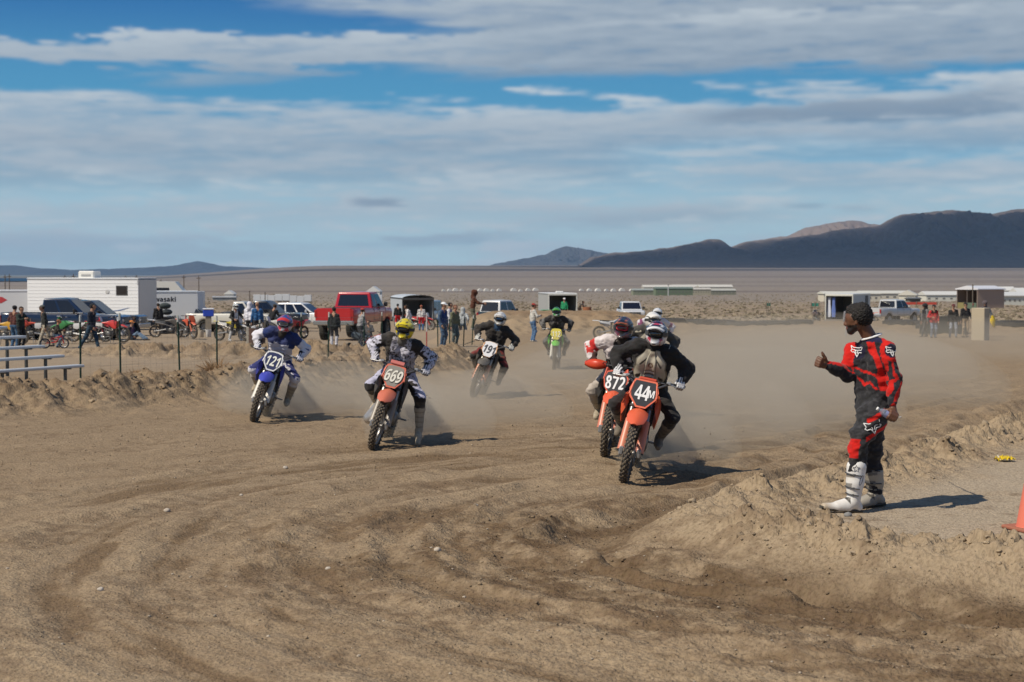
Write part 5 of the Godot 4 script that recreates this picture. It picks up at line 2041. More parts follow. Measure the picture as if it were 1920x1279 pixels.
func build_man() -> void:
	var o := spot(1625.0, 14.35)
	var root := thing("person", "person in red and black racing gear and white boots, holding out a fist", "person", "", Transform3D(Basis.IDENTITY, o))
	var P := func(x: float, y: float, z: float) -> Vector3:
		return Vector3((x - 1625.0) / 209.0, (962.0 - y) / 209.0, z)
	var red := Color(0.50, 0.014, 0.010)
	var blk := Color(0.022, 0.022, 0.026)
	var skin := Color(0.13, 0.058, 0.032)
	var b := Blob.new()
	b.k = 62.0
	var pel: Vector3 = P.call(1635.0, 764.0, 0.0)
	var waist: Vector3 = P.call(1633.0, 733.0, 0.0)
	var chest: Vector3 = P.call(1631.0, 682.0, 0.0)
	var neck: Vector3 = P.call(1633.0, 640.0, 0.0)
	var shl: Vector3 = P.call(1654.0, 655.0, 0.12)
	var shr: Vector3 = P.call(1604.0, 659.0, -0.15)
	var across := (shl - shr).normalized()
	for s in [-1.0, 1.0]:
		b.bone(pel + across * s * 0.062 + Vector3(0, 0.02, 0), waist + across * s * 0.066, 0.108, 0.088, HIPS)
		b.bone(waist + across * s * 0.066, chest + across * s * 0.078, 0.088, 0.098, TORSO)
		b.bone(chest + across * s * 0.078, neck + across * s * 0.09 - Vector3(0, 0.05, 0), 0.096, 0.066, TORSO)
	b.bone(neck + Vector3(0, -0.04, 0), neck + Vector3(-0.02, 0.02, 0), 0.085, 0.068, TORSO)
	# arms
	var ell: Vector3 = P.call(1668.0, 712.0, 0.17)
	var wrl: Vector3 = P.call(1658.0, 755.0, 0.25)
	var elr: Vector3 = P.call(1588.0, 703.0, -0.06)
	var wrr: Vector3 = P.call(1545.0, 687.0, 0.05)
	b.bone(shl, ell, 0.068, 0.056, UPPER)
	b.bone(ell, ell.lerp(wrl, 0.5), 0.055, 0.052, FORE)
	b.bone(ell.lerp(wrl, 0.5), ell.lerp(wrl, 0.93), 0.052, 0.041, FORE)
	b.bone(shr, elr, 0.070, 0.060, UPPER)
	b.bone(elr + Vector3(0.01, -0.012, 0), elr.lerp(wrr, 0.5), 0.060, 0.052, FORE)
	b.bone(elr.lerp(wrr, 0.5), elr.lerp(wrr, 0.92), 0.056, 0.038, FORE)
	# legs
	var hpl: Vector3 = P.call(1630.0, 778.0, 0.09)
	var hpr: Vector3 = P.call(1640.0, 778.0, -0.07)
	var knl: Vector3 = P.call(1603.0, 836.0, 0.13)
	var anl: Vector3 = P.call(1594.0, 937.0, 0.14)
	var knr: Vector3 = P.call(1637.0, 845.0, -0.09)
	var anr: Vector3 = P.call(1650.0, 934.0, -0.16)
	b.bone(hpl, knl, 0.128, 0.076, THIGH)
	b.bone(hpl + Vector3(-0.01, -0.06, 0.02), knl + Vector3(0.03, 0.10, 0), 0.118, 0.095, THIGH)
	b.bone(knl, knl.lerp(anl, 0.5), 0.079, 0.080, SHIN)
	b.bone(hpr, knr, 0.125, 0.084, THIGH)
	b.bone(knr, knr.lerp(anr, 0.45), 0.084, 0.078, SHIN)
	b.bone(knr.lerp(anr, 0.45), knr.lerp(anr, 0.92), 0.078, 0.070, SHIN)
	var fox1: Vector3 = P.call(1605.0, 661.0, 0.0)
	var fox2: Vector3 = P.call(1660.0, 658.0, 0.0)
	var fox3: Vector3 = P.call(1625.0, 799.0, 0.0)
	var cf := func(tag, p, t, n):
		var w: float = nz2.get_noise_3dv(p * Vector3(1.6, 0.9, 1.6))
		var f: float = nz3.get_noise_3dv(p * 1.4)
		var col := blk
		if f > 0.2:
			col = Color(0.034, 0.034, 0.039)
		var x: float = p.x
		var y: float = p.y
		match tag:
			TORSO:
				var xc := -0.005 + (1.54 - y) * 0.30
				var hw := 0.029 + 0.022 * smoothstep(1.30, 1.15, y) + w * 0.012
				if absf(x - xc) < hw and y < 1.55 and y > 1.06 and n.z > -0.3:
					col = red
				if y > 1.10 and y < 1.30 and x < xc and x > xc - 0.19:
					if sin((x * 0.62 + y) * 62.0 + w * 2.6) > 0.66 and x > -0.15 + (1.3 - y) * 0.2:
						col = red
				if x < -0.135 and y > 1.40:
					col = red
				if x > 0.095 and y > 1.44:
					col = red
				if y > 1.525 and x < 0.10 and x > -0.10:
					col = Color(0.016, 0.018, 0.05)
				if Vector2((x - fox1.x) / 0.062, (y - fox1.y) / 0.07).length() < 1.0 and n.z > 0.0:
					col = Color(0.014, 0.015, 0.035)
			UPPER:
				if p.z > 0.0:
					if t < 0.48 + w * 0.15:
						col = red
					elif sin(x * 95.0 + y * 22.0 + w * 3.0) > 0.45 and n.z > -0.2:
						col = red
					if Vector2((x - fox2.x) / 0.06, (y - fox2.y) / 0.062).length() < 1.0:
						col = Color(0.014, 0.015, 0.035)
					if x > 0.25 and t > 0.4:
						col = blk
				else:
					if n.x < 0.1 + w * 0.4 and n.y > -0.4:
						col = red
			FORE:
				if p.z > 0.08 and x > 0.0:
					if sin(x * 70.0 - y * 30.0 + w * 2.5) > -0.05:
						col = red
					if t > 0.7 and p.y < 1.03 and w < -0.1:
						col = blk
				elif n.y > 0.35 + w * 0.5:
					col = red
			HIPS:
				col = Color(0.030, 0.030, 0.033) if f < 0.15 else Color(0.042, 0.042, 0.046)
				if y > 1.09:
					col = blk
			THIGH:
				col = Color(0.030, 0.030, 0.033) if f < 0.15 else Color(0.042, 0.042, 0.046)
				if p.z > 0.0 and n.z > -0.3:
					var s := (y - fox3.y) - (x - fox3.x) * 0.55
					if (absf(s - 0.075) < 0.022 and x > -0.05 and x < 0.14) or (absf(s + 0.078) < 0.022 + w * 0.01 and x > -0.06 and x < 0.2):
						col = red
					if y < 0.665 and x < -0.105 + w * 0.02:
						col = red
			SHIN:
				col = Color(0.026, 0.026, 0.028) if f < 0.2 else Color(0.042, 0.042, 0.044)
				if p.z > 0.0 and y > 0.50:
					if x < -0.125 + (y - 0.5) * 0.2 + w * 0.02:
						col = red
					if y > 0.625 and y < 0.655 and x > -0.10 and x < -0.05:
						col = Color(0.6, 0.6, 0.6)
				if y < 0.46:
					col = blk
		return col * (1.0 + f * 0.12)
	var mb := MB.new()
	var wr := FastNoiseLite.new()
	wr.seed = 51
	wr.frequency = 4.6
	wr.fractal_octaves = 3
	b.build(mb, 0.0085, cf, {TORSO: 0.026, UPPER: 0.024, FORE: 0.022, THIGH: 0.034, SHIN: 0.028, HIPS: 0.03}, wr)
	part(root, "body", mb, cloth())
	emblem(root, b, fox1, Vector2(0.042, 0.054), -0.08, 0.0046)
	emblem(root, b, fox2, Vector2(0.050, 0.054), 0.15, 0.0046)
	emblem(root, b, fox3, Vector2(0.074, 0.064), 0.28, 0.0052)
	# collar
	mb = MB.new()
	mb.col = Color(0.7, 0.7, 0.7)
	var cpts := []
	for k in 21:
		var a := TAU * k / 20.0
		var c := neck + Vector3(-0.012, 0.018, 0)
		cpts.append(c + Vector3(cos(a) * 0.082, 0.024 * cos(a) + 0.012, sin(a) * 0.070))
	mb.tube(cpts, 0.0165, 6, false, 0.55)
	part(root, "collar", mb, cloth())
	# head and neck in their own axes, face towards +Z
	var fwd := Vector3(-0.90, -0.10, -0.42).normalized()
	var rgt := Vector3.UP.cross(fwd).normalized()
	var hb := Basis(rgt, fwd.cross(rgt).normalized(), fwd)
	var hc: Vector3 = P.call(1604.0, 604.0, 0.0)
	var h := Blob.new()
	h.k = 150.0
	h.bone(Vector3(0, 0.040, -0.035), Vector3(0, 0.042, 0.022), 0.088, 0.080, HEAD)
	h.bone(Vector3(-0.022, 0.02, 0.02), Vector3(0.022, 0.02, 0.02), 0.066, 0.066, HEAD)
	h.bone(Vector3(-0.03, 0.034, 0.075), Vector3(0.03, 0.034, 0.075), 0.019, 0.019, HEAD)
	for s in [-1.0, 1.0]:
		h.bone(Vector3(s * 0.042, -0.018, 0.052), Vector3(s * 0.05, -0.03, 0.02), 0.026, 0.026, HEAD)
		h.bone(Vector3(s * 0.055, -0.05, -0.005), Vector3(s * 0.018, -0.088, 0.06), 0.024, 0.026, FACE)
		h.bone(Vector3(s * 0.082, 0.018, -0.022), Vector3(s * 0.086, -0.022, -0.012), 0.017, 0.011, HEAD)
		h.bone(Vector3(s * 0.012, -0.024, 0.092), Vector3(s * 0.012, -0.026, 0.098), 0.011, 0.010, HEAD)
	h.bone(Vector3(0, 0.024, 0.088), Vector3(0, -0.020, 0.112), 0.010, 0.014, HEAD)
	h.bone(Vector3(-0.018, -0.054, 0.088), Vector3(0.018, -0.054, 0.088), 0.010, 0.010, NECK)
	h.bone(Vector3(-0.015, -0.064, 0.086), Vector3(0.015, -0.064, 0.086), 0.010, 0.010, NECK)
	h.bone(Vector3(0, -0.04, 0.05), Vector3(0, -0.085, 0.066), 0.045, 0.034, FACE)
	var nk := hb.inverse() * (neck + Vector3(0, -0.02, 0) - hc)
	h.bone(Vector3(0, -0.02, -0.035), nk, 0.062, 0.064, HEAD)
	var dark := Color(0.012, 0.010, 0.009)
	var hf := func(tag, p, _t, _n):
		var col := skin * (1.0 + 0.12 * nz2.get_noise_3dv(p * 6.0))
		if tag == NECK:
			return Color(0.15, 0.06, 0.045)
		var jaw: bool = p.y < -0.035 and p.z > -0.01 and p.y > -0.14
		if jaw and not (absf(p.x) < 0.022 and p.y > -0.07 and p.z > 0.085):
			col = dark
		if p.y < -0.036 and p.y > -0.048 and p.z > 0.08 and absf(p.x) < 0.03:
			col = dark
		if absf(p.y - 0.040) < 0.006 and p.z > 0.07 and absf(p.x) > 0.012 and absf(p.x) < 0.048:
			col = dark
		return col
	mb = MB.new()
	h.build(mb, 0.0048, hf, {}, null)
	var hm := part(root, "head", mb, mat("skin", 0.5, 0.0, {"subsurf_scatter_enabled": true, "subsurf_scatter_strength": 0.05}))
	hm.transform = Transform3D(hb, hc)
	mb = MB.new()
	var hair := Blob.new()
	hair.k = 90.0
	hair.bone(Vector3(0, 0.075, -0.042), Vector3(0, 0.080, 0.018), 0.088, 0.076, 0)
	hair.bone(Vector3(-0.03, 0.05, -0.05), Vector3(0.03, 0.05, -0.05), 0.084, 0.084, 0)
	hair.bone(Vector3(-0.03, 0.0, -0.075), Vector3(0.03, 0.0, -0.075), 0.052, 0.052, 0)
	for s in [-1.0, 1.0]:
		hair.bone(Vector3(s * 0.062, 0.045, -0.005), Vector3(s * 0.068, 0.015, -0.045), 0.034, 0.026, 0)
	var curl := FastNoiseLite.new()
	curl.seed = 4
	curl.frequency = 45.0
	curl.fractal_octaves = 2
	hair.build(mb, 0.0055, func(_t, p, _u, _n): return dark * (1.0 + 0.5 * curl.get_noise_3dv(p)), {0: 0.011}, curl)
	part(hm, "hair", mb, mat("hair", 0.8))
	for s in [-1.0, 1.0]:
		mb = MB.new()
		mb.col = Color(0.5, 0.47, 0.44)
		mb.ball(Vector3(s * 0.031, 0.016, 0.079), Vector3(0.012, 0.009, 0.011))
		mb.col = Color(0.02, 0.012, 0.008)
		mb.ball(Vector3(s * 0.031, 0.016, 0.0855), Vector3(0.006, 0.006, 0.0055))
		part(hm, "eye", mb, mat("eye", 0.2))
	# right hand: a loose fist with the thumb up, seen from its back
	var f := Blob.new()
	f.k = 210.0
	var hd := (wrr - elr).normalized()
	hd = (hd + Vector3(-0.15, 0.12, 0)).normalized()
	var hu := Vector3(0.12, 1, 0.1)
	hu = (hu - hd * hu.dot(hd)).normalized()
	var hn := hd.cross(hu)
	var H := func(a: float, u: float, n: float) -> Vector3:
		return wrr + hd * a + hu * u + hn * n
	f.bone(H.call(-0.045, 0, 0), H.call(0.012, 0, 0), 0.030, 0.029, HAND)
	f.bone(H.call(0.02, 0.020, 0.004), H.call(0.075, 0.026, 0.012), 0.021, 0.017, HAND)
	f.bone(H.call(0.02, -0.018, 0.004), H.call(0.070, -0.026, 0.012), 0.021, 0.017, HAND)
	f.bone(H.call(0.02, 0.0, 0.004), H.call(0.075, 0.0, 0.012), 0.021, 0.018, HAND)
	for i in 4:
		var u: float = 0.034 - 0.0225 * i
		var l: float = [0.95, 1.0, 0.95, 0.82][i]
		f.chain([H.call(0.078, u, 0.014), H.call(0.078 + 0.036 * l, u - 0.002, -0.004), H.call(0.078 + 0.020 * l, u - 0.004, -0.034), H.call(0.070, u - 0.004, -0.030)], [0.0122, 0.0115, 0.0105, 0.009], HAND)
	f.chain([H.call(0.025, 0.032, -0.008), H.call(0.055, 0.055, -0.014), H.call(0.082, 0.072, -0.010), H.call(0.100, 0.088, -0.006)], [0.016, 0.0135, 0.0120, 0.0098], HAND)
	var sk := func(_t, p, _u, n):
		return skin * (1.0 + 0.18 * nz3.get_noise_3dv(p * 3.0))
	mb = MB.new()
	f.build(mb, 0.0036, sk, {}, null)
	part(root, "hand", mb, mat("skin", 0.5))
	mb = MB.new()
	mb.col = Color(0.5, 0.48, 0.40)
	mb.tube([H.call(-0.030, 0.033, 0), H.call(-0.030, 0.012, -0.031), H.call(-0.032, -0.02, -0.027), H.call(-0.032, -0.033, 0), H.call(-0.031, -0.02, 0.028), H.call(-0.030, 0.012, 0.031), H.call(-0.030, 0.033, 0)], 0.0045, 5, false)
	part(root, "bracelet", mb, mat("plastic", 0.42))
	# left hand closed round a bottle
	var ba: Vector3 = P.call(1628.5, 763.0, 0.295)
	var bz: Vector3 = P.call(1665.0, 786.0, 0.275)
	var ax := (bz - ba).normalized()
	f = Blob.new()
	f.k = 210.0
	var mid: Vector3 = ba + ax * 0.150
	var pn := (wrl - mid)
	pn = (pn - ax * pn.dot(ax)).normalized()
	var tn := ax.cross(pn)
	if tn.z < 0:
		tn = -tn
	var G := func(s: float, a: float, r: float) -> Vector3:   # along the bottle, angle round it, distance from its axis
		return mid + ax * s + (pn * cos(a) + tn * sin(a)) * r
	f.bone(wrl + (ell - wrl).normalized() * 0.03, G.call(0.0, 0.0, 0.062), 0.029, 0.028, HAND)
	f.bone(G.call(-0.028, 0.15, 0.050), G.call(0.030, 0.15, 0.050), 0.020, 0.019, HAND)
	f.bone(G.call(-0.026, 0.6, 0.047), G.call(0.032, 0.6, 0.047), 0.016, 0.015, HAND)
	for i in 4:
		var s := -0.032 + 0.0215 * i
		var l: float = [0.95, 1.0, 0.95, 0.8][i]
		f.chain([G.call(s, 0.7, 0.045), G.call(s, 0.7 + 0.75 * l, 0.045), G.call(s, 0.7 + 1.5 * l, 0.042), G.call(s, 0.7 + 2.1 * l, 0.039)], [0.0120, 0.0115, 0.0105, 0.009], HAND)
	f.chain([G.call(-0.035, 0.0, 0.054), G.call(-0.055, -0.6, 0.046), G.call(-0.058, -1.3, 0.042)], [0.0155, 0.0125, 0.0100], HAND)
	mb = MB.new()
	f.build(mb, 0.0036, sk, {}, null)
	part(root, "hand", mb, mat("skin", 0.5))
	mb = MB.new()
	mb.col = Color(0.62, 0.60, 0.56)
	mb.tube([G.call(0.05, 1.2, 0.052), G.call(0.062, 0.9, 0.05), G.call(0.074, 0.5, 0.048)], 0.006, 5)
	part(root, "wrist_tag", mb, mat("plastic", 0.42))
	make_boot(root, anl + Vector3(0.002, 0.0, 0), anl.lerp(knl, 0.60), Vector3(-1.0, 0.10, 0.18), Color(0.72, 0.71, 0.69), true)
	make_boot(root, anr, anr.lerp(knr, 0.45), Vector3(-0.92, -0.04, 0.32), Color(0.55, 0.51, 0.44), false)
	# bottle: held, so a thing of its own
	var bt := thing("water_bottle", "clear plastic water bottle with white cap in the hand of the person in red", "bottle", "", Transform3D(Basis.IDENTITY, o))
	mb = MB.new()
	mb.lathe(ba, ax, [Vector2(0.012, 0.018), Vector2(0.013, 0.028), Vector2(0.028, 0.055), Vector2(0.031, 0.075), Vector2(0.029, 0.11), Vector2(0.031, 0.14), Vector2(0.031, 0.19), Vector2(0.026, 0.2), Vector2(0.0, 0.2)], 18)
	var gm := StandardMaterial3D.new()
	gm.transparency = BaseMaterial3D.TRANSPARENCY_ALPHA
	gm.albedo_color = Color(0.72, 0.78, 0.86, 0.30)
	gm.roughness = 0.08
	part(bt, "body", mb, gm)
	mb = MB.new()
	mb.col = Color(0.72, 0.72, 0.72)
	mb.lathe(ba, ax, [Vector2(0.0, 0.0), Vector2(0.0145, 0.001), Vector2(0.0155, 0.006), Vector2(0.0155, 0.02), Vector2(0.0, 0.021)], 14)
	part(bt, "cap", mb, mat("plastic", 0.42))
	mb = MB.new()
	mb.col = Color(0.30, 0.34, 0.55)
	mb.lathe(ba, ax, [Vector2(0.0315, 0.082), Vector2(0.0320, 0.084), Vector2(0.0320, 0.128), Vector2(0.0315, 0.13)], 18)
	part(bt, "wrapper", mb, mat("plastic", 0.42))
	# cone at the right edge
	var cn := thing("traffic_cone", "faded salmon traffic cone cut off by the right edge", "cone", "", Transform3D(Basis(Vector3(0, 0, 1), 0.03), spot(1942.0, 13.2)))
	mb = MB.new()
	mb.col = Color(0.66, 0.17, 0.11)
	mb.lathe(Vector3(0, 0.03, 0), Vector3.UP, [Vector2(0.165, 0.0), Vector2(0.155, 0.01), Vector2(0.028, 0.66), Vector2(0.022, 0.67), Vector2(0.0, 0.67)], 24)
	part(cn, "body", mb, mat("cone", 0.6))
	mb = MB.new()
	mb.col = Color(0.30, 0.11, 0.07)
	mb.box(Vector3(0, 0.018, 0), Vector3(0.40, 0.032, 0.40), 0.01, Basis(Vector3.UP, 0.3))
	part(cn, "base", mb, mat("rubber", 0.92))
	# crumpled yellow flag on the ground
	mb = MB.new()
	var rows := []
	for j in 15:
		var q := PackedVector3Array()
		for i in 15:
			var u := i / 14.0 - 0.5
			var v := j / 14.0 - 0.5
			q.append(Vector3(u * 0.19, 0.03 + 0.045 * nz2.get_noise_2d(u * 1.7 + 5.0, v * 1.7) + 0.03 * nz2.get_noise_2d(u * 4.0, v * 4.0) + 0.03 * (0.5 - absf(u)), v * 0.15))
		rows.append(q)
	mb.col = Color(0.62, 0.44, 0.01)
	mb.grid(rows, false, Vector3.UP)
	var fl := thing("yellow_flag", "crumpled yellow flag lying on the pale ground at right", "flag", "", yawed(spot(1884.0, 18.0), 20))
	part(fl, "cloth", mb, cloth())
	mb = MB.new()
	mb.col = Color(0.55, 0.5, 0.4)
	mb.tube([Vector3(-0.09, 0.02, 0.05), Vector3(-0.05, 0.06, -0.06)], 0.008, 6)
	part(fl, "stick", mb, mat("plastic", 0.42))


# ---------------------------------------------------------------- people standing about

func folk(label: String, group: String, at: Transform3D, s: Dictionary) -> Node3D:
	# a standing, walking or sitting person; forward +Z, left +X, feet on y = 0
	var root := thing("person", label, "person", group, at)
	var k: float = s.get("tall", 1.75) / 1.75
	var lean: Vector3 = s.get("lean", Vector3.ZERO)
	var b := Blob.new()
	b.k = 60.0
	var hip := Vector3(0, s.get("hip", 0.92), 0) * k
	var neck: Vector3 = hip + (Vector3(0, 0.54, 0.02) + lean) * k
	var up := neck - hip
	var side := Vector3.RIGHT
	var fat: float = s.get("fat", 1.0)
	for x in [-1.0, 1.0]:
		b.bone(hip + side * x * 0.07 * k, hip + up * 0.4 + side * x * 0.065 * k, 0.105 * k * fat, 0.105 * k * fat, HIPS)
		b.bone(hip + up * 0.3 + side * x * 0.07 * k, hip + up * 0.85 + side * x * 0.10 * k, 0.112 * k * fat, 0.088 * k, TORSO)
	if s.get("long", false):
		b.bone(hip + side * 0.07 * k, hip - side * 0.07 * k, 0.135 * k, 0.135 * k, TORSO)
	b.bone(neck - up * 0.1, neck + Vector3(0, 0.06, 0.01) * k, 0.075 * k, 0.055 * k, TORSO if s.get("hood", false) else NECK)
	var palms := []
	for key in ["l", "r"]:
		var x := 1.0 if key == "l" else -1.0
		var sh: Vector3 = hip + up * 0.87 + side * x * 0.185 * k
		var hand: Vector3 = s.get("hand_" + key, Vector3(x * 0.27, 0.83, 0.06)) * k
		var el := bend(sh, hand, 0.29 * k, 0.26 * k, s.get("pole_" + key, Vector3(x * 0.5, 0, -1)))
		b.bone(sh, el, 0.068 * k, 0.055 * k, UPPER)
		b.bone(el, el.lerp(hand, 0.9), 0.055 * k, 0.038 * k, FORE)
		palms.append([hand, (hand - el).normalized(), -x])
		var foot: Vector3 = s.get("foot_" + key, Vector3(x * 0.11, 0.09, 0.0)) * k
		var hj := hip + side * x * 0.09 * k
		var kn := bend(hj, foot, 0.43 * k, 0.42 * k, s.get("knee_" + key, Vector3(x * 0.15, 0, 1)))
		b.bone(hj, kn, 0.095 * k, 0.070 * k, THIGH)
		b.bone(kn, foot + Vector3(0, 0.02, 0), 0.068 * k, 0.058 * k, SHIN)
		b.bone(foot + Vector3(0, -0.035, -0.03) * k, foot + Vector3(0, -0.045, 0.14) * k, 0.045 * k, 0.035 * k, BOOT)
	# head
	var look: float = s.get("look", 0.0)
	var fw := Vector3(sin(look), s.get("nod", -0.05), cos(look)).normalized()
	var rt := Vector3.UP.cross(fw).normalized()
	var hc: Vector3 = neck + (Vector3(0, 0.175, 0.0) + fw * 0.035 + lean * 0.12) * k
	b.bone(hc + Vector3(0, 0.03, 0) - fw * 0.025, hc + Vector3(0, 0.03, 0) + fw * 0.02, 0.092 * k, 0.084 * k, HEAD)
	b.bone(hc + fw * 0.03, hc + fw * 0.05 - Vector3(0, 0.075, 0) * k, 0.062 * k, 0.040 * k, FACE)
	b.bone(hc + fw * 0.095 + Vector3(0, 0.005, 0), hc + fw * 0.108 - Vector3(0, 0.025, 0), 0.012, 0.014, FACE)
	if s.get("hood", false):
		b.bone(hc + Vector3(0, 0.045, 0) - fw * 0.05, hc + Vector3(0, 0.05, 0) + fw * 0.02, 0.115 * k, 0.10 * k, HAIR)
		b.bone(hc - fw * 0.05, neck - fw * 0.05, 0.10 * k, 0.11 * k, HAIR)
	var skin: Color = s.get("skin", Color(0.38, 0.22, 0.15))
	var top: Color = s.top
	var sleeve: Color = s.get("sleeve", top)
	var bottom: Color = s.bottom
	var shoe: Color = s.get("shoe", Color(0.06, 0.05, 0.045))
	var hair: Color = s.get("hair", Color(0.04, 0.028, 0.02))
	var hood: Color = s.get("hood_color", top)
	var hem: float = hip.y + 0.02 * k
	var cf := func(tag, p, t, n):
		var w: float = nz2.get_noise_3dv(p * 1.3)
		var col := top
		match tag:
			HIPS:
				col = top if p.y > hem else bottom
			TORSO:
				col = top
				if s.has("front") and n.z > 0.3 and absf(p.x) < 0.09 * k:
					col = s.front
				if s.has("yoke") and p.y > hip.y + up.y * 0.72:
					col = s.yoke
			UPPER, FORE:
				col = sleeve
			THIGH:
				col = top if s.get("long", false) and p.y > hip.y - 0.10 * k else bottom
			SHIN:
				col = s.get("sock", bottom)
			BOOT:
				col = shoe
			NECK:
				col = skin
			HAIR:
				col = hood
			HEAD, FACE:
				var q: Vector3 = p - hc
				col = skin
				if q.y > 0.055 * k or (q.dot(fw) < 0.015 and q.y > -0.05):
					col = hair
				if tag == FACE and q.y > 0.02 and q.dot(fw) > 0.05 and s.get("glasses", false):
					col = Color(0.02, 0.02, 0.02)
		return col * (1.0 + w * 0.18)
	var mb := MB.new()
	var wr := FastNoiseLite.new()
	wr.seed = 61
	wr.frequency = 6.0
	wr.fractal_octaves = 2
	b.build(mb, s.get("cell", 0.021), cf, {TORSO: 0.028, UPPER: 0.022, FORE: 0.02, THIGH: 0.022, SHIN: 0.022, HIPS: 0.02}, wr)
	for h in palms:
		open_hand(mb, h[0], h[1], Vector3(h[2], 0, 0.2), -h[2], s.get("glove", skin), k, 0.5)
	part(root, "body", mb, cloth())
	for x in [-1.0, 1.0]:
		mb = MB.new()
		mb.col = Color(0.02, 0.015, 0.012)
		mb.ball(hc + fw * 0.096 * k + rt * x * 0.032 * k + Vector3(0, 0.02, 0), Vector3(0.010, 0.007, 0.006) * k, 6, 4)
		part(root, "eye", mb, mat("eye", 0.2))
	if s.has("cap"):
		mb = MB.new()
		mb.col = s.cap
		var rows := []
		for i in 6:
			var e := lerpf(0.15, PI / 2, i / 5.0)
			var q := PackedVector3Array()
			for j in 14:
				var a := TAU * j / 14.0
				q.append(hc + Vector3(0, 0.042, 0) * k - fw * 0.005 + (rt * sin(a) * 0.108 + fw * cos(a) * 0.118) * maxf(cos(e), 0.01) * k + Vector3(0, sin(e) * 0.092, 0) * k)
			rows.append(q)
		mb.grid(rows, true)
		if s.get("bill", true):
			var br := []
			for i in 4:
				var q := PackedVector3Array()
				for j in 7:
					var a := lerpf(-0.8, 0.8, j / 6.0)
					q.append(hc + Vector3(0, 0.055 - 0.006 * i, 0) * k + (rt * sin(a) * 0.105 + fw * (cos(a) * 0.11 + i * 0.026 * cos(a))) * k)
				br.append(q)
			mb.grid(br, false, Vector3.UP)
		part(root, "cap", mb, cloth())
	if s.has("helmet"):
		helmet(root, Transform3D(Basis(rt, fw.cross(rt), fw), hc + Vector3(0, 0.02, 0)), s.helmet)
	return root


func stand(px: float, d: float, yaw: float) -> Transform3D:
	return yawed(spot(px, d), yaw)


func behind(px: float, d: float, yaw: float, lift := 0.0) -> Transform3D:
	# on the flat ground behind the jump
	var p := spot(px, d)
	p.y = plain(p.x, d) + lift
	return yawed(p, yaw)


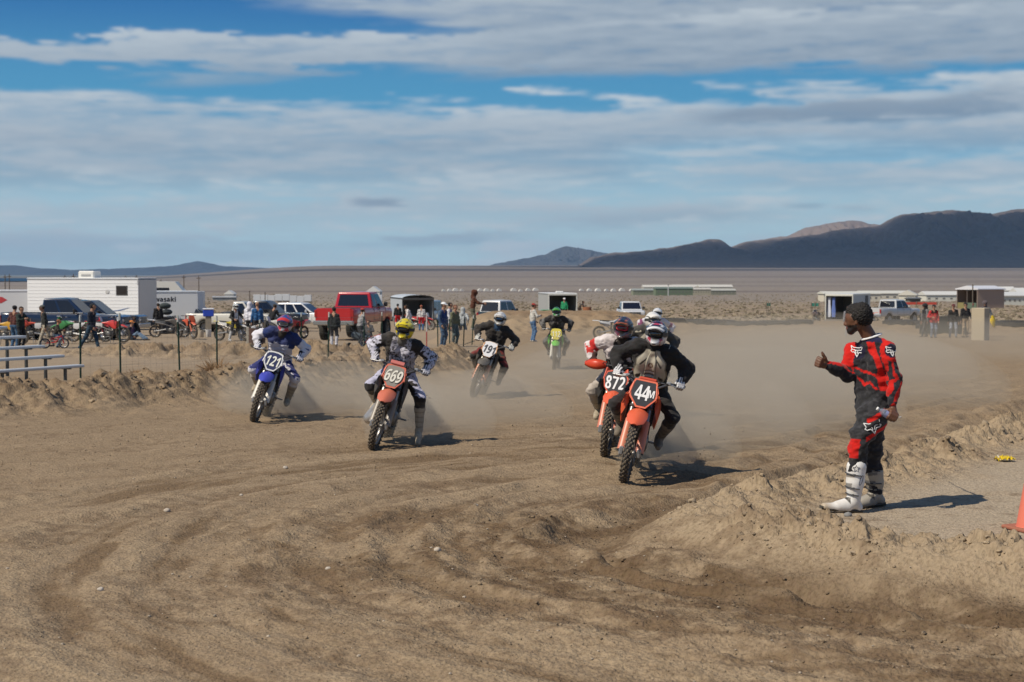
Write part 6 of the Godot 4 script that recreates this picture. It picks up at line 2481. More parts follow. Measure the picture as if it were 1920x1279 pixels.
func build_folk() -> void:
	var jeans := Color(0.055, 0.085, 0.15)
	var blk := Color(0.02, 0.02, 0.022)
	var g := "people in the paddock at left"
	folk("person in maroon jacket and jeans at the far left, back to the track", g, stand(27, 66, 160), {"top": Color(0.085, 0.032, 0.028), "bottom": Color(0.05, 0.11, 0.2), "hair": blk, "hand_r": Vector3(-0.2, 1.15, 0.3), "hand_l": Vector3(0.2, 1.1, 0.3), "fat": 1.08})
	folk("person in dark green jacket and black trousers beside the maroon jacket", g, stand(39, 64, 60), {"top": Color(0.02, 0.03, 0.026), "bottom": Color(0.018, 0.02, 0.024), "hand_r": Vector3(-0.15, 1.25, 0.38), "hand_l": Vector3(0.2, 1.2, 0.35), "tall": 1.7})
	folk("person walking in black jacket, grey cap and khaki trousers", g, stand(85, 66, -60), {"top": Color(0.02, 0.022, 0.022), "bottom": Color(0.33, 0.29, 0.23), "cap": Color(0.08, 0.085, 0.08), "foot_l": Vector3(0.1, 0.09, 0.30), "foot_r": Vector3(-0.1, 0.12, -0.34), "lean": Vector3(0, 0, 0.06)})
	folk("child in dark sweatshirt sitting on the small red bicycle", g, stand(104, 65, 100), {"tall": 1.28, "top": Color(0.035, 0.03, 0.025), "bottom": Color(0.10, 0.15, 0.22), "skin": Color(0.42, 0.20, 0.12), "hair": Color(0.22, 0.10, 0.05), "hip": 0.78, "hand_l": Vector3(0.2, 1.0, 0.42), "hand_r": Vector3(-0.2, 1.0, 0.42), "foot_l": Vector3(0.13, 0.25, 0.2), "foot_r": Vector3(-0.13, 0.12, 0.1), "lean": Vector3(0, 0, 0.12)})
	folk("person in navy jacket, jeans and sunglasses striding between two fence posts", g, stand(172, 60.5, 78), {"tall": 1.82, "top": Color(0.014, 0.018, 0.03), "bottom": Color(0.02, 0.045, 0.075), "shoe": Color(0.12, 0.08, 0.05), "glasses": true, "foot_l": Vector3(0.1, 0.09, 0.22), "foot_r": Vector3(-0.1, 0.15, -0.42), "hand_r": Vector3(-0.25, 0.9, 0.18), "hand_l": Vector3(0.27, 0.86, -0.12), "look": 0.3, "hair": blk, "cell": 0.019})
	folk("person in orange cap and purple top sitting on the ground in blue jeans", g, stand(247, 78, 75), {"top": Color(0.10, 0.05, 0.10), "sleeve": Color(0.02, 0.02, 0.03), "bottom": Color(0.13, 0.19, 0.27), "cap": Color(0.60, 0.20, 0.04), "hip": 0.13, "foot_l": Vector3(0.1, 0.09, 0.75), "foot_r": Vector3(-0.1, 0.09, 0.68), "knee_l": Vector3(0, 1, 0.2), "knee_r": Vector3(0, 1, 0.2), "hand_l": Vector3(0.2, 0.35, 0.35), "hand_r": Vector3(-0.2, 0.2, 0.2), "lean": Vector3(0, 0, -0.05)})
	folk("person in black crouching on the ground beside the one in the orange cap", g, stand(259, 80, -50), {"top": blk, "bottom": Color(0.03, 0.035, 0.05), "hip": 0.35, "foot_l": Vector3(0.12, 0.09, 0.25), "foot_r": Vector3(-0.12, 0.09, 0.1), "hand_l": Vector3(0.2, 0.4, 0.4), "hand_r": Vector3(-0.2, 0.4, 0.4), "lean": Vector3(0, -0.05, 0.15)})
	folk("person in dark clothes standing behind the camper's ramp door", g, stand(297, 92, 200), {"top": blk, "bottom": blk, "tall": 1.78})
	folk("person in white chest armour, goggles and pale helmet straddling the white bike", g, stand(441, 76, 40), {"top": Color(0.03, 0.03, 0.03), "front": Color(0.55, 0.55, 0.55), "bottom": Color(0.03, 0.03, 0.035), "shoe": Color(0.5, 0.5, 0.5), "sock": Color(0.4, 0.4, 0.4), "helmet": {"shell": Color(0.42, 0.44, 0.44), "lens": Color(0.03, 0.03, 0.03)}, "hand_l": Vector3(0.25, 1.05, 0.35), "hand_r": Vector3(-0.25, 1.05, 0.35), "foot_l": Vector3(0.32, 0.09, 0), "foot_r": Vector3(-0.32, 0.09, 0)})
	folk("person in white hooded sweatshirt beside the pale pickup", g, stand(468, 78, 170), {"top": Color(0.62, 0.62, 0.68), "hood": true, "bottom": Color(0.03, 0.03, 0.035), "tall": 1.85, "fat": 1.1})
	folk("person in blue jacket talking beside the white hooded sweatshirt", g, stand(483, 77, 200), {"top": Color(0.03, 0.10, 0.24), "bottom": Color(0.03, 0.03, 0.035), "tall": 1.85, "hair": Color(0.28, 0.16, 0.10)})
	folk("person in black bending over the bikes by the dark truck", g, stand(508, 84, 150), {"top": blk, "bottom": blk, "lean": Vector3(0, -0.1, 0.25), "hand_l": Vector3(0.2, 0.85, 0.5), "hand_r": Vector3(-0.2, 0.85, 0.5), "tall": 1.85})
	folk("young rider in black jacket with orange bag and white boots behind the red truck", g, stand(626, 66, 170), {"tall": 1.66, "top": Color(0.018, 0.02, 0.022), "bottom": Color(0.04, 0.04, 0.05), "sock": Color(0.5, 0.5, 0.55), "shoe": Color(0.55, 0.52, 0.46), "hair": Color(0.02, 0.02, 0.02), "fat": 1.1, "long": true})
	folk("person in grey sweatshirt and red cap leaning on the stroller by the fence", g, stand(675, 68, 120), {"tall": 1.6, "top": Color(0.27, 0.27, 0.28), "bottom": Color(0.04, 0.045, 0.055), "cap": Color(0.34, 0.05, 0.05), "lean": Vector3(0, 0, 0.08), "hand_l": Vector3(0.15, 0.95, 0.35), "hand_r": Vector3(-0.15, 0.95, 0.35)})
	folk("small child in grey sweater on the red child bicycle by the fence", g, stand(692, 66, -20), {"tall": 1.25, "top": Color(0.09, 0.09, 0.095), "bottom": Color(0.05, 0.07, 0.10), "hair": Color(0.06, 0.03, 0.02), "hip": 0.75, "hand_l": Vector3(0.2, 0.95, 0.3), "hand_r": Vector3(-0.2, 0.95, 0.3)})
	folk("person in black top and bright red shorts before the open grey trailer", g, stand(746, 108, 190), {"top": blk, "bottom": Color(0.55, 0.025, 0.03), "sock": Color(0.6, 0.55, 0.5), "shoe": Color(0.55, 0.52, 0.5), "hair": blk, "tall": 1.72})
	folk("person in white shirt bending down beside the grey trailer", g, stand(769, 100, -70), {"top": Color(0.62, 0.60, 0.60), "bottom": Color(0.50, 0.48, 0.50), "lean": Vector3(0, -0.08, 0.2), "hand_l": Vector3(0.25, 0.8, 0.35), "hand_r": Vector3(-0.35, 1.1, 0.15), "skin": Color(0.2, 0.11, 0.07)})
	folk("person in white and red racing top behind the striped post", g, stand(790, 102, 180), {"tall": 1.65, "top": Color(0.5, 0.48, 0.48), "bottom": Color(0.5, 0.03, 0.04), "sock": Color(0.05, 0.12, 0.25), "hair": Color(0.3, 0.1, 0.06)})
	var f := "people along the fence in the middle"
	folk("tall person in navy and white jacket with white cap by the fence", f, stand(830, 66, 60), {"tall": 1.86, "top": Color(0.018, 0.04, 0.13), "sleeve": Color(0.06, 0.10, 0.17), "yoke": Color(0.02, 0.04, 0.15), "front": Color(0.02, 0.05, 0.16), "bottom": Color(0.05, 0.09, 0.15), "cap": Color(0.66, 0.68, 0.7), "hand_r": Vector3(-0.22, 0.88, 0.1), "fat": 1.1, "shoe": Color(0.05, 0.06, 0.09)})
	folk("person in bright blue jacket standing behind the tall white cap", f, stand(842, 74, 80), {"top": Color(0.02, 0.045, 0.25), "sleeve": Color(0.55, 0.55, 0.58), "bottom": Color(0.03, 0.04, 0.06), "hair": blk, "tall": 1.85})
	folk("bareheaded person in olive shirt and grey trousers by the fence", f, stand(852, 67, 50), {"top": Color(0.13, 0.135, 0.085), "bottom": Color(0.10, 0.13, 0.13), "skin": Color(0.36, 0.19, 0.13), "hair": Color(0.14, 0.07, 0.045), "tall": 1.76, "shoe": Color(0.2, 0.22, 0.22)})
	folk("person in pale grey hooded sweatshirt crouched behind the fence", f, stand(867, 78, 170), {"top": Color(0.34, 0.36, 0.37), "hood": true, "bottom": Color(0.13, 0.17, 0.22), "hip": 0.80, "lean": Vector3(0, -0.05, 0.1)})
	folk("person in brown hooded sweatshirt standing raised above the fence, arms forward", f, stand(886, 72, 95).translated(Vector3(0, 0.62, 0)), {"top": Color(0.085, 0.034, 0.022), "hood": true, "bottom": Color(0.11, 0.11, 0.08), "hand_l": Vector3(0.12, 1.18, 0.48), "hand_r": Vector3(-0.12, 1.15, 0.5), "lean": Vector3(0, 0, 0.05), "tall": 1.78, "shoe": Color(0.4, 0.4, 0.42)})
	var st := thing("dirt_pile", "low heap of dirt under the person in the brown sweatshirt", "dirt pile", "", Transform3D(Basis.IDENTITY, spot(886, 72)))
	var mb := MB.new()
	mb.col = Color(0.25, 0.185, 0.125)
	var rows := []
	for i in 9:
		var t := i / 8.0
		var q := PackedVector3Array()
		for j in 24:
			var a := TAU * j / 24.0
			var r := lerpf(2.6, 0.02, t) * (1.0 + 0.12 * nz.get_noise_2d(cos(a) * 1.2, sin(a) * 1.2 + t))
			q.append(Vector3(cos(a) * r, 0.66 * smoothstep(0.0, 0.75, t) - 0.05 + 0.05 * nz2.get_noise_2d(cos(a) * r, sin(a) * r) * (1.0 - t), sin(a) * r * 0.8))
		rows.append(q)
	mb.grid(rows, true, Vector3.ZERO)
	part(st, "heap", mb, mat("clod", 0.97))
	folk("person in pale grey sweatshirt, red cap and jeans beside the jump", f, stand(999, 74.5, 110), {"tall": 1.80, "top": Color(0.44, 0.43, 0.40), "bottom": Color(0.085, 0.16, 0.29), "cap": Color(0.28, 0.04, 0.035), "shoe": Color(0.5, 0.48, 0.44), "hand_l": Vector3(0.2, 0.95, 0.2), "hand_r": Vector3(-0.2, 1.2, 0.3), "look": -0.5, "nod": -0.2})
	folk("person in green coat and white cap inside the open white trailer", "people behind the jump", behind(1058, 131.5, 0, 0.4), {"top": Color(0.03, 0.28, 0.12), "bottom": blk, "cap": Color(0.66, 0.66, 0.66), "fat": 1.15, "long": true})
	folk("person in tan jacket bending beside the open white trailer", "people behind the jump", behind(1087, 134, 60, 0.3), {"top": Color(0.42, 0.29, 0.19), "bottom": Color(0.40, 0.28, 0.18), "lean": Vector3(0, -0.12, 0.25), "hand_l": Vector3(0.2, 0.7, 0.5), "hand_r": Vector3(-0.2, 0.7, 0.5)})
	var r := "people by the pillar at right"
	folk("person in dark hooded jacket with grey sleeve, leftmost by the pillar", r, stand(1735, 84, -70), {"top": Color(0.03, 0.03, 0.032), "sleeve": Color(0.16, 0.155, 0.16), "hood": true, "bottom": Color(0.05, 0.05, 0.05), "foot_l": Vector3(0.12, 0.09, 0.28), "foot_r": Vector3(-0.12, 0.09, -0.15)})
	folk("person in bright red jacket and jeans by the pillar", r, stand(1750, 82.5, 10), {"top": Color(0.44, 0.03, 0.03), "yoke": Color(0.03, 0.02, 0.02), "bottom": Color(0.16, 0.20, 0.27), "cap": blk, "long": true, "hand_r": Vector3(-0.2, 1.1, 0.25), "hand_l": Vector3(0.22, 0.9, 0.15), "fat": 1.1, "tall": 1.72})
	folk("person in black jacket, red cap and pale jeans by the pillar", r, stand(1787, 83, -5), {"top": Color(0.03, 0.03, 0.03), "bottom": Color(0.24, 0.27, 0.32), "cap": Color(0.10, 0.03, 0.03), "long": true, "fat": 1.12, "foot_l": Vector3(0.16, 0.09, 0), "foot_r": Vector3(-0.16, 0.09, 0), "tall": 1.74})
	folk("person in black jacket and khaki trousers next to the pillar", r, stand(1809, 84, 15), {"top": Color(0.026, 0.026, 0.028), "bottom": Color(0.32, 0.24, 0.16), "cap": blk, "fat": 1.1, "tall": 1.82, "hand_l": Vector3(0.24, 0.95, 0.22)})
	folk("marshal in grey hooded jacket standing behind the pillar with the yellow flag", r, stand(1846, 85, -15), {"top": Color(0.075, 0.085, 0.10), "hood": true, "hood_color": Color(0.10, 0.08, 0.085), "bottom": Color(0.07, 0.065, 0.06), "fat": 1.3, "tall": 1.9, "hand_r": Vector3(-0.2, 1.35, 0.35), "hand_l": Vector3(0.32, 0.95, 0.22), "cap": Color(0.10, 0.075, 0.08), "bill": false})
	folk("person in pale blue trousers far behind the head of the person in red", r, stand(1590, 86, 0), {"top": Color(0.2, 0.2, 0.22), "bottom": Color(0.30, 0.33, 0.38), "tall": 1.65})


# ---------------------------------------------------------------- vehicles

func glass() -> StandardMaterial3D:
	return mat("car_glass", 0.07, 0.0, {"metallic_specular": 0.75})


func paint() -> StandardMaterial3D:
	return mat("car_paint", 0.28, 0.0, {"clearcoat_enabled": true, "clearcoat": 0.8, "clearcoat_roughness": 0.06})


func car_wheel(root: Node3D, at: Vector3, r: float, w: float, rim: Color) -> void:
	var mb := MB.new()
	mb.col = Color(0.025, 0.024, 0.023)
	var h := w / 2
	mb.torus(Vector3.ZERO, Vector3.RIGHT, [Vector2(r * 0.62, -h), Vector2(r * 0.92, -h), Vector2(r, -h * 0.7), Vector2(r, h * 0.7), Vector2(r * 0.92, h), Vector2(r * 0.62, h)], 24)
	var o := part(root, "wheel", mb, mat("rubber", 0.92))
	o.position = at
	mb = MB.new()
	mb.col = rim
	var s := signf(at.x)
	mb.lathe(Vector3(s * h * 0.3, 0, 0), Vector3(s, 0, 0), [Vector2(r * 0.64, -0.1), Vector2(r * 0.64, h * 0.6), Vector2(r * 0.56, h * 0.62), Vector2(r * 0.5, h * 0.2), Vector2(r * 0.2, h * 0.35), Vector2(0, h * 0.4)], 16)
	for i in 6:
		var a := TAU * i / 6.0
		mb.box(Vector3(s * h * 0.72, cos(a) * r * 0.36, sin(a) * r * 0.36), Vector3(0.03, r * 0.5, r * 0.12), 0.01, Basis(Vector3.RIGHT, a))
	part(o, "rim", mb, mat("alloy", 0.35, 0.85))


func vehicle(called: String, label: String, category: String, group: String, at: Transform3D, s: Dictionary) -> Node3D:
	# forward +Z. s: long, wide, tall, belt, clear, hood, cab0, cab1, bed, color, low, wheel
	var root := thing(called, label, category, group, at)
	var Lg: float = s.get("long", 5.6)
	var W: float = s.get("wide", 1.95) * 0.5
	var H: float = s.get("tall", 1.9)
	var belt: float = s.get("belt", 1.15)
	var clear: float = s.get("clear", 0.45)
	var wr: float = s.get("wheel", 0.38)
	var z0 := -Lg / 2
	var z1 := Lg / 2
	var cab0: float = s.cab0      # rear of the cabin at the belt line
	var cab1: float = s.cab1      # foot of the windscreen
	var col: Color = s.color
	var two: Color = s.get("low_color", col)
	var hood: float = s.get("hood", belt - 0.03)
	var axf: float = z1 - s.get("front", 0.95)
	var axr: float = z0 + s.get("rear", 1.2)
	var bed: bool = s.get("bed", false)
	# lower body, lofted along its length with wheel arches cut upwards
	var zs := []
	for i in 61:
		zs.append(lerpf(z0, z1, i / 60.0))
	var rows := []
	var cols := PackedColorArray()
	for z in zs:
		var e := minf(z - z0, z1 - z)
		var w := W * (1.0 - 0.10 * pow(maxf(1.0 - e / 0.5, 0.0), 2.0))
		var top := belt
		if z > cab1:
			top = lerpf(belt, hood, smoothstep(cab1, cab1 + 0.3, z)) - 0.10 * pow(maxf((z - (z1 - 0.5)) / 0.5, 0.0), 2.0)
		if bed and z < cab0:
			top = s.get("bed_top", belt)
		var bot := clear
		for ax in [axf, axr]:
			var dz: float = absf(z - ax)
			if dz < wr * 1.18:
				bot = maxf(bot, wr + sqrt(maxf(wr * wr * 1.39 - dz * dz, 0.0)) * 0.98)
		bot = minf(bot, top - 0.12)
		var q := PackedVector3Array()
		var prof := [[0.90, 0.0], [0.985, 0.10], [1.0, 0.35], [1.0, 0.65], [0.985, 0.86], [0.94, 0.985], [0.90, 1.0]]
		for k in prof:
			q.append(Vector3(w * k[0], lerpf(bot, top, k[1]), z))
		for i in prof.size():
			var k = prof[prof.size() - 1 - i]
			q.append(Vector3(-w * k[0], lerpf(bot, top, k[1]), z))
		for p in q:
			cols.append(two if p.y < lerpf(clear, belt, s.get("split", 0.0)) else col)
		rows.append(q)
	var mb := MB.new()
	mb.grid(rows, true, Vector3.ZERO, cols)
	mb.col = col
	mb.poly(Array(rows[0]), Vector3(0, 0.8, 0))
	mb.poly(Array(rows[-1]), Vector3(0, 0.8, 0))
	var body := part(root, "body", mb, paint())
	# dark wheel wells
	mb = MB.new()
	mb.col = Color(0.008, 0.008, 0.008)
	mb.box(Vector3(0, clear + 0.18, 0), Vector3(W * 1.6, 0.30, Lg * 0.93), 0.0)
	part(root, "underbody", mb, mat("black_part", 0.6))
	# cabin
	var ins: float = s.get("inset", 0.17)
	var rf: float = s.get("rake_front", 0.75)
	var rr: float = s.get("rake_rear", 0.12)
	var base := [Vector3(W * 0.95, belt - 0.02, cab0), Vector3(W * 0.95, belt - 0.02, cab1), Vector3(-W * 0.95, belt - 0.02, cab1), Vector3(-W * 0.95, belt - 0.02, cab0)]
	var roof := [Vector3(W - ins, H, cab0 + rr), Vector3(W - ins, H, cab1 - rf), Vector3(-W + ins, H, cab1 - rf), Vector3(-W + ins, H, cab0 + rr)]
	mb = MB.new()
	mb.col = s.get("roof", col)
	var inner := Vector3(0, (belt + H) / 2, (cab0 + cab1) / 2)
	rows = []
	for i in 7:
		var t: float = [0.0, 0.45, 0.86, 0.95, 0.99, 1.0, 1.0][i]
		var shrink: float = [1.0, 1.0, 1.0, 0.985, 0.955, 0.9, 0.02][i]
		var q := PackedVector3Array()
		for k in 4:
			var a: Vector3 = base[k].lerp(roof[k], t)
			var c: Vector3 = base[(k + 1) % 4].lerp(roof[(k + 1) % 4], t)
			var m := inner
			m.y = a.y
			for u in [0.04, 0.5, 0.96]:
				q.append(m + (a.lerp(c, u) - m) * shrink + Vector3(0, 0.035 if i == 6 else 0.0, 0))
		rows.append(q)
	mb.grid(rows, true)
	part(root, "cab", mb, paint())
	# windows, a few millimetres proud
	var gl := glass()
	var win := func(called2: String, a: Vector3, b: Vector3, c: Vector3, d: Vector3, out: Vector3, m: Vector4) -> void:
		# a,b bottom edge, c,d top edge above b,a ; m: margins left, right, bottom, top as shares
		var P := func(u: float, v: float) -> Vector3:
			return a.lerp(b, u).lerp(d.lerp(c, u), v)
		var w := MB.new()
		w.col = Color(0.012, 0.014, 0.016)
		var nrm: Vector3 = (b - a).cross(d - a).normalized()
		if nrm.dot(out) < 0:
			nrm = -nrm
		var q := [P.call(m.x, m.z), P.call(1.0 - m.y, m.z), P.call(1.0 - m.y, 1.0 - m.w), P.call(m.x, 1.0 - m.w)]
		var o := []
		var p2 := []
		for p in q:
			o.append(p + nrm * 0.008)
			p2.append(p - nrm * 0.02)
		w.poly(o, inner)
		for i in 4:
			w.poly([o[i], o[(i + 1) % 4], p2[(i + 1) % 4], p2[i]], (o[0] + o[2] + p2[0] + p2[2]) / 4.0)
		part(root, called2, w, gl)
	win.call("windscreen", base[2], base[1], roof[1], roof[2], Vector3(0, 0.3, 1), Vector4(0.05, 0.05, 0.06, 0.12))
	win.call("rear_window", base[3], base[0], roof[0], roof[3], Vector3(0, 0, -1), Vector4(0.09, 0.09, s.get("rear_low", 0.12), 0.16))
	var panes: Array = s.get("panes", [[0.05, 0.48], [0.53, 0.93]])
	for p in panes:
		win.call("side_window", base[0], base[1], roof[1], roof[0], Vector3(1, 0.2, 0), Vector4(p[0], 1.0 - p[1], 0.08, 0.14))
		win.call("side_window", base[3], base[2], roof[2], roof[3], Vector3(-1, 0.2, 0), Vector4(p[0], 1.0 - p[1], 0.08, 0.14))
	if bed:
		mb = MB.new()
		mb.col = Color(0.02, 0.02, 0.02)
		mb.box(Vector3(0, s.get("bed_top", belt) + 0.002, (z0 + cab0) / 2), Vector3(W * 1.72, 0.012, (cab0 - z0) * 0.92))
		part(root, "bed_liner", mb, mat("black_part", 0.6))
		mb = MB.new()
		mb.col = s.get("gate", col)
		var bt: float = s.get("bed_top", belt)
		mb.box(Vector3(0, (bt + clear + 0.12) / 2 + 0.03, z0 - 0.012), Vector3(W * 1.62, bt - clear - 0.14, 0.05), 0.015)
		var tg := part(root, "tailgate", mb, paint())
		mb = MB.new()
		mb.col = Color(0.03, 0.03, 0.03)
		mb.box(Vector3(0, bt - 0.2, z0 - 0.04), Vector3(0.22, 0.08, 0.02), 0.005)
		part(tg, "handle", mb, mat("black_part", 0.6))
	for x in [-1.0, 1.0]:
		mb = MB.new()
		mb.col = Color(0.30, 0.008, 0.008)
		mb.box(Vector3(x * W * 0.87, belt - 0.26, z0 - 0.005), Vector3(0.16, 0.36, 0.06), 0.02)
		part(root, "tail_light", mb, paint())
		mb = MB.new()
		mb.col = Color(0.6, 0.6, 0.62)
		mb.box(Vector3(x * W * 0.72, hood - 0.27, z1 - 0.02), Vector3(0.34, 0.17, 0.08), 0.03)
		part(root, "headlight", mb, gl if false else mat("lamp_glass", 0.15, 0.3))
		mb = MB.new()
		mb.col = s.get("mirror", Color(0.02, 0.02, 0.02))
		mb.box(Vector3(x * (W + 0.13), belt + 0.12, cab1 - 0.45), Vector3(0.20, 0.22, 0.11), 0.04)
		part(root, "mirror", mb, paint())
		car_wheel(root, Vector3(x * (W - 0.13), wr, axf), wr, 0.26, s.get("rim", Color(0.4, 0.4, 0.41)))
		car_wheel(root, Vector3(x * (W - 0.13), wr, axr), wr, 0.26, s.get("rim", Color(0.4, 0.4, 0.41)))
	for x in [-1.0, 1.0]:
		mb = MB.new()
		mb.col = Color(0.012, 0.012, 0.012)
		for z in [cab0 + 0.12, lerpf(cab0, cab1, 0.5), cab1 - 0.06]:
			mb.box(Vector3(x * (W - 0.004), (clear + belt) * 0.5 + 0.06, z), Vector3(0.014, belt - clear - 0.2, 0.014))
		mb.box(Vector3(x * (W - 0.004), clear + 0.13, (cab0 + cab1) * 0.5), Vector3(0.014, 0.014, cab1 - cab0 - 0.2))
		part(body, "door_seam", mb, mat("black_part", 0.6)).set_meta("kind", "stuff")
		mb = MB.new()
		mb.col = s.get("trim", Color(0.04, 0.04, 0.04))
		mb.box(Vector3(x * (W * 0.955), belt + 0.02, (cab0 + cab1) * 0.5), Vector3(0.04, 0.045, (cab1 - cab0) * 0.94), 0.01)
		part(root, "window_trim", mb, mat("chrome", 0.25, 0.8))
	mb = MB.new()
	mb.col = s.get("bumper", Color(0.45, 0.45, 0.46))
	mb.box(Vector3(0, clear + 0.05, z0 - 0.10), Vector3(W * 1.92, 0.22, 0.18), 0.04)
	part(root, "rear_bumper", mb, mat("chrome", 0.25, 0.8))
	mb = MB.new()
	mb.col = s.get("bumper", Color(0.45, 0.45, 0.46))
	mb.box(Vector3(0, clear + 0.08, z1 + 0.04), Vector3(W * 1.92, 0.24, 0.18), 0.04)
	part(root, "front_bumper", mb, mat("chrome", 0.25, 0.8))
	mb = MB.new()
	mb.col = Color(0.03, 0.03, 0.03)
	mb.box(Vector3(0, hood - 0.28, z1 - 0.005), Vector3(W * 1.1, 0.28, 0.05), 0.02)
	mb.col = Color(0.4, 0.4, 0.4)
	for i in 4:
		mb.box(Vector3(0, hood - 0.38 + i * 0.065, z1 + 0.022), Vector3(W * 1.08, 0.018, 0.02), 0.0)
	part(root, "grille", mb, mat("steel", 0.4, 0.7))
	for x in [-1.0, 1.0]:
		for z in s.get("handles", [lerpf(cab0, cab1, 0.42)]):
			mb = MB.new()
			mb.col = s.get("handle", Color(0.3, 0.3, 0.3))
			mb.box(Vector3(x * (W + 0.012), belt - 0.14, z), Vector3(0.03, 0.045, 0.18), 0.01)
			part(root, "door_handle", mb, mat("steel", 0.4, 0.7))
	return root


func trailer(called: String, label: String, category: String, group: String, at: Transform3D, s: Dictionary) -> Node3D:
	# box trailer, forward +Z, rear opening at -Z
	var root := thing(called, label, category, group, at)
	var Lg: float = s.get("long", 5.0)
	var W: float = s.get("wide", 2.3)
	var H: float = s.get("tall", 2.4)
	var y0: float = s.get("floor", 0.45)
	var col: Color = s.color
	var th := 0.05
	var m := mat("trailer_skin", 0.38, 0.0, {"clearcoat_enabled": true, "clearcoat": 0.3})
	var mb := MB.new()
	for x in [-1.0, 1.0]:
		mb = MB.new()
		mb.col = col
		mb.box(Vector3(x * (W / 2 - th / 2), (y0 + H) / 2, 0), Vector3(th, H - y0, Lg), 0.015)
		var wl := part(root, "side_wall", mb, m)
		if s.get("ribs", 0) > 0:
			for i in s.ribs:
				mb = MB.new()
				mb.col = s.get("rib_color", col * 0.9)
				var y: float = lerpf(y0 + 0.06, H - 0.08, float(i) / (s.ribs - 1))
				mb.box(Vector3(x * (W / 2 + 0.006), y, 0), Vector3(0.016, 0.022, Lg * 0.99), 0.004)
				part(wl, "siding_rib", mb, m)
		mb = MB.new()
		mb.col = s.get("trim", Color(0.6, 0.6, 0.6))
		mb.box(Vector3(x * (W / 2 + 0.003), H - 0.02, 0), Vector3(0.05, 0.09, Lg + 0.02), 0.01)
		part(wl, "roof_rail", mb, mat("alloy", 0.35, 0.85))
	mb = MB.new()
	mb.col = s.get("roof", col)
	if s.get("round", 0.0) > 0.0:
		var rows := []
		for z in [-Lg / 2, Lg / 2]:
			var q := PackedVector3Array()
			for i in 13:
				var a := PI * i / 12.0
				q.append(Vector3(cos(a) * (W / 2 + 0.005), H + sin(a) * s.round, z))
			for i in 13:
				var a := PI - PI * i / 12.0
				q.append(Vector3(cos(a) * (W / 2 - 0.05), H - 0.05 + sin(a) * s.round, z))
			rows.append(q)
		mb.grid(rows, true)
		mb.poly([Vector3(-W / 2, H, Lg / 2), Vector3(-W * 0.35, H + s.round * 0.7, Lg / 2), Vector3(0, H + s.round, Lg / 2), Vector3(W * 0.35, H + s.round * 0.7, Lg / 2), Vector3(W / 2, H, Lg / 2)], Vector3.ZERO)
	else:
		mb.box(Vector3(0, H + 0.025, 0), Vector3(W, 0.06, Lg), 0.02)
	part(root, "roof", mb, m)
	mb = MB.new()
	mb.col = Color(0.10, 0.085, 0.065)
	mb.box(Vector3(0, y0, 0), Vector3(W - 0.04, 0.08, Lg - 0.04))
	part(root, "floor", mb, mat("black_part", 0.6))
	mb = MB.new()
	mb.col = col
	if s.get("nose", 0.0) > 0.0:
		var n: float = s.nose
		mb.prism(PackedVector2Array([Vector2(-W / 2, 0), Vector2(-W / 2 + 0.15, n * 0.7), Vector2(-0.2, n), Vector2(0.2, n), Vector2(W / 2 - 0.15, n * 0.7), Vector2(W / 2, 0)]), Transform3D(Basis(Vector3.RIGHT, Vector3(0, 0, 1), Vector3(0, -1, 0)), Vector3(0, (y0 + H) / 2 + 0.01, Lg / 2)), H - y0)
	else:
		mb.box(Vector3(0, (y0 + H) / 2, Lg / 2 - th / 2), Vector3(W - 0.02, H - y0, th), 0.01)
	part(root, "front_wall", mb, m)
	mb = MB.new()
	mb.col = Color(0.05, 0.05, 0.05)
	mb.tube([Vector3(-0.5, y0 - 0.05, Lg / 2), Vector3(0, y0 - 0.05, Lg / 2 + 1.2), Vector3(0.5, y0 - 0.05, Lg / 2)], 0.05, 6)
	part(root, "tow_bar", mb, mat("steel", 0.4, 0.7))
	if s.get("open", false):
		mb = MB.new()
		mb.col = s.get("trim", Color(0.55, 0.55, 0.55))
		mb.box(Vector3(0, H - 0.06, -Lg / 2 - 0.01), Vector3(W + 0.02, 0.16, 0.07), 0.015)
		for x in [-1.0, 1.0]:
			mb.box(Vector3(x * (W / 2 - 0.03), (y0 + H) / 2 - 0.05, -Lg / 2 - 0.01), Vector3(0.09, H - y0 - 0.1, 0.06), 0.015)
		part(root, "door_frame", mb, mat("trailer_skin"))
		if s.get("ramp", true):
			mb = MB.new()
			mb.col = Color(0.16, 0.14, 0.115)
			mb.box(Vector3(0, y0 * 0.52, -Lg / 2 - 0.85), Vector3(W - 0.15, 0.06, 1.75), 0.01, Basis(Vector3.RIGHT, -0.24))
			part(root, "ramp_door", mb, mat("black_part", 0.6))
	else:
		mb = MB.new()
		mb.col = s.get("door", col)
		mb.box(Vector3(0, (y0 + H) / 2, -Lg / 2 - 0.02), Vector3(W - 0.1, H - y0 - 0.1, 0.06), 0.02)
		part(root, "rear_door", mb, m)
	for x in [-1.0, 1.0]:
		for k in s.get("axles", 2):
			car_wheel(root, Vector3(x * (W / 2 - 0.06), 0.34, (k - (s.get("axles", 2) - 1) * 0.5) * 0.82), 0.34, 0.22, Color(0.35, 0.35, 0.35))
		mb = MB.new()
		mb.col = s.get("fender", Color(0.5, 0.5, 0.5))
		mb.box(Vector3(x * (W / 2 + 0.03), 0.74, 0), Vector3(0.24, 0.05, 0.84 * s.get("axles", 2) + 0.2), 0.02)
		part(root, "wheel_arch", mb, m)
	return root


# ---------------------------------------------------------------- paddock, fence, stands

func flat_box(root: Node, called: String, ctr: Vector3, size: Vector3, col: Color, m: Material, bev := 0.01, bas := Basis.IDENTITY) -> MeshInstance3D:
	var mb := MB.new()
	mb.col = col
	mb.box(ctr, size, bev, bas)
	return part(root, called, mb, m)


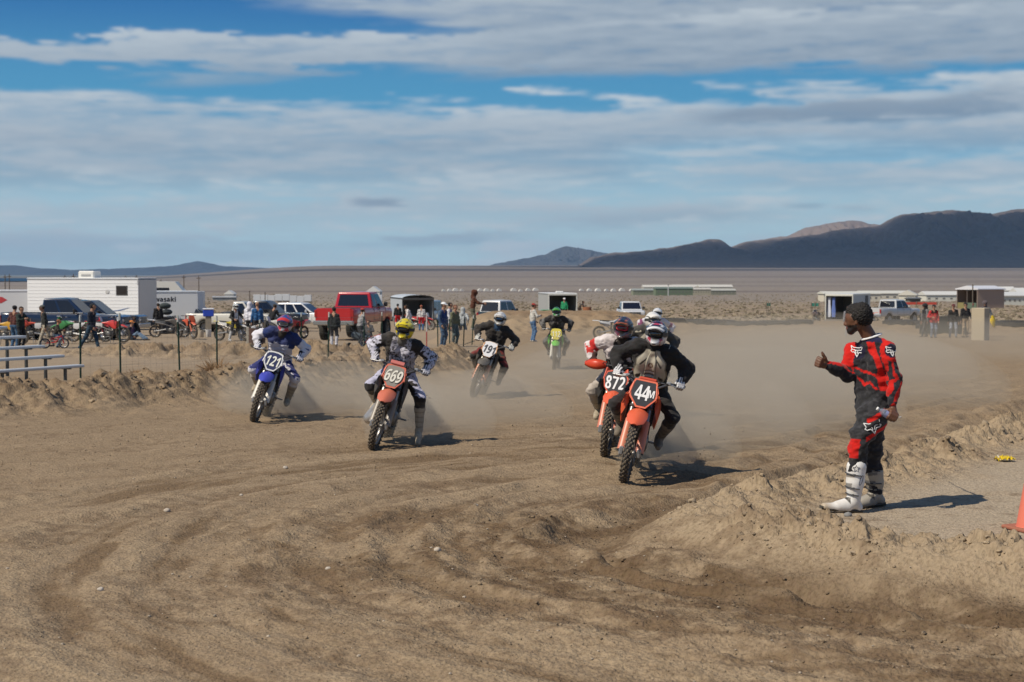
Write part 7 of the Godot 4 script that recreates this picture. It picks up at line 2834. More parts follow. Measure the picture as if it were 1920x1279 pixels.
func small_bicycle(label: String, at: Transform3D, col: Color, r: float) -> void:
	var root := thing("child_bicycle", label, "bicycle", "child bicycles in the paddock", at)
	for z in [-1.0, 1.0]:
		var mb := MB.new()
		mb.col = Color(0.03, 0.03, 0.03)
		mb.torus(Vector3.ZERO, Vector3.RIGHT, [Vector2(r, -0.02), Vector2(r - 0.04, -0.025), Vector2(r - 0.05, 0), Vector2(r - 0.04, 0.025), Vector2(r, 0.02)], 24)
		var w := part(root, "wheel", mb, mat("rubber", 0.92))
		w.position = Vector3(0, r, z * r * 1.75)
		mb = MB.new()
		mb.col = Color(0.55, 0.55, 0.57)
		mb.torus(Vector3.ZERO, Vector3.RIGHT, [Vector2(r - 0.045, -0.012), Vector2(r - 0.07, 0), Vector2(r - 0.045, 0.012)], 20)
		for i in 10:
			var a := TAU * i / 10.0
			mb.tube([Vector3.ZERO, Vector3(0, cos(a), sin(a)) * (r - 0.05)], 0.004, 4, false)
		part(w, "spokes", mb, mat("alloy", 0.35, 0.85))
	var mb := MB.new()
	mb.col = col
	var f := r * 1.75
	mb.tube([Vector3(0, r, f), Vector3(0, r * 2.5, f * 0.75), Vector3(0, r * 1.2, 0.05), Vector3(0, r * 2.2, -f * 0.3)], 0.028, 6)
	mb.tube([Vector3(0, r * 2.35, f * 0.7), Vector3(0, r * 1.9, -f * 0.25), Vector3(0, r, -f), Vector3(0, r * 1.2, 0.05)], 0.024, 6)
	part(root, "frame", mb, mat("plastic", 0.42))
	mb = MB.new()
	mb.col = Color(0.06, 0.06, 0.06)
	mb.tube([Vector3(-0.24, r * 3.0, f * 0.6), Vector3(-0.1, r * 2.8, f * 0.72), Vector3(0.1, r * 2.8, f * 0.72), Vector3(0.24, r * 3.0, f * 0.6)], 0.014, 6)
	mb.tube([Vector3(0, r * 2.4, f * 0.75), Vector3(0, r * 2.8, f * 0.72)], 0.014, 6)
	part(root, "handlebar", mb, mat("steel", 0.4, 0.7))
	flat_box(root, "saddle", Vector3(0, r * 2.35, -f * 0.35), Vector3(0.13, 0.05, 0.22), Color(0.02, 0.02, 0.02), mat("black_part", 0.6), 0.02)


func build_vehicles() -> void:
	var g := "vehicles parked in the paddock"
	# white travel trailer with a ramp door
	var t := trailer("travel_trailer", "long white ribbed travel trailer with grey ramp door, largest in the paddock", "camper trailer", g, yawed(spot(173, 107), -105), {"long": 8.2, "wide": 2.5, "tall": 3.4, "floor": 0.55, "color": Color(0.78, 0.79, 0.80), "ribs": 13, "rib_color": Color(0.72, 0.73, 0.75), "door": Color(0.62, 0.58, 0.53), "trim": Color(0.6, 0.6, 0.6)})
	for e in [[-2.9, 2.62, 0.75, 0.55], [0.85, 1.72, 1.55, 0.55]]:
		flat_box(t, "window", Vector3(1.262, e[1], e[0]), Vector3(0.03, e[3], e[2]), Color(0.015, 0.015, 0.017), glass(), 0.012)
		flat_box(t, "window_frame", Vector3(1.258, e[1], e[0]), Vector3(0.02, e[3] + 0.1, e[2] + 0.1), Color(0.08, 0.08, 0.08), mat("black_part", 0.6), 0.008)
	var mb := MB.new()
	mb.col = Color(0.5, 0.5, 0.5)
	mb.lathe(Vector3(1.255, 2.55, -1.85), Vector3.RIGHT, [Vector2(0.16, 0), Vector2(0.15, 0.02), Vector2(0.08, 0.03), Vector2(0, 0.02)], 16)
	part(t, "vent", mb, mat("trailer_skin"))
	var ac := flat_box(t, "air_conditioner", Vector3(0.1, 3.62, 0.1), Vector3(0.95, 0.58, 1.2), Color(0.68, 0.67, 0.62), mat("trailer_skin"), 0.08)
	flat_box(ac, "grille", Vector3(0.58, 3.62, 0.1), Vector3(0.03, 0.14, 0.7), Color(0.3, 0.3, 0.3), mat("black_part", 0.6), 0.01)
	for z in [-0.9, 1.9, 2.6, 3.3]:
		flat_box(t, "roof_vent", Vector3(0.2, 3.36, z), Vector3(0.4, 0.12, 0.4), Color(0.66, 0.66, 0.66), mat("trailer_skin"), 0.03)
	flat_box(t, "rear_valance", Vector3(0, 0.42, -4.03), Vector3(2.4, 0.35, 0.08), Color(0.03, 0.03, 0.03), mat("black_part", 0.6), 0.01)
	flat_box(t, "rear_header", Vector3(0, 3.12, -4.05), Vector3(2.5, 0.34, 0.10), Color(0.20, 0.20, 0.20), mat("black_part", 0.6), 0.02)
	for x in [-1.0, 1.0]:
		flat_box(t, "tail_light", Vector3(x * 1.08, 1.05, -4.06), Vector3(0.14, 0.22, 0.05), Color(0.12, 0.01, 0.01), paint(), 0.01)
	mb = MB.new()
	mb.col = Color(0.10, 0.16, 0.32)
	mb.prism(PackedVector2Array([Vector2(-1.0, -0.06), Vector2(0.1, 0.0), Vector2(1.1, 0.2), Vector2(0.4, -0.02), Vector2(-0.2, -0.07)]), Transform3D(Basis(Vector3(0, 0, -1), Vector3.UP, Vector3.RIGHT), Vector3(1.262, 1.32, -2.4)), 0.012)
	part(t, "stripe", mb, mat("plastic", 0.42))
	# white cargo trailer, far left, with a red mark on its side
	t = trailer("cargo_trailer", "white cargo trailer with a red mark cut off by the left edge", "cargo trailer", g, yawed(spot(-30, 110), -90), {"long": 7.4, "wide": 2.4, "tall": 2.62, "color": Color(0.52, 0.53, 0.56), "trim": Color(0.7, 0.7, 0.72)})
	mb = MB.new()
	mb.col = Color(0.42, 0.04, 0.05)
	mb.prism(PackedVector2Array([Vector2(-0.75, 0.0), Vector2(-0.2, 0.25), Vector2(0.4, 0.2), Vector2(0.75, 0.0), Vector2(0.35, -0.22), Vector2(-0.3, -0.2)]), Transform3D(Basis(Vector3(0, 0, -1), Vector3.UP, Vector3.RIGHT), Vector3(1.205, 2.0, -1.25)), 0.012)
	part(t, "red_mark", mb, mat("plastic", 0.42))
	# white trailer with dark lettering
	t = trailer("cargo_trailer", "white cargo trailer with dark lettering beside the long travel trailer", "cargo trailer", g, yawed(spot(313, 115), 101), {"long": 4.4, "wide": 2.3, "tall": 2.58, "floor": 0.35, "color": Color(0.60, 0.62, 0.64), "trim": Color(0.72, 0.74, 0.75), "nose": 0.5, "axles": 1})
	var dk := mat("print_dark", 0.5, 0.0, {"vertex_color_use_as_albedo": false, "albedo_color": Color(0.07, 0.07, 0.08)})
	text(t, "lettering", "Kawasaki", Transform3D(Basis(Vector3(0, 0, 1), Vector3.UP, Vector3.LEFT), Vector3(-1.158, 2.05, -0.35)), Vector2(2.0, 0.36), dk, 0.01)
	flat_box(t, "top_box", Vector3(0.2, 2.5, 0.6), Vector3(0.5, 0.16, 0.6), Color(0.65, 0.65, 0.65), mat("trailer_skin"), 0.04)
	# fifth-wheel camper behind
	var c := thing("camper", "white camper with sloping front and small window behind the lettered trailer", "camper", g, yawed(spot(308, 128), 95))
	mb = MB.new()
	mb.col = Color(0.66, 0.65, 0.60)
	mb.side_prism([Vector2(-3.2, 0.5), Vector2(1.0, 0.5), Vector2(1.0, 1.9), Vector2(2.2, 1.9), Vector2(2.05, 2.2), Vector2(1.0, 3.45), Vector2(-3.2, 3.5)], 0.0, 2.4)
	part(c, "body", mb, mat("trailer_skin"))
	for x in [-1.0, 1.0]:
		flat_box(c, "window", Vector3(x * 1.205, 2.72, 0.0), Vector3(0.03, 0.50, 1.1), Color(0.015, 0.015, 0.017), glass(), 0.01)
		car_wheel(c, Vector3(x * 1.1, 0.36, -1.4), 0.36, 0.24, Color(0.4, 0.4, 0.4))
		car_wheel(c, Vector3(x * 1.1, 0.36, 0.5), 0.36, 0.24, Color(0.4, 0.4, 0.4))
	# vehicles
	var navy := Color(0.008, 0.022, 0.055)
	vehicle("pickup_truck", "navy crew cab pickup with chrome trim parked across the paddock at left", "pickup truck", g, yawed(spot(126, 79), 88), {"long": 6.0, "wide": 2.0, "tall": 2.05, "belt": 1.32, "hood": 1.24, "clear": 0.55, "cab0": -1.0, "cab1": 1.15, "rake_front": 0.8, "rake_rear": 0.1, "bed": true, "bed_top": 1.34, "color": navy, "trim": Color(0.8, 0.8, 0.8), "low_color": Color(0.30, 0.31, 0.32), "split": 0.12, "panes": [[0.06, 0.42], [0.48, 0.9]], "wheel": 0.40, "rim": Color(0.6, 0.6, 0.6), "handle": Color(0.5, 0.5, 0.5)})
	vehicle("sport_utility", "dark car with raked windscreen and chrome grille behind the navy pickup", "car", g, yawed(spot(186, 88), 86), {"long": 5.0, "wide": 1.9, "tall": 1.95, "belt": 1.2, "hood": 1.16, "clear": 0.5, "cab0": -2.3, "cab1": 0.75, "rake_front": 0.95, "rake_rear": 0.25, "color": Color(0.012, 0.018, 0.03), "trim": Color(0.7, 0.7, 0.7), "wheel": 0.38, "panes": [[0.05, 0.34], [0.38, 0.62], [0.66, 0.94]]})
	vehicle("pickup_truck", "cream pickup parked nose right beside the blue cooler", "pickup truck", g, yawed(spot(437, 98), 82), {"long": 5.4, "wide": 1.85, "tall": 1.88, "belt": 1.16, "clear": 0.5, "cab0": 0.15, "cab1": 1.45, "rake_front": 0.55, "bed": true, "color": Color(0.62, 0.60, 0.54), "panes": [[0.1, 0.85]], "wheel": 0.37, "rim": Color(0.2, 0.2, 0.2)})
	var ck := thing("cooler", "blue cooler with white lid standing behind the cream pickup", "cooler", "", yawed(spot(391, 93), 10))
	flat_box(ck, "stand", Vector3(0, 0.55, 0), Vector3(0.34, 0.9, 0.3), Color(0.26, 0.22, 0.17), mat("black_part", 0.6))
	flat_box(ck, "body", Vector3(0, 1.20, 0), Vector3(0.62, 0.40, 0.4), Color(0.02, 0.06, 0.45), mat("plastic", 0.42), 0.04)
	flat_box(ck, "lid", Vector3(0, 1.44, 0), Vector3(0.66, 0.09, 0.44), Color(0.62, 0.64, 0.7), mat("plastic", 0.42), 0.03)
	vehicle("pickup_truck", "black pickup parked nose right behind the hooded sweatshirt", "pickup truck", g, yawed(spot(497, 101), 80), {"long": 5.2, "wide": 1.9, "tall": 1.92, "belt": 1.2, "clear": 0.5, "cab0": -0.6, "cab1": 1.1, "bed": true, "color": Color(0.012, 0.013, 0.016), "wheel": 0.38})
	vehicle("station_wagon", "white estate car beside the red truck, nose to the right", "car", g, yawed(spot(575, 112), 74), {"long": 4.9, "wide": 1.85, "tall": 1.78, "belt": 1.1, "hood": 1.08, "clear": 0.38, "cab0": -2.2, "cab1": 0.85, "rake_front": 0.95, "rake_rear": 0.35, "color": Color(0.68, 0.68, 0.68), "panes": [[0.04, 0.30], [0.34, 0.60], [0.64, 0.95]], "wheel": 0.34, "mirror": Color(0.6, 0.6, 0.6), "handle": Color(0.62, 0.62, 0.62)})
	vehicle("pickup_truck", "big red lifted pickup seen from behind, centre left", "pickup truck", g, yawed(spot(666, 80), 167), {"long": 6.3, "wide": 2.12, "tall": 2.36, "belt": 1.62, "hood": 1.55, "clear": 0.86, "cab0": -0.3, "cab1": 1.75, "rake_front": 0.75, "rake_rear": 0.12, "bed": true, "bed_top": 1.60, "color": Color(0.42, 0.012, 0.016), "wheel": 0.50, "rear": 1.25, "front": 1.05, "panes": [[0.08, 0.36], [0.42, 0.9]], "bumper": Color(0.42, 0.42, 0.40), "rear_low": 0.10, "inset": 0.22, "rim": Color(0.12, 0.12, 0.12)})
	t = trailer("cargo_trailer", "grey round-roofed cargo trailer with open rear door behind the red truck", "cargo trailer", g, yawed(spot(772, 118), 193), {"long": 5.6, "wide": 2.3, "tall": 2.15, "round": 0.24, "floor": 0.4, "color": Color(0.42, 0.46, 0.50), "roof": Color(0.50, 0.54, 0.58), "open": true, "trim": Color(0.05, 0.05, 0.05), "axles": 2})
	vehicle("van", "pale blue van behind the grey round-roofed trailer", "van", g, yawed(spot(797, 128), -15), {"long": 4.9, "wide": 1.85, "tall": 1.95, "belt": 1.15, "clear": 0.4, "cab0": -2.0, "cab1": 1.2, "color": Color(0.35, 0.44, 0.50), "panes": [[0.05, 0.45], [0.5, 0.93]]})
	vehicle("sport_utility", "dark blue off-roader with white roof, half hidden by the jump", "car", g, behind(942, 124, 152), {"long": 4.9, "wide": 1.95, "tall": 1.98, "belt": 1.12, "clear": 0.5, "cab0": -2.1, "cab1": 0.8, "rake_rear": 0.3, "color": Color(0.03, 0.055, 0.085), "roof": Color(0.6, 0.6, 0.6), "rear_low": 0.05, "inset": 0.2, "panes": [[0.05, 0.45], [0.5, 0.93]]})
	t = trailer("cargo_trailer", "white cargo trailer with wide open dark rear behind the jump", "cargo trailer", g, behind(1045, 136, 188, 0.1), {"long": 5.5, "wide": 2.42, "tall": 2.45, "floor": 0.4, "color": Color(0.36, 0.365, 0.36), "roof": Color(0.66, 0.66, 0.66), "open": true, "trim": Color(0.60, 0.60, 0.56)})
	flat_box(t, "roof_vent", Vector3(0, 2.58, -1.0), Vector3(0.6, 0.16, 0.6), Color(0.68, 0.68, 0.68), mat("trailer_skin"), 0.05)
	for e in [[-0.4, Color(0.05, 0.3, 0.15), "green tub inside the open white trailer"], [0.25, Color(0.12, 0.25, 0.14), "dull green bag inside the open white trailer"]]:
		pass
		var tb := thing("tub", e[2], "tub", "", behind(1030 + e[0] * 22.0, 133.2, 15, 0.65))
		flat_box(tb, "body", Vector3(0, 0.25, 0), Vector3(0.5, 0.5, 0.5), e[1], mat("plastic", 0.42), 0.12)
		flat_box(tb, "rim", Vector3(0, 0.5, 0), Vector3(0.56, 0.06, 0.56), e[1] * 1.2, mat("plastic", 0.42), 0.02)
	var br := thing("barrel", "rust brown drum standing right of the open white trailer", "barrel", "", behind(1101, 133, 0, 0.4))
	mb = MB.new()
	mb.col = Color(0.26, 0.10, 0.045)
	mb.lathe(Vector3.ZERO, Vector3.UP, [Vector2(0.36, 0), Vector2(0.36, 0.3), Vector2(0.38, 0.32), Vector2(0.36, 0.34), Vector2(0.36, 0.65), Vector2(0.38, 0.67), Vector2(0.36, 0.69), Vector2(0.36, 1.0), Vector2(0.33, 1.0), Vector2(0.33, 0.9), Vector2(0, 0.9)], 18)
	part(br, "body", mb, mat("rust", 0.85))
	vehicle("pickup_truck", "white pickup facing the track, lower half hidden by the jump", "pickup truck", g, behind(1182, 140, 4), {"long": 5.2, "wide": 1.9, "tall": 1.85, "belt": 1.2, "hood": 1.12, "clear": 0.45, "cab0": -1.0, "cab1": 0.9, "rake_front": 0.6, "bed": true, "color": Color(0.66, 0.66, 0.66), "mirror": Color(0.04, 0.04, 0.04)})
	t = trailer("cargo_trailer", "grey cargo trailer with open rear and side door, right behind the person in red", "cargo trailer", g, yawed(spot(1590, 139), 152), {"long": 5.4, "wide": 2.42, "tall": 2.5, "floor": 0.3, "color": Color(0.40, 0.41, 0.41), "roof": Color(0.55, 0.55, 0.54), "open": true, "trim": Color(0.58, 0.58, 0.52)})
	flat_box(t, "side_door", Vector3(-1.225, 1.4, 1.5), Vector3(0.04, 1.95, 0.8), Color(0.10, 0.095, 0.085), mat("black_part", 0.6), 0.01)
	for e in [[-0.95, Color(0.6, 0.62, 0.68), "white towel hanging inside the grey trailer at right"], [-0.55, Color(0.12, 0.18, 0.42), "blue shirt hanging inside the grey trailer at right"]]:
		var o := thing("hanging_cloth", e[2], "cloth", "", t.transform * Transform3D(Basis.IDENTITY, Vector3(-e[0], 0.55, -2.45)))
		mb = MB.new()
		mb.col = e[1]
		var rows := []
		for j in 8:
			var q := PackedVector3Array()
			for i in 14:
				var a := TAU * i / 14.0
				q.append(Vector3(cos(a) * (0.15 + 0.03 * sin(j * 0.9)) + 0.02 * sin(a * 3), j * 0.24, sin(a) * 0.05))
			rows.append(q)
		mb.grid(rows, true)
		part(o, "fabric", mb, cloth())
		flat_box(o, "hanger", Vector3(0, 1.72, 0), Vector3(0.3, 0.03, 0.03), Color(0.1, 0.1, 0.1), mat("black_part", 0.6), 0.01)
	vehicle("pickup_truck", "silver crew cab pickup seen from behind at right", "pickup truck", g, yawed(spot(1672, 137), 132), {"long": 5.8, "wide": 2.0, "tall": 2.02, "belt": 1.32, "hood": 1.25, "clear": 0.62, "cab0": -0.7, "cab1": 1.35, "bed": true, "bed_top": 1.34, "color": Color(0.50, 0.51, 0.52), "wheel": 0.42, "handle": Color(0.5, 0.5, 0.5), "mirror": Color(0.4, 0.4, 0.4)})
	vehicle("pickup_truck", "dark car partly hidden left of the cream pickup", "car", g, yawed(spot(377, 115), 70), {"long": 4.6, "wide": 1.8, "tall": 1.5, "belt": 0.95, "clear": 0.3, "cab0": -1.5, "cab1": 0.7, "rake_rear": 0.5, "color": Color(0.02, 0.03, 0.04), "wheel": 0.32})


func build_parked_bikes() -> void:
	var g := "motorcycles parked in the paddock"
	var P := func(label: String, px: float, d: float, yaw: float, s: Dictionary) -> void:
		s.low = true
		var at := yawed(spot(px, d), yaw)
		if s.get("stand", false):
			at = at.translated(Vector3(0, 0.05, 0))
		make_bike("motorcycle", label, g, s, at)
	var w := Color(0.6, 0.6, 0.6)
	P.call("yellow motocross bike at the left edge of the paddock", 6.0, 68.0, 95.0, {"plastic": Color(0.62, 0.33, 0.02), "plastic2": Color(0.55, 0.25, 0.02), "plate": w, "plate_edge": Color(0.6, 0.3, 0.02), "stand": true})
	P.call("red and white motocross bike between the green jacket and the khaki trousers", 58.0, 72.0, -88.0, {"plastic": Color(0.6, 0.06, 0.03), "rear": w, "side": w, "plate": w, "plate_edge": w, "stand": true})
	P.call("green motocross bike between the cyclist child and the navy jacket", 132.0, 71.0, 260.0, {"plastic": Color(0.03, 0.26, 0.07), "rear": Color(0.03, 0.26, 0.07), "side": w, "plate": Color(0.03, 0.25, 0.07), "plate_edge": Color(0.03, 0.25, 0.07), "stand": true})
	P.call("red motocross bike behind the walking person in navy", 168.0, 72.5, 85.0, {"plastic": Color(0.55, 0.02, 0.03), "rear": w, "side": Color(0.55, 0.02, 0.03), "plate": w, "plate_edge": Color(0.5, 0.02, 0.03), "stand": true})
	P.call("red motocross bike with silver engine right of the walking person in navy", 202.0, 71.5, 82.0, {"plastic": Color(0.60, 0.03, 0.03), "rear": Color(0.6, 0.03, 0.03), "side": w, "plate": w, "plate_edge": w, "fork": Color(0.5, 0.38, 0.1), "guard": w, "stand": true})
	P.call("black motocross bike in the shade behind the ramp door", 318.0, 84.0, 95.0, {"plastic": Color(0.06, 0.06, 0.06), "rear": w, "side": Color(0.1, 0.1, 0.1), "plate": w, "plate_edge": w})
	P.call("orange motocross bike parked alone before the lettered trailer", 350.0, 80.0, 40.0, {"plastic": Color(0.62, 0.075, 0.02), "guard": Color(0.6, 0.1, 0.04), "side": Color(0.03, 0.03, 0.03), "plate": Color(0.5, 0.1, 0.03), "plate_edge": Color(0.6, 0.07, 0.02), "stand": true})
	P.call("white motocross bike under the rider with chest armour", 434.0, 76.5, 60.0, {"plastic": w, "shroud": Color(0.5, 0.42, 0.02), "rear": Color(0.5, 0.42, 0.02), "plate": w, "plate_edge": w})
	P.call("black and white motocross bike behind the rust barrel", 486.0, 79.5, 70.0, {"plastic": Color(0.05, 0.05, 0.05), "rear": w, "side": w, "plate": w, "plate_edge": w})
	P.call("white motocross bike left of the navy and white rider", 514.0, 80.0, 75.0, {"plastic": w, "rear": w, "side": w, "plate": w, "plate_edge": w, "fork": w})
	P.call("red and white motocross bike right of the blue helmet", 553.0, 80.0, -30.0, {"plastic": Color(0.5, 0.03, 0.04), "rear": Color(0.5, 0.03, 0.04), "plate": w, "plate_edge": Color(0.5, 0.03, 0.04)})
	P.call("red motocross bike at the door of the grey round-roofed trailer", 788.0, 104.0, 70.0, {"plastic": Color(0.5, 0.03, 0.03), "plate": w, "plate_edge": w})
	P.call("white motocross bike standing side on before the jump at right", 1151.0, 80.0, 96.0, {"plastic": w, "rear": w, "side": w, "plate": w, "plate_edge": w, "rim": Color(0.5, 0.4, 0.15)})
	P.call("orange motocross bike parked beside the silver pickup", 1622.0, 133.0, -100.0, {"plastic": Color(0.6, 0.12, 0.06), "plate": w, "plate_edge": w})
	P.call("dark motocross bike left of the grey trailer at right", 1531.0, 137.0, 185.0, {"plastic": Color(0.08, 0.05, 0.05), "plate": w, "plate_edge": w})
	small_bicycle("small red bicycle ridden by the child beside the khaki trousers", yawed(spot(102, 64.5), 100), Color(0.45, 0.02, 0.025), 0.21)
	small_bicycle("small red bicycle by the fence behind the yellow helmet", yawed(spot(700, 65.5), 110), Color(0.55, 0.03, 0.045), 0.22)
	# stroller
	var st := thing("stroller", "dark stroller by the fence beside the grey sweatshirt", "stroller", "", yawed(spot(667, 66.5), 100))
	var mb := MB.new()
	mb.col = Color(0.05, 0.055, 0.06)
	mb.tube([Vector3(0.2, 0.1, 0.35), Vector3(0.2, 0.6, 0), Vector3(0.2, 1.0, -0.35)], 0.016, 6)
	mb.tube([Vector3(-0.2, 0.1, 0.35), Vector3(-0.2, 0.6, 0), Vector3(-0.2, 1.0, -0.35), Vector3(0.2, 1.0, -0.35)], 0.016, 6)
	part(st, "frame", mb, mat("steel", 0.4, 0.7))
	flat_box(st, "seat", Vector3(0, 0.48, 0.02), Vector3(0.36, 0.3, 0.4), Color(0.09, 0.11, 0.13), cloth(), 0.08, Basis(Vector3.RIGHT, 0.4))
	for x in [-0.2, 0.2]:
		for z in [-0.25, 0.35]:
			mb = MB.new()
			mb.col = Color(0.03, 0.03, 0.03)
			mb.lathe(Vector3(x - 0.02, 0.1, z), Vector3.RIGHT, [Vector2(0, 0), Vector2(0.1, 0), Vector2(0.1, 0.04), Vector2(0, 0.04)], 14)
			part(st, "wheel", mb, mat("rubber", 0.92))


func build_lot() -> void:
	# T-posts: pixel x at the top, pixel y of the top, pixel y of the foot, lean sideways
	var posts := [[150, 592, 714, 1], [224, 588, 713, 2], [333, 592, 706, 4], [406, 593, 697, 1], [487, 600, 672, 0], [565, 587, 668, 0], [617, 586, 675, -2], [682, 586, 661, 1], [716, 586, 648, 1], [820, 590, 650, 1], [843, 592, 655, 0], [856, 592, 646, 0], [871, 590, 650, -2], [888, 592, 646, -3]]
	var green := Color(0.012, 0.05, 0.032)
	var tops := []
	var label := ["with its foot by the bleacher seats", "right of the walking person in navy", "leaning, before the orange parked bike", "with a tuft of dry weed at its foot", "behind the rider in navy and white", "right of the blue and red helmet", "before the young rider with the orange bag", "before the grey sweatshirt and red cap", "left of the yellow helmet, before the red truck", "left of the tall person in the white cap", "right of the tall person in the white cap", "beside the olive shirt", "before the pale grey hood", "last before the rider numbered 191"]
	for i in posts.size():
		var p = posts[i]
		var d: float = 5778.0 / (p[2] - 564.0)
		d = clampf(d, 38.0, 70.0)
		var foot := spot(p[0] + p[3], d)
		var top := pix(p[0], p[1], d)
		tops.append([foot, top])
		var o := thing("fence_post", "green steel fence post with white tip, " + label[i], "fence post", "steel posts of the paddock fence", Transform3D(Basis.IDENTITY, foot))
		var up := top - foot
		var mb := MB.new()
		mb.col = green
		var b := Basis(Vector3(0, 0, 1), -atan2(up.x, up.y))
		var ln := up.length()
		mb.box(b * Vector3(0, ln * 0.5 - 0.15, 0), Vector3(0.045, ln * 0.86 + 0.3, 0.008), 0.0, b)
		mb.box(b * Vector3(0, ln * 0.5 - 0.15, 0.02), Vector3(0.008, ln * 0.86 + 0.3, 0.034), 0.0, b)
		for k in 14:
			mb.box(b * Vector3(0, ln * (0.08 + 0.06 * k), -0.008), Vector3(0.03, 0.014, 0.012), 0.0, b)
		part(o, "stake", mb, mat("post", 0.6))
		mb = MB.new()
		mb.col = Color(0.55, 0.56, 0.52)
		mb.box(b * Vector3(0, ln * 0.955, 0), Vector3(0.052, ln * 0.11, 0.014), 0.0, b)
		mb.box(b * Vector3(0, ln * 0.955, 0.022), Vector3(0.012, ln * 0.11, 0.036), 0.0, b)
		part(o, "tip", mb, mat("post", 0.6))
	var sp := thing("marker_stake", "thin red and white stake in the fence line behind the yellow helmet", "stake", "", Transform3D(Basis.IDENTITY, spot(800, 63)))
	var mb := MB.new()
	mb.col = Color(0.5, 0.5, 0.5)
	mb.box(Vector3(0, 1.0, 0), Vector3(0.045, 0.6, 0.03), 0.005)
	part(sp, "upper", mb, mat("post", 0.6))
	mb = MB.new()
	mb.col = Color(0.33, 0.05, 0.045)
	mb.box(Vector3(0, 0.35, 0), Vector3(0.045, 0.7, 0.03), 0.005)
	part(sp, "lower", mb, mat("post", 0.6))
	# wire mesh between the posts
	mb = MB.new()
	mb.col = Color(0.16, 0.165, 0.16)
	for i in tops.size() - 1:
		if i == 8:
			continue
		var a = tops[i]
		var c = tops[i + 1]
		for k in 6:
			var t := 0.06 + k * 0.165
			mb.tube([a[0].lerp(a[1], t), c[0].lerp(c[1], t)], 0.0022, 3, false)
		var n := int((c[0] - a[0]).length() / 0.2)
		for k in n:
			var t := float(k) / n
			mb.tube([a[0].lerp(c[0], t).lerp(a[1].lerp(c[1], t), 0.05), a[0].lerp(c[0], t).lerp(a[1].lerp(c[1], t), 0.9)], 0.0016, 3, false)
	lone("wire_fence", mb, mat("steel", 0.4, 0.7), "thin wire mesh strung between the green fence posts", "fence", "", "stuff")
	# bleachers: rows run away from the camera, stepping down towards the track
	var bl := thing("bleachers", "aluminium bleachers with five stepped rows at the left edge", "bleachers", "", Transform3D(Basis(Vector3(0.5, 0, -0.866), Vector3.UP, Vector3(0.866, 0, 0.5)), spot(140, 36.6)))
	# own axes: X along the rows (away), Z towards the track
	var alu := mat("bench", 0.45, 0.25)
	for r in 5:
		var z := -0.62 * r
		var y := 0.44 + 0.21 * r
		for k in 1:
			var s := MB.new()
			s.col = Color(0.52, 0.54, 0.56)
			s.box(Vector3(-2.4, y, z), Vector3(5.2, 0.065, 0.25), 0.015)
			part(bl, "seat_plank", s, alu)
		if r > 0:
			var s := MB.new()
			s.col = Color(0.32, 0.33, 0.34)
			s.box(Vector3(-2.45, y - 0.24, z + 0.24), Vector3(5.1, 0.035, 0.24), 0.01)
			part(bl, "foot_plank", s, alu)
		for x in [-0.25, -2.1, -3.9]:
			var s := MB.new()
			s.col = Color(0.11, 0.12, 0.125)
			s.box(Vector3(x, (y - 0.02) / 2 - 0.08, z - 0.04), Vector3(0.06, y + 0.12, 0.06), 0.005)
			s.box(Vector3(x, y - 0.04, z), Vector3(0.07, 0.035, 0.26), 0.005)
			part(bl, "support", s, mat("steel", 0.4, 0.7))
	for x in [-0.25, -2.1, -3.9]:
		var s := MB.new()
		s.col = Color(0.13, 0.14, 0.145)
		s.tube([Vector3(x, 0.03, 0.15), Vector3(x, 0.03, -2.7)], 0.035, 6)
		part(bl, "brace", s, mat("steel", 0.4, 0.7))
	# rust drum with a white post
	var dr := thing("trash_barrel", "rusty brown drum with pale rubbish on top behind the navy rider", "barrel", "", Transform3D(Basis.IDENTITY, spot(482, 57)))
	mb = MB.new()
	mb.col = Color(0.085, 0.045, 0.032)
	mb.lathe(Vector3.ZERO, Vector3.UP, [Vector2(0.31, 0), Vector2(0.31, 0.02), Vector2(0.295, 0.04), Vector2(0.295, 0.3), Vector2(0.31, 0.32), Vector2(0.295, 0.34), Vector2(0.295, 0.6), Vector2(0.31, 0.62), Vector2(0.295, 0.64), Vector2(0.295, 0.88), Vector2(0.31, 0.9), Vector2(0.28, 0.9), Vector2(0.28, 0.8), Vector2(0, 0.78)], 22)
	part(dr, "drum", mb, mat("rust", 0.85))
	for k in 3:
		flat_box(dr, "rubbish", Vector3(-0.1 + 0.1 * k, 0.90 + 0.03 * k, 0.05 - 0.06 * k), Vector3(0.16, 0.14, 0.12), [Color(0.6, 0.6, 0.6), Color(0.3, 0.25, 0.2), Color(0.55, 0.5, 0.45)][k], mat("paper", 0.8), 0.02, Basis.from_euler(Vector3(k, k * 2, 0.4)))
	var wp := thing("white_post", "short pale post leaning against the rusty drum", "post", "", Transform3D(Basis(Vector3(0, 0, 1), 0.03), spot(466, 57.3)))
	flat_box(wp, "shaft", Vector3(0, 0.45, 0), Vector3(0.10, 0.95, 0.06), Color(0.42, 0.39, 0.33), mat("post", 0.6), 0.01)
	flat_box(wp, "foot", Vector3(0, 0.03, 0), Vector3(0.22, 0.06, 0.14), Color(0.15, 0.09, 0.06), mat("post", 0.6), 0.01)
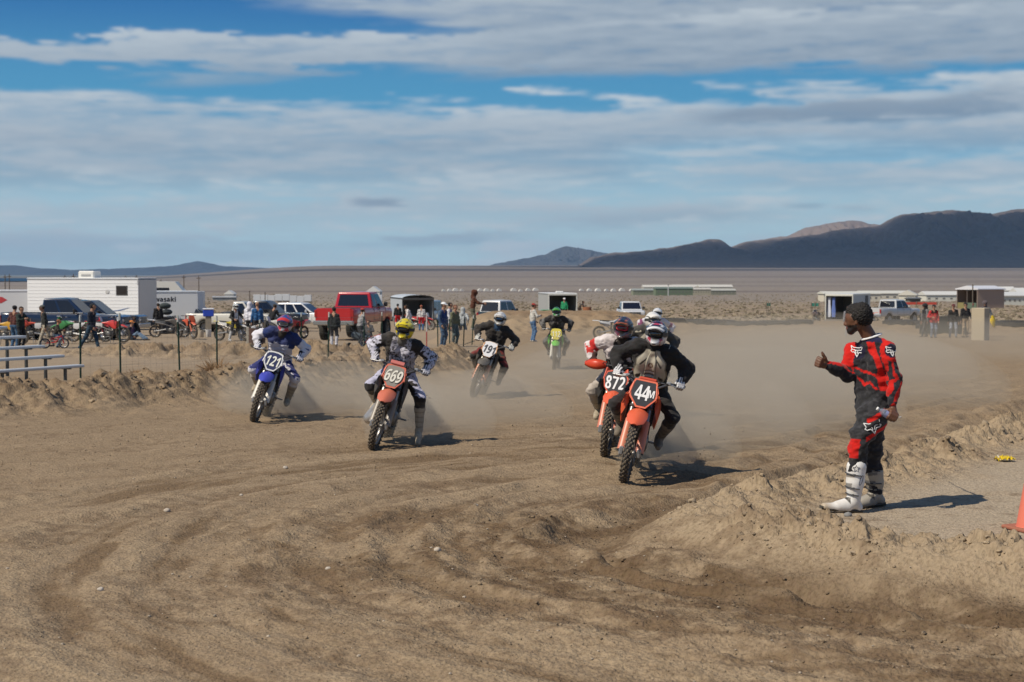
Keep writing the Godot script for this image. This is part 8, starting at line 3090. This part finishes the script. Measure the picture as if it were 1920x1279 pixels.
	for e in [[377, 84.0, Color(0.50, 0.43, 0.33), "tan bucket on the ground right of the orange parked bike"], [391, 84.5, Color(0.62, 0.61, 0.60), "white bucket on the ground below the blue cooler"]]:
		var bk := thing("bucket", e[3], "bucket", "buckets on the ground", Transform3D(Basis.IDENTITY, spot(e[0], e[1])))
		mb = MB.new()
		mb.col = e[2]
		mb.lathe(Vector3.ZERO, Vector3.UP, [Vector2(0, 0.01), Vector2(0.13, 0), Vector2(0.155, 0.36), Vector2(0.165, 0.37), Vector2(0.15, 0.38), Vector2(0.13, 0.1), Vector2(0, 0.08)], 18)
		part(bk, "pail", mb, mat("plastic", 0.42))
		mb = MB.new()
		mb.col = Color(0.3, 0.3, 0.3)
		mb.tube([Vector3(-0.16, 0.36, 0), Vector3(-0.1, 0.46, 0.05), Vector3(0.1, 0.46, 0.05), Vector3(0.16, 0.36, 0)], 0.006, 5)
		part(bk, "handle", mb, mat("steel", 0.4, 0.7))
	# pack hanging on the trailer
	var pk := thing("gear_pile", "pile of grey-green gear bags beside the ramp door", "bag", "", yawed(spot(313, 93), 30))
	for k in 3:
		mb = MB.new()
		mb.col = [Color(0.05, 0.06, 0.06), Color(0.05, 0.055, 0.06), Color(0.3, 0.32, 0.33)][k]
		mb.ball(Vector3(0.1 * k - 0.1, 1.62 - 0.36 * k, 0.05 * k), Vector3(0.36, 0.19, 0.24) * (1.0 - 0.1 * k), 14, 9)
		part(pk, "bag", mb, cloth())
	flat_box(pk, "table", Vector3(0, 0.5, 0), Vector3(0.8, 1.0, 0.6), Color(0.04, 0.04, 0.045), cloth(), 0.04)
	# stone pillar, flag, board on the right
	var pl := thing("pillar", "beige concrete block standing on end at the far right of the track", "pillar", "", yawed(spot(1838, 78), -38))
	flat_box(pl, "block", Vector3(0, 0.78, 0), Vector3(0.66, 1.62, 0.66), Color(0.42, 0.36, 0.26), mat("concrete", 0.9), 0.02)
	flat_box(pl, "footing", Vector3(0, -0.02, 0), Vector3(0.5, 0.12, 0.5), Color(0.14, 0.11, 0.08), mat("concrete", 0.9), 0.02)
	var ps := thing("pole", "thin upright pole rising above the pillar", "pole", "", Transform3D(Basis.IDENTITY, spot(1824, 80)))
	mb = MB.new()
	mb.col = Color(0.12, 0.10, 0.08)
	mb.tube([Vector3(0, 0, 0), Vector3(-0.03, 2.75, 0)], 0.03, 6)
	part(ps, "shaft", mb, mat("wood", 0.85))
	flat_box(ps, "knob", Vector3(0, 1.75, 0), Vector3(0.09, 0.12, 0.09), Color(0.2, 0.08, 0.06), mat("wood", 0.85), 0.03)
	var fl := thing("yellow_flag", "furled yellow flag held down by the marshal behind the pillar", "flag", "", yawed(spot(1860, 84.3), 20))
	mb = MB.new()
	mb.col = Color(0.62, 0.44, 0.02)
	var rows := []
	for j in 7:
		var q := PackedVector3Array()
		for i in 10:
			var a := TAU * i / 10.0
			var r := 0.15 * sin(PI * clampf(j / 6.0 * 0.9 + 0.08, 0, 1)) * (1.0 + 0.3 * sin(a * 3.0 + j))
			q.append(Vector3(cos(a) * r + j * 0.02, 1.15 - j * 0.11, sin(a) * r * 0.6))
		rows.append(q)
	mb.grid(rows, true)
	part(fl, "cloth", mb, cloth())
	mb = MB.new()
	mb.col = Color(0.3, 0.25, 0.15)
	mb.tube([Vector3(-0.18, 1.25, 0), Vector3(0.22, 0.45, 0)], 0.012, 5)
	part(fl, "staff", mb, mat("wood", 0.85))
	# half-buried tractor tyres edging the track
	var tyres := [[1258, 96.0, 0.9], [1309, 97.0, 1.0], [1352, 97.0, 0.9], [1398, 96.0, 1.25], [1452, 97.0, 1.0], [1500, 98.0, 0.8], [1690, 97.0, 1.1], [1722, 97.0, 1.1], [1757, 93.0, 1.2], [1905, 95.0, 1.3]]
	var tyre_at := ["just right of the white helmets", "second right of the white helmets", "third right of the white helmets", "long one halfway to the grey trailer", "fifth from the left of the row", "nearest the grey trailer on its left", "beside the silver pickup", "right of the silver pickup", "left of the people by the pillar", "right of the pillar"]
	for e in tyres:
		var p := spot(e[0], e[1])
		var o := thing("half_buried_tyre", "black tractor tyre half sunk in dirt, " + tyre_at[tyres.find(e)], "tyre", "tyres sunk along the track edge", yawed(p + Vector3(0, 0.06, 0), e[0] * 1.7))
		mb = MB.new()
		mb.col = Color(0.022, 0.021, 0.02)
		mb.torus(Vector3.ZERO, Vector3.UP, [Vector2(e[2] * 0.52, -0.16), Vector2(e[2] * 0.92, -0.18), Vector2(e[2], -0.08), Vector2(e[2], 0.1), Vector2(e[2] * 0.9, 0.2), Vector2(e[2] * 0.55, 0.17)], 28)
		part(o, "tread", mb, mat("rubber", 0.92))
		mb = MB.new()
		mb.col = Color(0.03, 0.028, 0.027)
		for k in 18:
			var a := TAU * k / 18.0
			mb.box(Vector3(cos(a) * e[2], 0.0, sin(a) * e[2]), Vector3(0.05, 0.26, 0.10), 0.01, Basis(Vector3.UP, -a) * Basis(Vector3.RIGHT, 0.5))
		var lug := part(o, "lugs", mb, mat("rubber", 0.92))
		tag(lug, "", "", "", "stuff")
	var mt := thing("black_mat", "black sheet stretched behind the people by the pillar", "mat", "", yawed(spot(1768, 89), 0))
	flat_box(mt, "sheet", Vector3(0, 0.45, 0), Vector3(2.6, 1.0, 0.06), Color(0.03, 0.032, 0.03), mat("black_part", 0.6), 0.01)
	for x in [-1.25, 1.25]:
		flat_box(mt, "stake", Vector3(x, 0.5, -0.05), Vector3(0.05, 1.15, 0.05), Color(0.1, 0.08, 0.06), mat("wood", 0.85), 0.005)
	# dry weeds
	var rg := RandomNumberGenerator.new()
	rg.seed = 5
	for e in [[405, 42.8, 0.42, "dry orange-brown weed at the foot of a fence post"], [254, 40.5, 0.2, "small dry orange weed on the ground between two fence posts"], [368, 38.5, 0.22, "small straw-coloured weed on the berm left of the rider in navy"]]:
		var o := thing("dry_weed", e[3], "weed", "", Transform3D(Basis.IDENTITY, spot(e[0], e[1])))
		mb = MB.new()
		for i in 260:
			var a := rg.randf() * TAU
			var el := rg.randf_range(0.1, 1.3)
			var dir := Vector3(cos(a) * cos(el) * 1.3, sin(el) * 0.8, sin(a) * cos(el))
			var p: Vector3 = dir * e[2] * rg.randf_range(0.1, 0.5)
			var q: Vector3 = p + (dir + Vector3(rg.randfn(), rg.randfn(), rg.randfn()) * 0.5) * e[2] * 0.5
			mb.col = Color(0.32, 0.17, 0.075).lerp(Color(0.30, 0.22, 0.13), rg.randf())
			q.y = maxf(q.y, 0.01)
			mb.tube([p, q], [0.008, 0.004], 3, false)
		part(o, "twigs", mb, mat("brush", 0.95))
	# twig on the bank at the right edge
	var sk := thing("stick", "dark splintered stick poking out of the bank at the right edge", "stick", "", Transform3D(Basis.IDENTITY, spot(1898, 12.0)))
	mb = MB.new()
	mb.col = Color(0.06, 0.05, 0.04)
	mb.tube([Vector3(-0.06, 0.06, 0), Vector3(0.03, 0.045, 0.01), Vector3(0.13, 0.0, 0.03)], [0.009, 0.012, 0.008], 6)
	part(sk, "wood", mb, mat("wood", 0.85))


func ordinal(i: int) -> String:
	return ["first", "second", "third", "fourth", "fifth", "sixth", "seventh", "eighth", "ninth", "tenth", "eleventh", "twelfth", "thirteenth", "fourteenth", "fifteenth", "sixteenth", "seventeenth", "eighteenth", "nineteenth", "twentieth", "twenty-first", "twenty-second"][i]


func build_town() -> void:
	# igloo-shaped storage bunkers in a row
	var shell := MB.new()
	shell.col = Color(0.62, 0.60, 0.56)
	var rows := []
	for z in [-0.5, 0.5]:
		var q := PackedVector3Array()
		for i in 13:
			var a := PI * i / 12.0
			q.append(Vector3(cos(a) * 0.5, sin(a) * 0.55, z))
		rows.append(q)
	shell.grid(rows, false, Vector3.UP)
	for r in rows:
		var q := Array(r)
		shell.poly(q, Vector3(0, 0.2, 0))
	var bm := shell.commit()
	var xs := [832, 843, 854, 866, 900, 912, 924, 936, 963, 976, 990, 1004, 1090, 1105, 1121, 1137, 1150, 1166, 1184, 1207, 1227, 1245]
	for i in xs.size():
		var x: float = xs[i]
		var big := 6.2 + 1.2 * (i % 3)
		var p := spot(x, 2500.0 + 40.0 * (i % 2))
		var o := lone("storage_bunker", bm, mat("bunker", 0.8), ordinal(i) + " white arched storage bunker from the left in the row on the plain", "bunker", "row of white bunkers on the plain")
		o.transform = Transform3D(Basis(Vector3.UP, 0.2).scaled(Vector3(big, big * 0.95, 9.0)), p + Vector3(0, 2.0, 0))
	# long sheds and railway wagons at left
	for k in 11:
		var x := 482.0 + k * 13.6
		if x > 590.0:
			x += 92.0
		var o := thing("storage_container", ordinal(k) + " white storage container from the left in the far row behind the paddock", "container", "far row of white containers", yawed(spot(x, 640.0), 3))
		flat_box(o, "body", Vector3(0, 1.6, 0), Vector3(2.75, 2.6, 2.4), Color(0.60, 0.62, 0.64), mat("trailer_skin"), 0.05)
		flat_box(o, "underframe", Vector3(0, 0.15, 0), Vector3(2.5, 0.5, 2.0), Color(0.06, 0.06, 0.06), mat("black_part", 0.6), 0.02)
	var house := func(label: String, px: float, d: float, yaw: float, w: float, h: float, dp: float, rise: float, wall: Color, roofc: Color, wins: int) -> Node3D:
		var o := thing("building", label, "building", "buildings on the plain", yawed(spot(px, d), yaw))
		flat_box(o, "wall", Vector3(0, h / 2 - 0.5, 0), Vector3(w, h + 1.0, dp), wall, mat("plaster", 0.9), 0.03)
		var m := MB.new()
		m.col = roofc
		m.prism(PackedVector2Array([Vector2(-dp / 2 - 0.4, 0), Vector2(dp / 2 + 0.4, 0), Vector2(dp / 2 + 0.4, 0.25), Vector2(0, rise + 0.25), Vector2(-dp / 2 - 0.4, 0.25)]), Transform3D(Basis(Vector3(0, 0, 1), Vector3.UP, Vector3.LEFT), Vector3(0, h, 0)), w + 0.8)
		part(o, "roof", m, mat("trailer_skin"))
		for i in wins:
			var x := lerpf(-w * 0.42, w * 0.42, i / maxf(wins - 1, 1.0))
			flat_box(o, "window", Vector3(x, h * 0.55, dp / 2 + 0.03), Vector3(w * 0.36 / wins, h * 0.2, 0.08), Color(0.16, 0.16, 0.15), glass(), 0.0)
		return o
	var sand := Color(0.55, 0.51, 0.42)
	house.call("long low cream shed behind the grey trailer at right", 1592, 700.0, 4, 25.0, 3.8, 10.0, 0.9, sand, Color(0.62, 0.60, 0.52), 9)
	house.call("second long cream shed right of the first, farther back", 1657, 800.0, 4, 26.0, 3.6, 12.0, 1.2, sand, Color(0.62, 0.60, 0.52), 7)
	house.call("cream gabled building with dark annex, alone on the plain at right", 1703, 640.0, 70, 6.5, 3.0, 6.5, 1.8, Color(0.60, 0.58, 0.48), Color(0.60, 0.58, 0.5), 3)
	house.call("small dark shed beside the cream gabled building", 1712, 610.0, 5, 4.6, 1.4, 4.0, 0.4, Color(0.10, 0.10, 0.09), Color(0.12, 0.12, 0.11), 1)
	house.call("white flat hangar left of the tan barn", 1762, 760.0, 4, 17.0, 3.4, 12.0, 1.6, Color(0.58, 0.57, 0.50), Color(0.60, 0.59, 0.54), 5)
	house.call("white house with several windows right of the tan barn", 1893, 420.0, 8, 6.5, 2.4, 6.0, 0.9, Color(0.56, 0.56, 0.50), Color(0.58, 0.58, 0.55), 5)
	house.call("tall white house at the right edge beyond the tan barn", 1884, 470.0, -10, 4.0, 3.9, 5.0, 1.0, Color(0.58, 0.58, 0.53), Color(0.58, 0.58, 0.55), 2)
	house.call("white house cut off by the right edge of the view", 1928, 440.0, 5, 8.0, 2.8, 8.0, 1.6, Color(0.56, 0.56, 0.52), Color(0.58, 0.58, 0.55), 3)
	var offs := 0
	for e in [[1215, 1500.0, 30.0, 4.0], [1262, 1450.0, 34.0, 6.0], [1305, 1500.0, 26.0, 5.0], [1345, 1550.0, 34.0, 4.5]]:
		house.call(["low greenish barracks, leftmost of the far group", "green-roofed hall in the far group right of centre", "low cream barracks in the far group", "low grey-green barracks, rightmost of the far group"][offs], e[0], e[1], 5, e[2], e[3], 12.0, 1.5, [Color(0.20, 0.22, 0.16), Color(0.13, 0.17, 0.11), Color(0.36, 0.33, 0.25), Color(0.22, 0.22, 0.17)][offs], [Color(0.3, 0.32, 0.28), Color(0.14, 0.17, 0.12), Color(0.5, 0.47, 0.4), Color(0.45, 0.44, 0.38)][offs], 10)
		offs += 1
	for e in [[1252, 1900.0, 60.0], [1300, 1950.0, 52.0], [1340, 1900.0, 40.0]]:
		house.call(["pale long warehouse behind the green hall, left", "pale long warehouse behind the green hall, middle", "pale long warehouse behind the green hall, right"][offs - 4], e[0], e[1], 3, e[2], 8.0, 20.0, 2.5, Color(0.45, 0.42, 0.36), Color(0.58, 0.55, 0.48), 8)
		offs += 1
	house.call("white farmhouse far left beyond the lettered trailer", 432, 900.0, 82, 5.0, 3.0, 5.0, 2.0, Color(0.6, 0.6, 0.57), Color(0.6, 0.6, 0.58), 2)
	house.call("grey low building beside the far white farmhouse", 421, 860.0, 5, 12.0, 1.6, 7.0, 0.5, Color(0.25, 0.26, 0.26), Color(0.35, 0.35, 0.35), 3)
	house.call("twin-peaked white tent building behind the red truck", 702, 1100.0, 84, 9.0, 4.0, 9.0, 3.4, Color(0.6, 0.6, 0.58), Color(0.62, 0.62, 0.6), 1)
	# open tan barn
	var b := thing("barn", "tan steel barn with dark open end and pale roof at right", "barn", "buildings on the plain", yawed(spot(1829, 300.0), 27))
	flat_box(b, "side_wall", Vector3(1.2, 1.6, 2.7), Vector3(6.6, 4.2, 0.12), Color(0.36, 0.27, 0.215), mat("plaster", 0.9), 0.02)
	flat_box(b, "back_wall", Vector3(1.2, 1.6, -2.7), Vector3(6.6, 4.2, 0.12), Color(0.30, 0.23, 0.19), mat("plaster", 0.9), 0.02)
	flat_box(b, "end_wall", Vector3(4.5, 1.6, 0), Vector3(0.12, 4.2, 5.4), Color(0.34, 0.26, 0.21), mat("plaster", 0.9), 0.02)
	var m := MB.new()
	m.col = Color(0.62, 0.63, 0.66)
	m.prism(PackedVector2Array([Vector2(-3.0, 0), Vector2(3.0, 0), Vector2(3.0, 0.18), Vector2(0, 0.75), Vector2(-3.0, 0.18)]), Transform3D(Basis(Vector3(0, 0, 1), Vector3.UP, Vector3.LEFT), Vector3(1.2, 3.72, 0)), 6.9)
	part(b, "roof", m, mat("trailer_skin"))
	for z in [-2.6, 0.0, 2.6]:
		flat_box(b, "column", Vector3(-2.0, 1.6, z), Vector3(0.2, 4.2, 0.2), Color(0.10, 0.08, 0.07), mat("black_part", 0.6), 0.0)
	flat_box(b, "stall_panel", Vector3(-2.05, 0.5, 1.3), Vector3(0.1, 1.6, 2.5), Color(0.10, 0.14, 0.10), mat("plaster", 0.9), 0.0)
	flat_box(b, "stall_panel", Vector3(-2.05, 0.5, -1.3), Vector3(0.1, 1.6, 2.5), Color(0.22, 0.19, 0.08), mat("plaster", 0.9), 0.0)
	# coloured barrier fabric along the far road
	for e in [[1360, 180.0, 24.0, Color(0.42, 0.12, 0.08), "dull red barrier fence left of the green one, far behind the track"], [1441, 190.0, 0.5, Color(0.05, 0.20, 0.15), "very short green barrier fence left of the grey trailer, far behind the track"], [1528, 185.0, 0.9, Color(0.05, 0.22, 0.17), "green barrier fence left of the grey trailer"], [1675, 230.0, 2.0, Color(0.08, 0.25, 0.40), "short blue barrier fence behind the silver pickup"], [1718, 235.0, 6.2, Color(0.45, 0.07, 0.05), "long red barrier fence behind the silver pickup"]]:
		if e[0] == 1360:
			continue
		var o := thing("barrier_fence", e[4], "fence", "coloured barrier fences behind the track", yawed(spot(e[0], e[1]), -2))
		flat_box(o, "fabric", Vector3(0, 1.35, 0), Vector3(e[2], 0.36, 0.05), e[3], cloth(), 0.0)
		for k in 3:
			flat_box(o, "stake", Vector3((k - 1) * e[2] * 0.48, 0.7, 0.06), Vector3(0.07, 1.9, 0.07), Color(0.2, 0.17, 0.13), mat("wood", 0.85), 0.0)
	# utility poles
	var poles := [[10, 300.0, 515, 560], [18, 300.0, 514, 560], [122, 420.0, 516, 545], [138, 420.0, 514, 545], [236, 420.0, 517, 545], [256, 420.0, 516, 545], [302, 420.0, 524, 548], [345, 330.0, 516, 558], [373, 260.0, 517, 560], [1253, 1400.0, 533, 548], [468, 500.0, 545, 560], [497, 500.0, 548, 562]]
	for i in poles.size():
		var e = poles[i]
		var top := pix(e[0], e[2], e[1])
		var foot := spot(e[0], e[1])
		var o := thing("utility_pole", "thin dark utility pole on the plain, " + ["at the left edge", "second from the left edge", "left of the roof air conditioner", "just left of the roof air conditioner", "right of the roof air conditioner", "above the ramp door of the travel trailer", "right of the travel trailer", "above the camper window", "tallest, above the lettered trailer", "pale, far right of centre among the barracks", "above the cream pickup", "above the black pickup"][i], "utility pole", "utility poles on the plain", Transform3D(Basis.IDENTITY, foot))
		m = MB.new()
		m.col = Color(0.10, 0.08, 0.065) if i != 9 else Color(0.5, 0.5, 0.5)
		var h := top.y - foot.y
		var th: float = 0.045 * e[1] / 100.0
		m.tube([Vector3.ZERO, Vector3(0, h, 0)], [th * 0.75, th * 0.55], 6)
		part(o, "shaft", m, mat("wood", 0.85))
		flat_box(o, "crossarm", Vector3(0, h * 0.93, 0), Vector3(h * 0.12, th, th), Color(0.09, 0.07, 0.06), mat("wood", 0.85), 0.0)


# ---------------------------------------------------------------- dust and cloud

func puff(called: String, at: Vector3, size: Vector3, density: float, tint: Color, label: String) -> void:
	var f := FogVolume.new()
	f.name = numbered(called)
	f.shape = RenderingServer.FOG_VOLUME_SHAPE_ELLIPSOID
	f.size = size
	f.position = at
	var m := FogMaterial.new()
	m.density = density
	m.albedo = tint.linear_to_srgb()
	f.material = m
	add_child(f, true)
	tag(f, label, "", "", "stuff")


func build_air() -> void:
	var tan := Color(0.88, 0.77, 0.62)
	# pixel x, y, distance, size across, up, deep, density
	var d := [[575, 765, 26.5, 1.8, 0.9, 2.2, 0.20], [620, 745, 28.5, 4.0, 1.3, 4.0, 0.16], [690, 720, 30.5, 6.0, 1.3, 5.0, 0.04],
		[765, 812, 22.0, 1.2, 0.8, 1.6, 0.24], [805, 790, 23.5, 2.0, 1.1, 2.4, 0.26], [870, 770, 26.0, 3.6, 1.3, 4.0, 0.16], [965, 745, 29.5, 6.0, 1.1, 4.0, 0.07],
		[935, 742, 32.8, 1.6, 0.8, 1.8, 0.20], [985, 730, 35.0, 3.4, 1.3, 3.5, 0.10],
		[1055, 698, 45.4, 1.7, 0.8, 1.8, 0.22], [1090, 690, 47.5, 4.0, 1.3, 4.0, 0.10],
		[1232, 868, 18.9, 1.0, 0.7, 1.4, 0.24], [1270, 842, 19.8, 1.6, 1.1, 2.0, 0.27], [1335, 800, 21.8, 2.8, 1.6, 3.0, 0.22], [1420, 765, 25.0, 4.6, 2.0, 4.5, 0.14], [1500, 725, 31.0, 8.0, 2.4, 7.0, 0.11],
		[1380, 690, 40.0, 12.0, 2.6, 9.0, 0.08], [1600, 672, 55.0, 20.0, 3.2, 14.0, 0.035], [1770, 650, 74.0, 22.0, 2.4, 14.0, 0.016], [1230, 700, 40.0, 9.0, 1.5, 8.0, 0.03]]
	var jit := RandomNumberGenerator.new()
	jit.seed = 44
	for i in [0, 1, 3, 4, 10, 11, 12, 13]:
		for k in 2:
			var e = d[i]
			var s := jit.randf_range(0.35, 0.6)
			d.append([e[0] + jit.randfn(0.0, 0.3) * e[3] * F / e[2], e[1] - jit.randf() * 0.3 * e[4] * F / e[2], e[2] + jit.randfn(0.0, 0.3) * e[5], e[3] * s, e[4] * s * 1.2, e[5] * s, e[6] * 1.1])
	for e in d:
		puff("dust", pix(e[0], e[1], e[2]), Vector3(e[3], e[4], e[5]), e[6], tan, "pale tan dust hanging behind the riders")
	# the cloud whose shadow darkens the range at right, above the frame
	puff("cloud", Vector3(2500, 3080, -12550), Vector3(10500, 680, 3500), 0.0036, Color(0.95, 0.96, 0.98), "flat grey cloud over the mountain range")
	puff("cloud", Vector3(-2300, 2700, -9600), Vector3(9000, 500, 2200), 0.0016, Color(0.95, 0.96, 0.98), "flat grey cloud over the plain")
	# crumbs thrown up by the rear wheels
	var rg := RandomNumberGenerator.new()
	rg.seed = 90
	var spots := [[1255, 19.0], [745, 22.4], [515, 26.6]]
	var fling := func():
		var e = spots[rg.randi_range(0, 2)]
		var p := spot(e[0], e[1])
		var t := rg.randf()
		var v := Vector3(rg.randf_range(-0.1, 0.9), 0, rg.randf_range(-1.6, -0.3)) * (0.4 + t)
		var r := 0.004 + 0.010 * pow(rg.randf(), 3.0)
		return [Transform3D(Basis.from_euler(Vector3(rg.randf() * 6, rg.randf() * 6, 0)).scaled(Vector3(r, r, r)), p + v + Vector3(0, rg.randf() * rg.randf() * 1.1 * sin(PI * minf(t + 0.1, 1.0)) + 0.02, 0)), Color(0.2, 0.14, 0.09)]
	scatter("flung_dirt", "crumbs of dirt thrown up behind the rear wheels", 260, fling, clod_mesh(50), mat("clod"))


func _ready() -> void:
	var cam := Camera3D.new()
	cam.name = "camera"
	cam.position = Vector3(0, CAM_Y, 0)
	cam.rotation = Vector3(-PITCH, 0, 0)
	cam.near = 0.5
	cam.far = 90000.0
	add_child(cam)
	var lens := CameraAttributesPhysical.new()
	lens.frustum_focal_length = 24.0 / (2.0 * 639.5 / F)
	lens.frustum_focus_distance = 17.5
	lens.frustum_near = 0.5
	lens.frustum_far = 90000.0
	lens.exposure_aperture = 4.5
	cam.attributes = lens
	cam.fov = rad_to_deg(2.0 * atan(639.5 / F))
	cam.current = true

	var we := WorldEnvironment.new()
	we.name = "world_environment"
	var env := Environment.new()
	env.background_mode = Environment.BG_SKY
	env.tonemap_mode = Environment.TONE_MAPPER_LINEAR
	env.tonemap_exposure = 1.0
	env.sdfgi_enabled = true
	env.ssao_enabled = true
	env.ssil_enabled = true
	env.fog_enabled = true
	env.fog_density = 0.000016
	env.fog_light_color = L(0.36, 0.63, 1.0)
	env.volumetric_fog_enabled = true
	env.volumetric_fog_density = 0.0
	nz.seed = 11
	nz.noise_type = FastNoiseLite.TYPE_SIMPLEX_SMOOTH
	nz.frequency = 0.8
	nz.fractal_octaves = 3
	nz2.seed = 12
	nz2.noise_type = FastNoiseLite.TYPE_SIMPLEX_SMOOTH
	nz2.frequency = 4.0
	nz2.fractal_octaves = 3
	nz3.seed = 13
	nz3.noise_type = FastNoiseLite.TYPE_SIMPLEX_SMOOTH
	nz3.frequency = 13.0
	nz3.fractal_octaves = 2
	nz4.seed = 14
	nz4.noise_type = FastNoiseLite.TYPE_SIMPLEX
	nz4.frequency = 34.0
	nz4.fractal_octaves = 1
	nsky.seed = 31
	nsky.noise_type = FastNoiseLite.TYPE_SIMPLEX_SMOOTH
	nsky.frequency = 1.0
	nsky.fractal_octaves = 3
	nsky.fractal_gain = 0.45
	var sm := PanoramaSkyMaterial.new()
	sm.panorama = ImageTexture.create_from_image(sky_image())
	sm.energy_multiplier = 1.0
	env.sky = Sky.new()
	env.sky.sky_material = sm
	we.environment = env
	add_child(we)

	var sun := DirectionalLight3D.new()
	sun.name = "sun"
	sun.light_energy = 1.5
	sun.light_color = Color(1.0, 0.955, 0.88)
	sun.light_angular_distance = 0.5
	sun.shadow_enabled = true
	var el := deg_to_rad(50.0)
	var to := Vector3(cos(el) * 0.84, -sin(el), -cos(el) * 0.54)
	add_child(sun)
	sun.look_at_from_position(Vector3.ZERO, to, Vector3.UP)

	var t0 := Time.get_ticks_msec()
	build_ground()
	print("ground ", Time.get_ticks_msec() - t0)
	build_far()
	build_clods()
	print("land ", Time.get_ticks_msec() - t0)
	build_race()
	print("race ", Time.get_ticks_msec() - t0)
	build_man()
	build_lot()
	build_vehicles()
	build_parked_bikes()
	build_folk()
	build_town()
	build_air()
	print("all ", Time.get_ticks_msec() - t0)
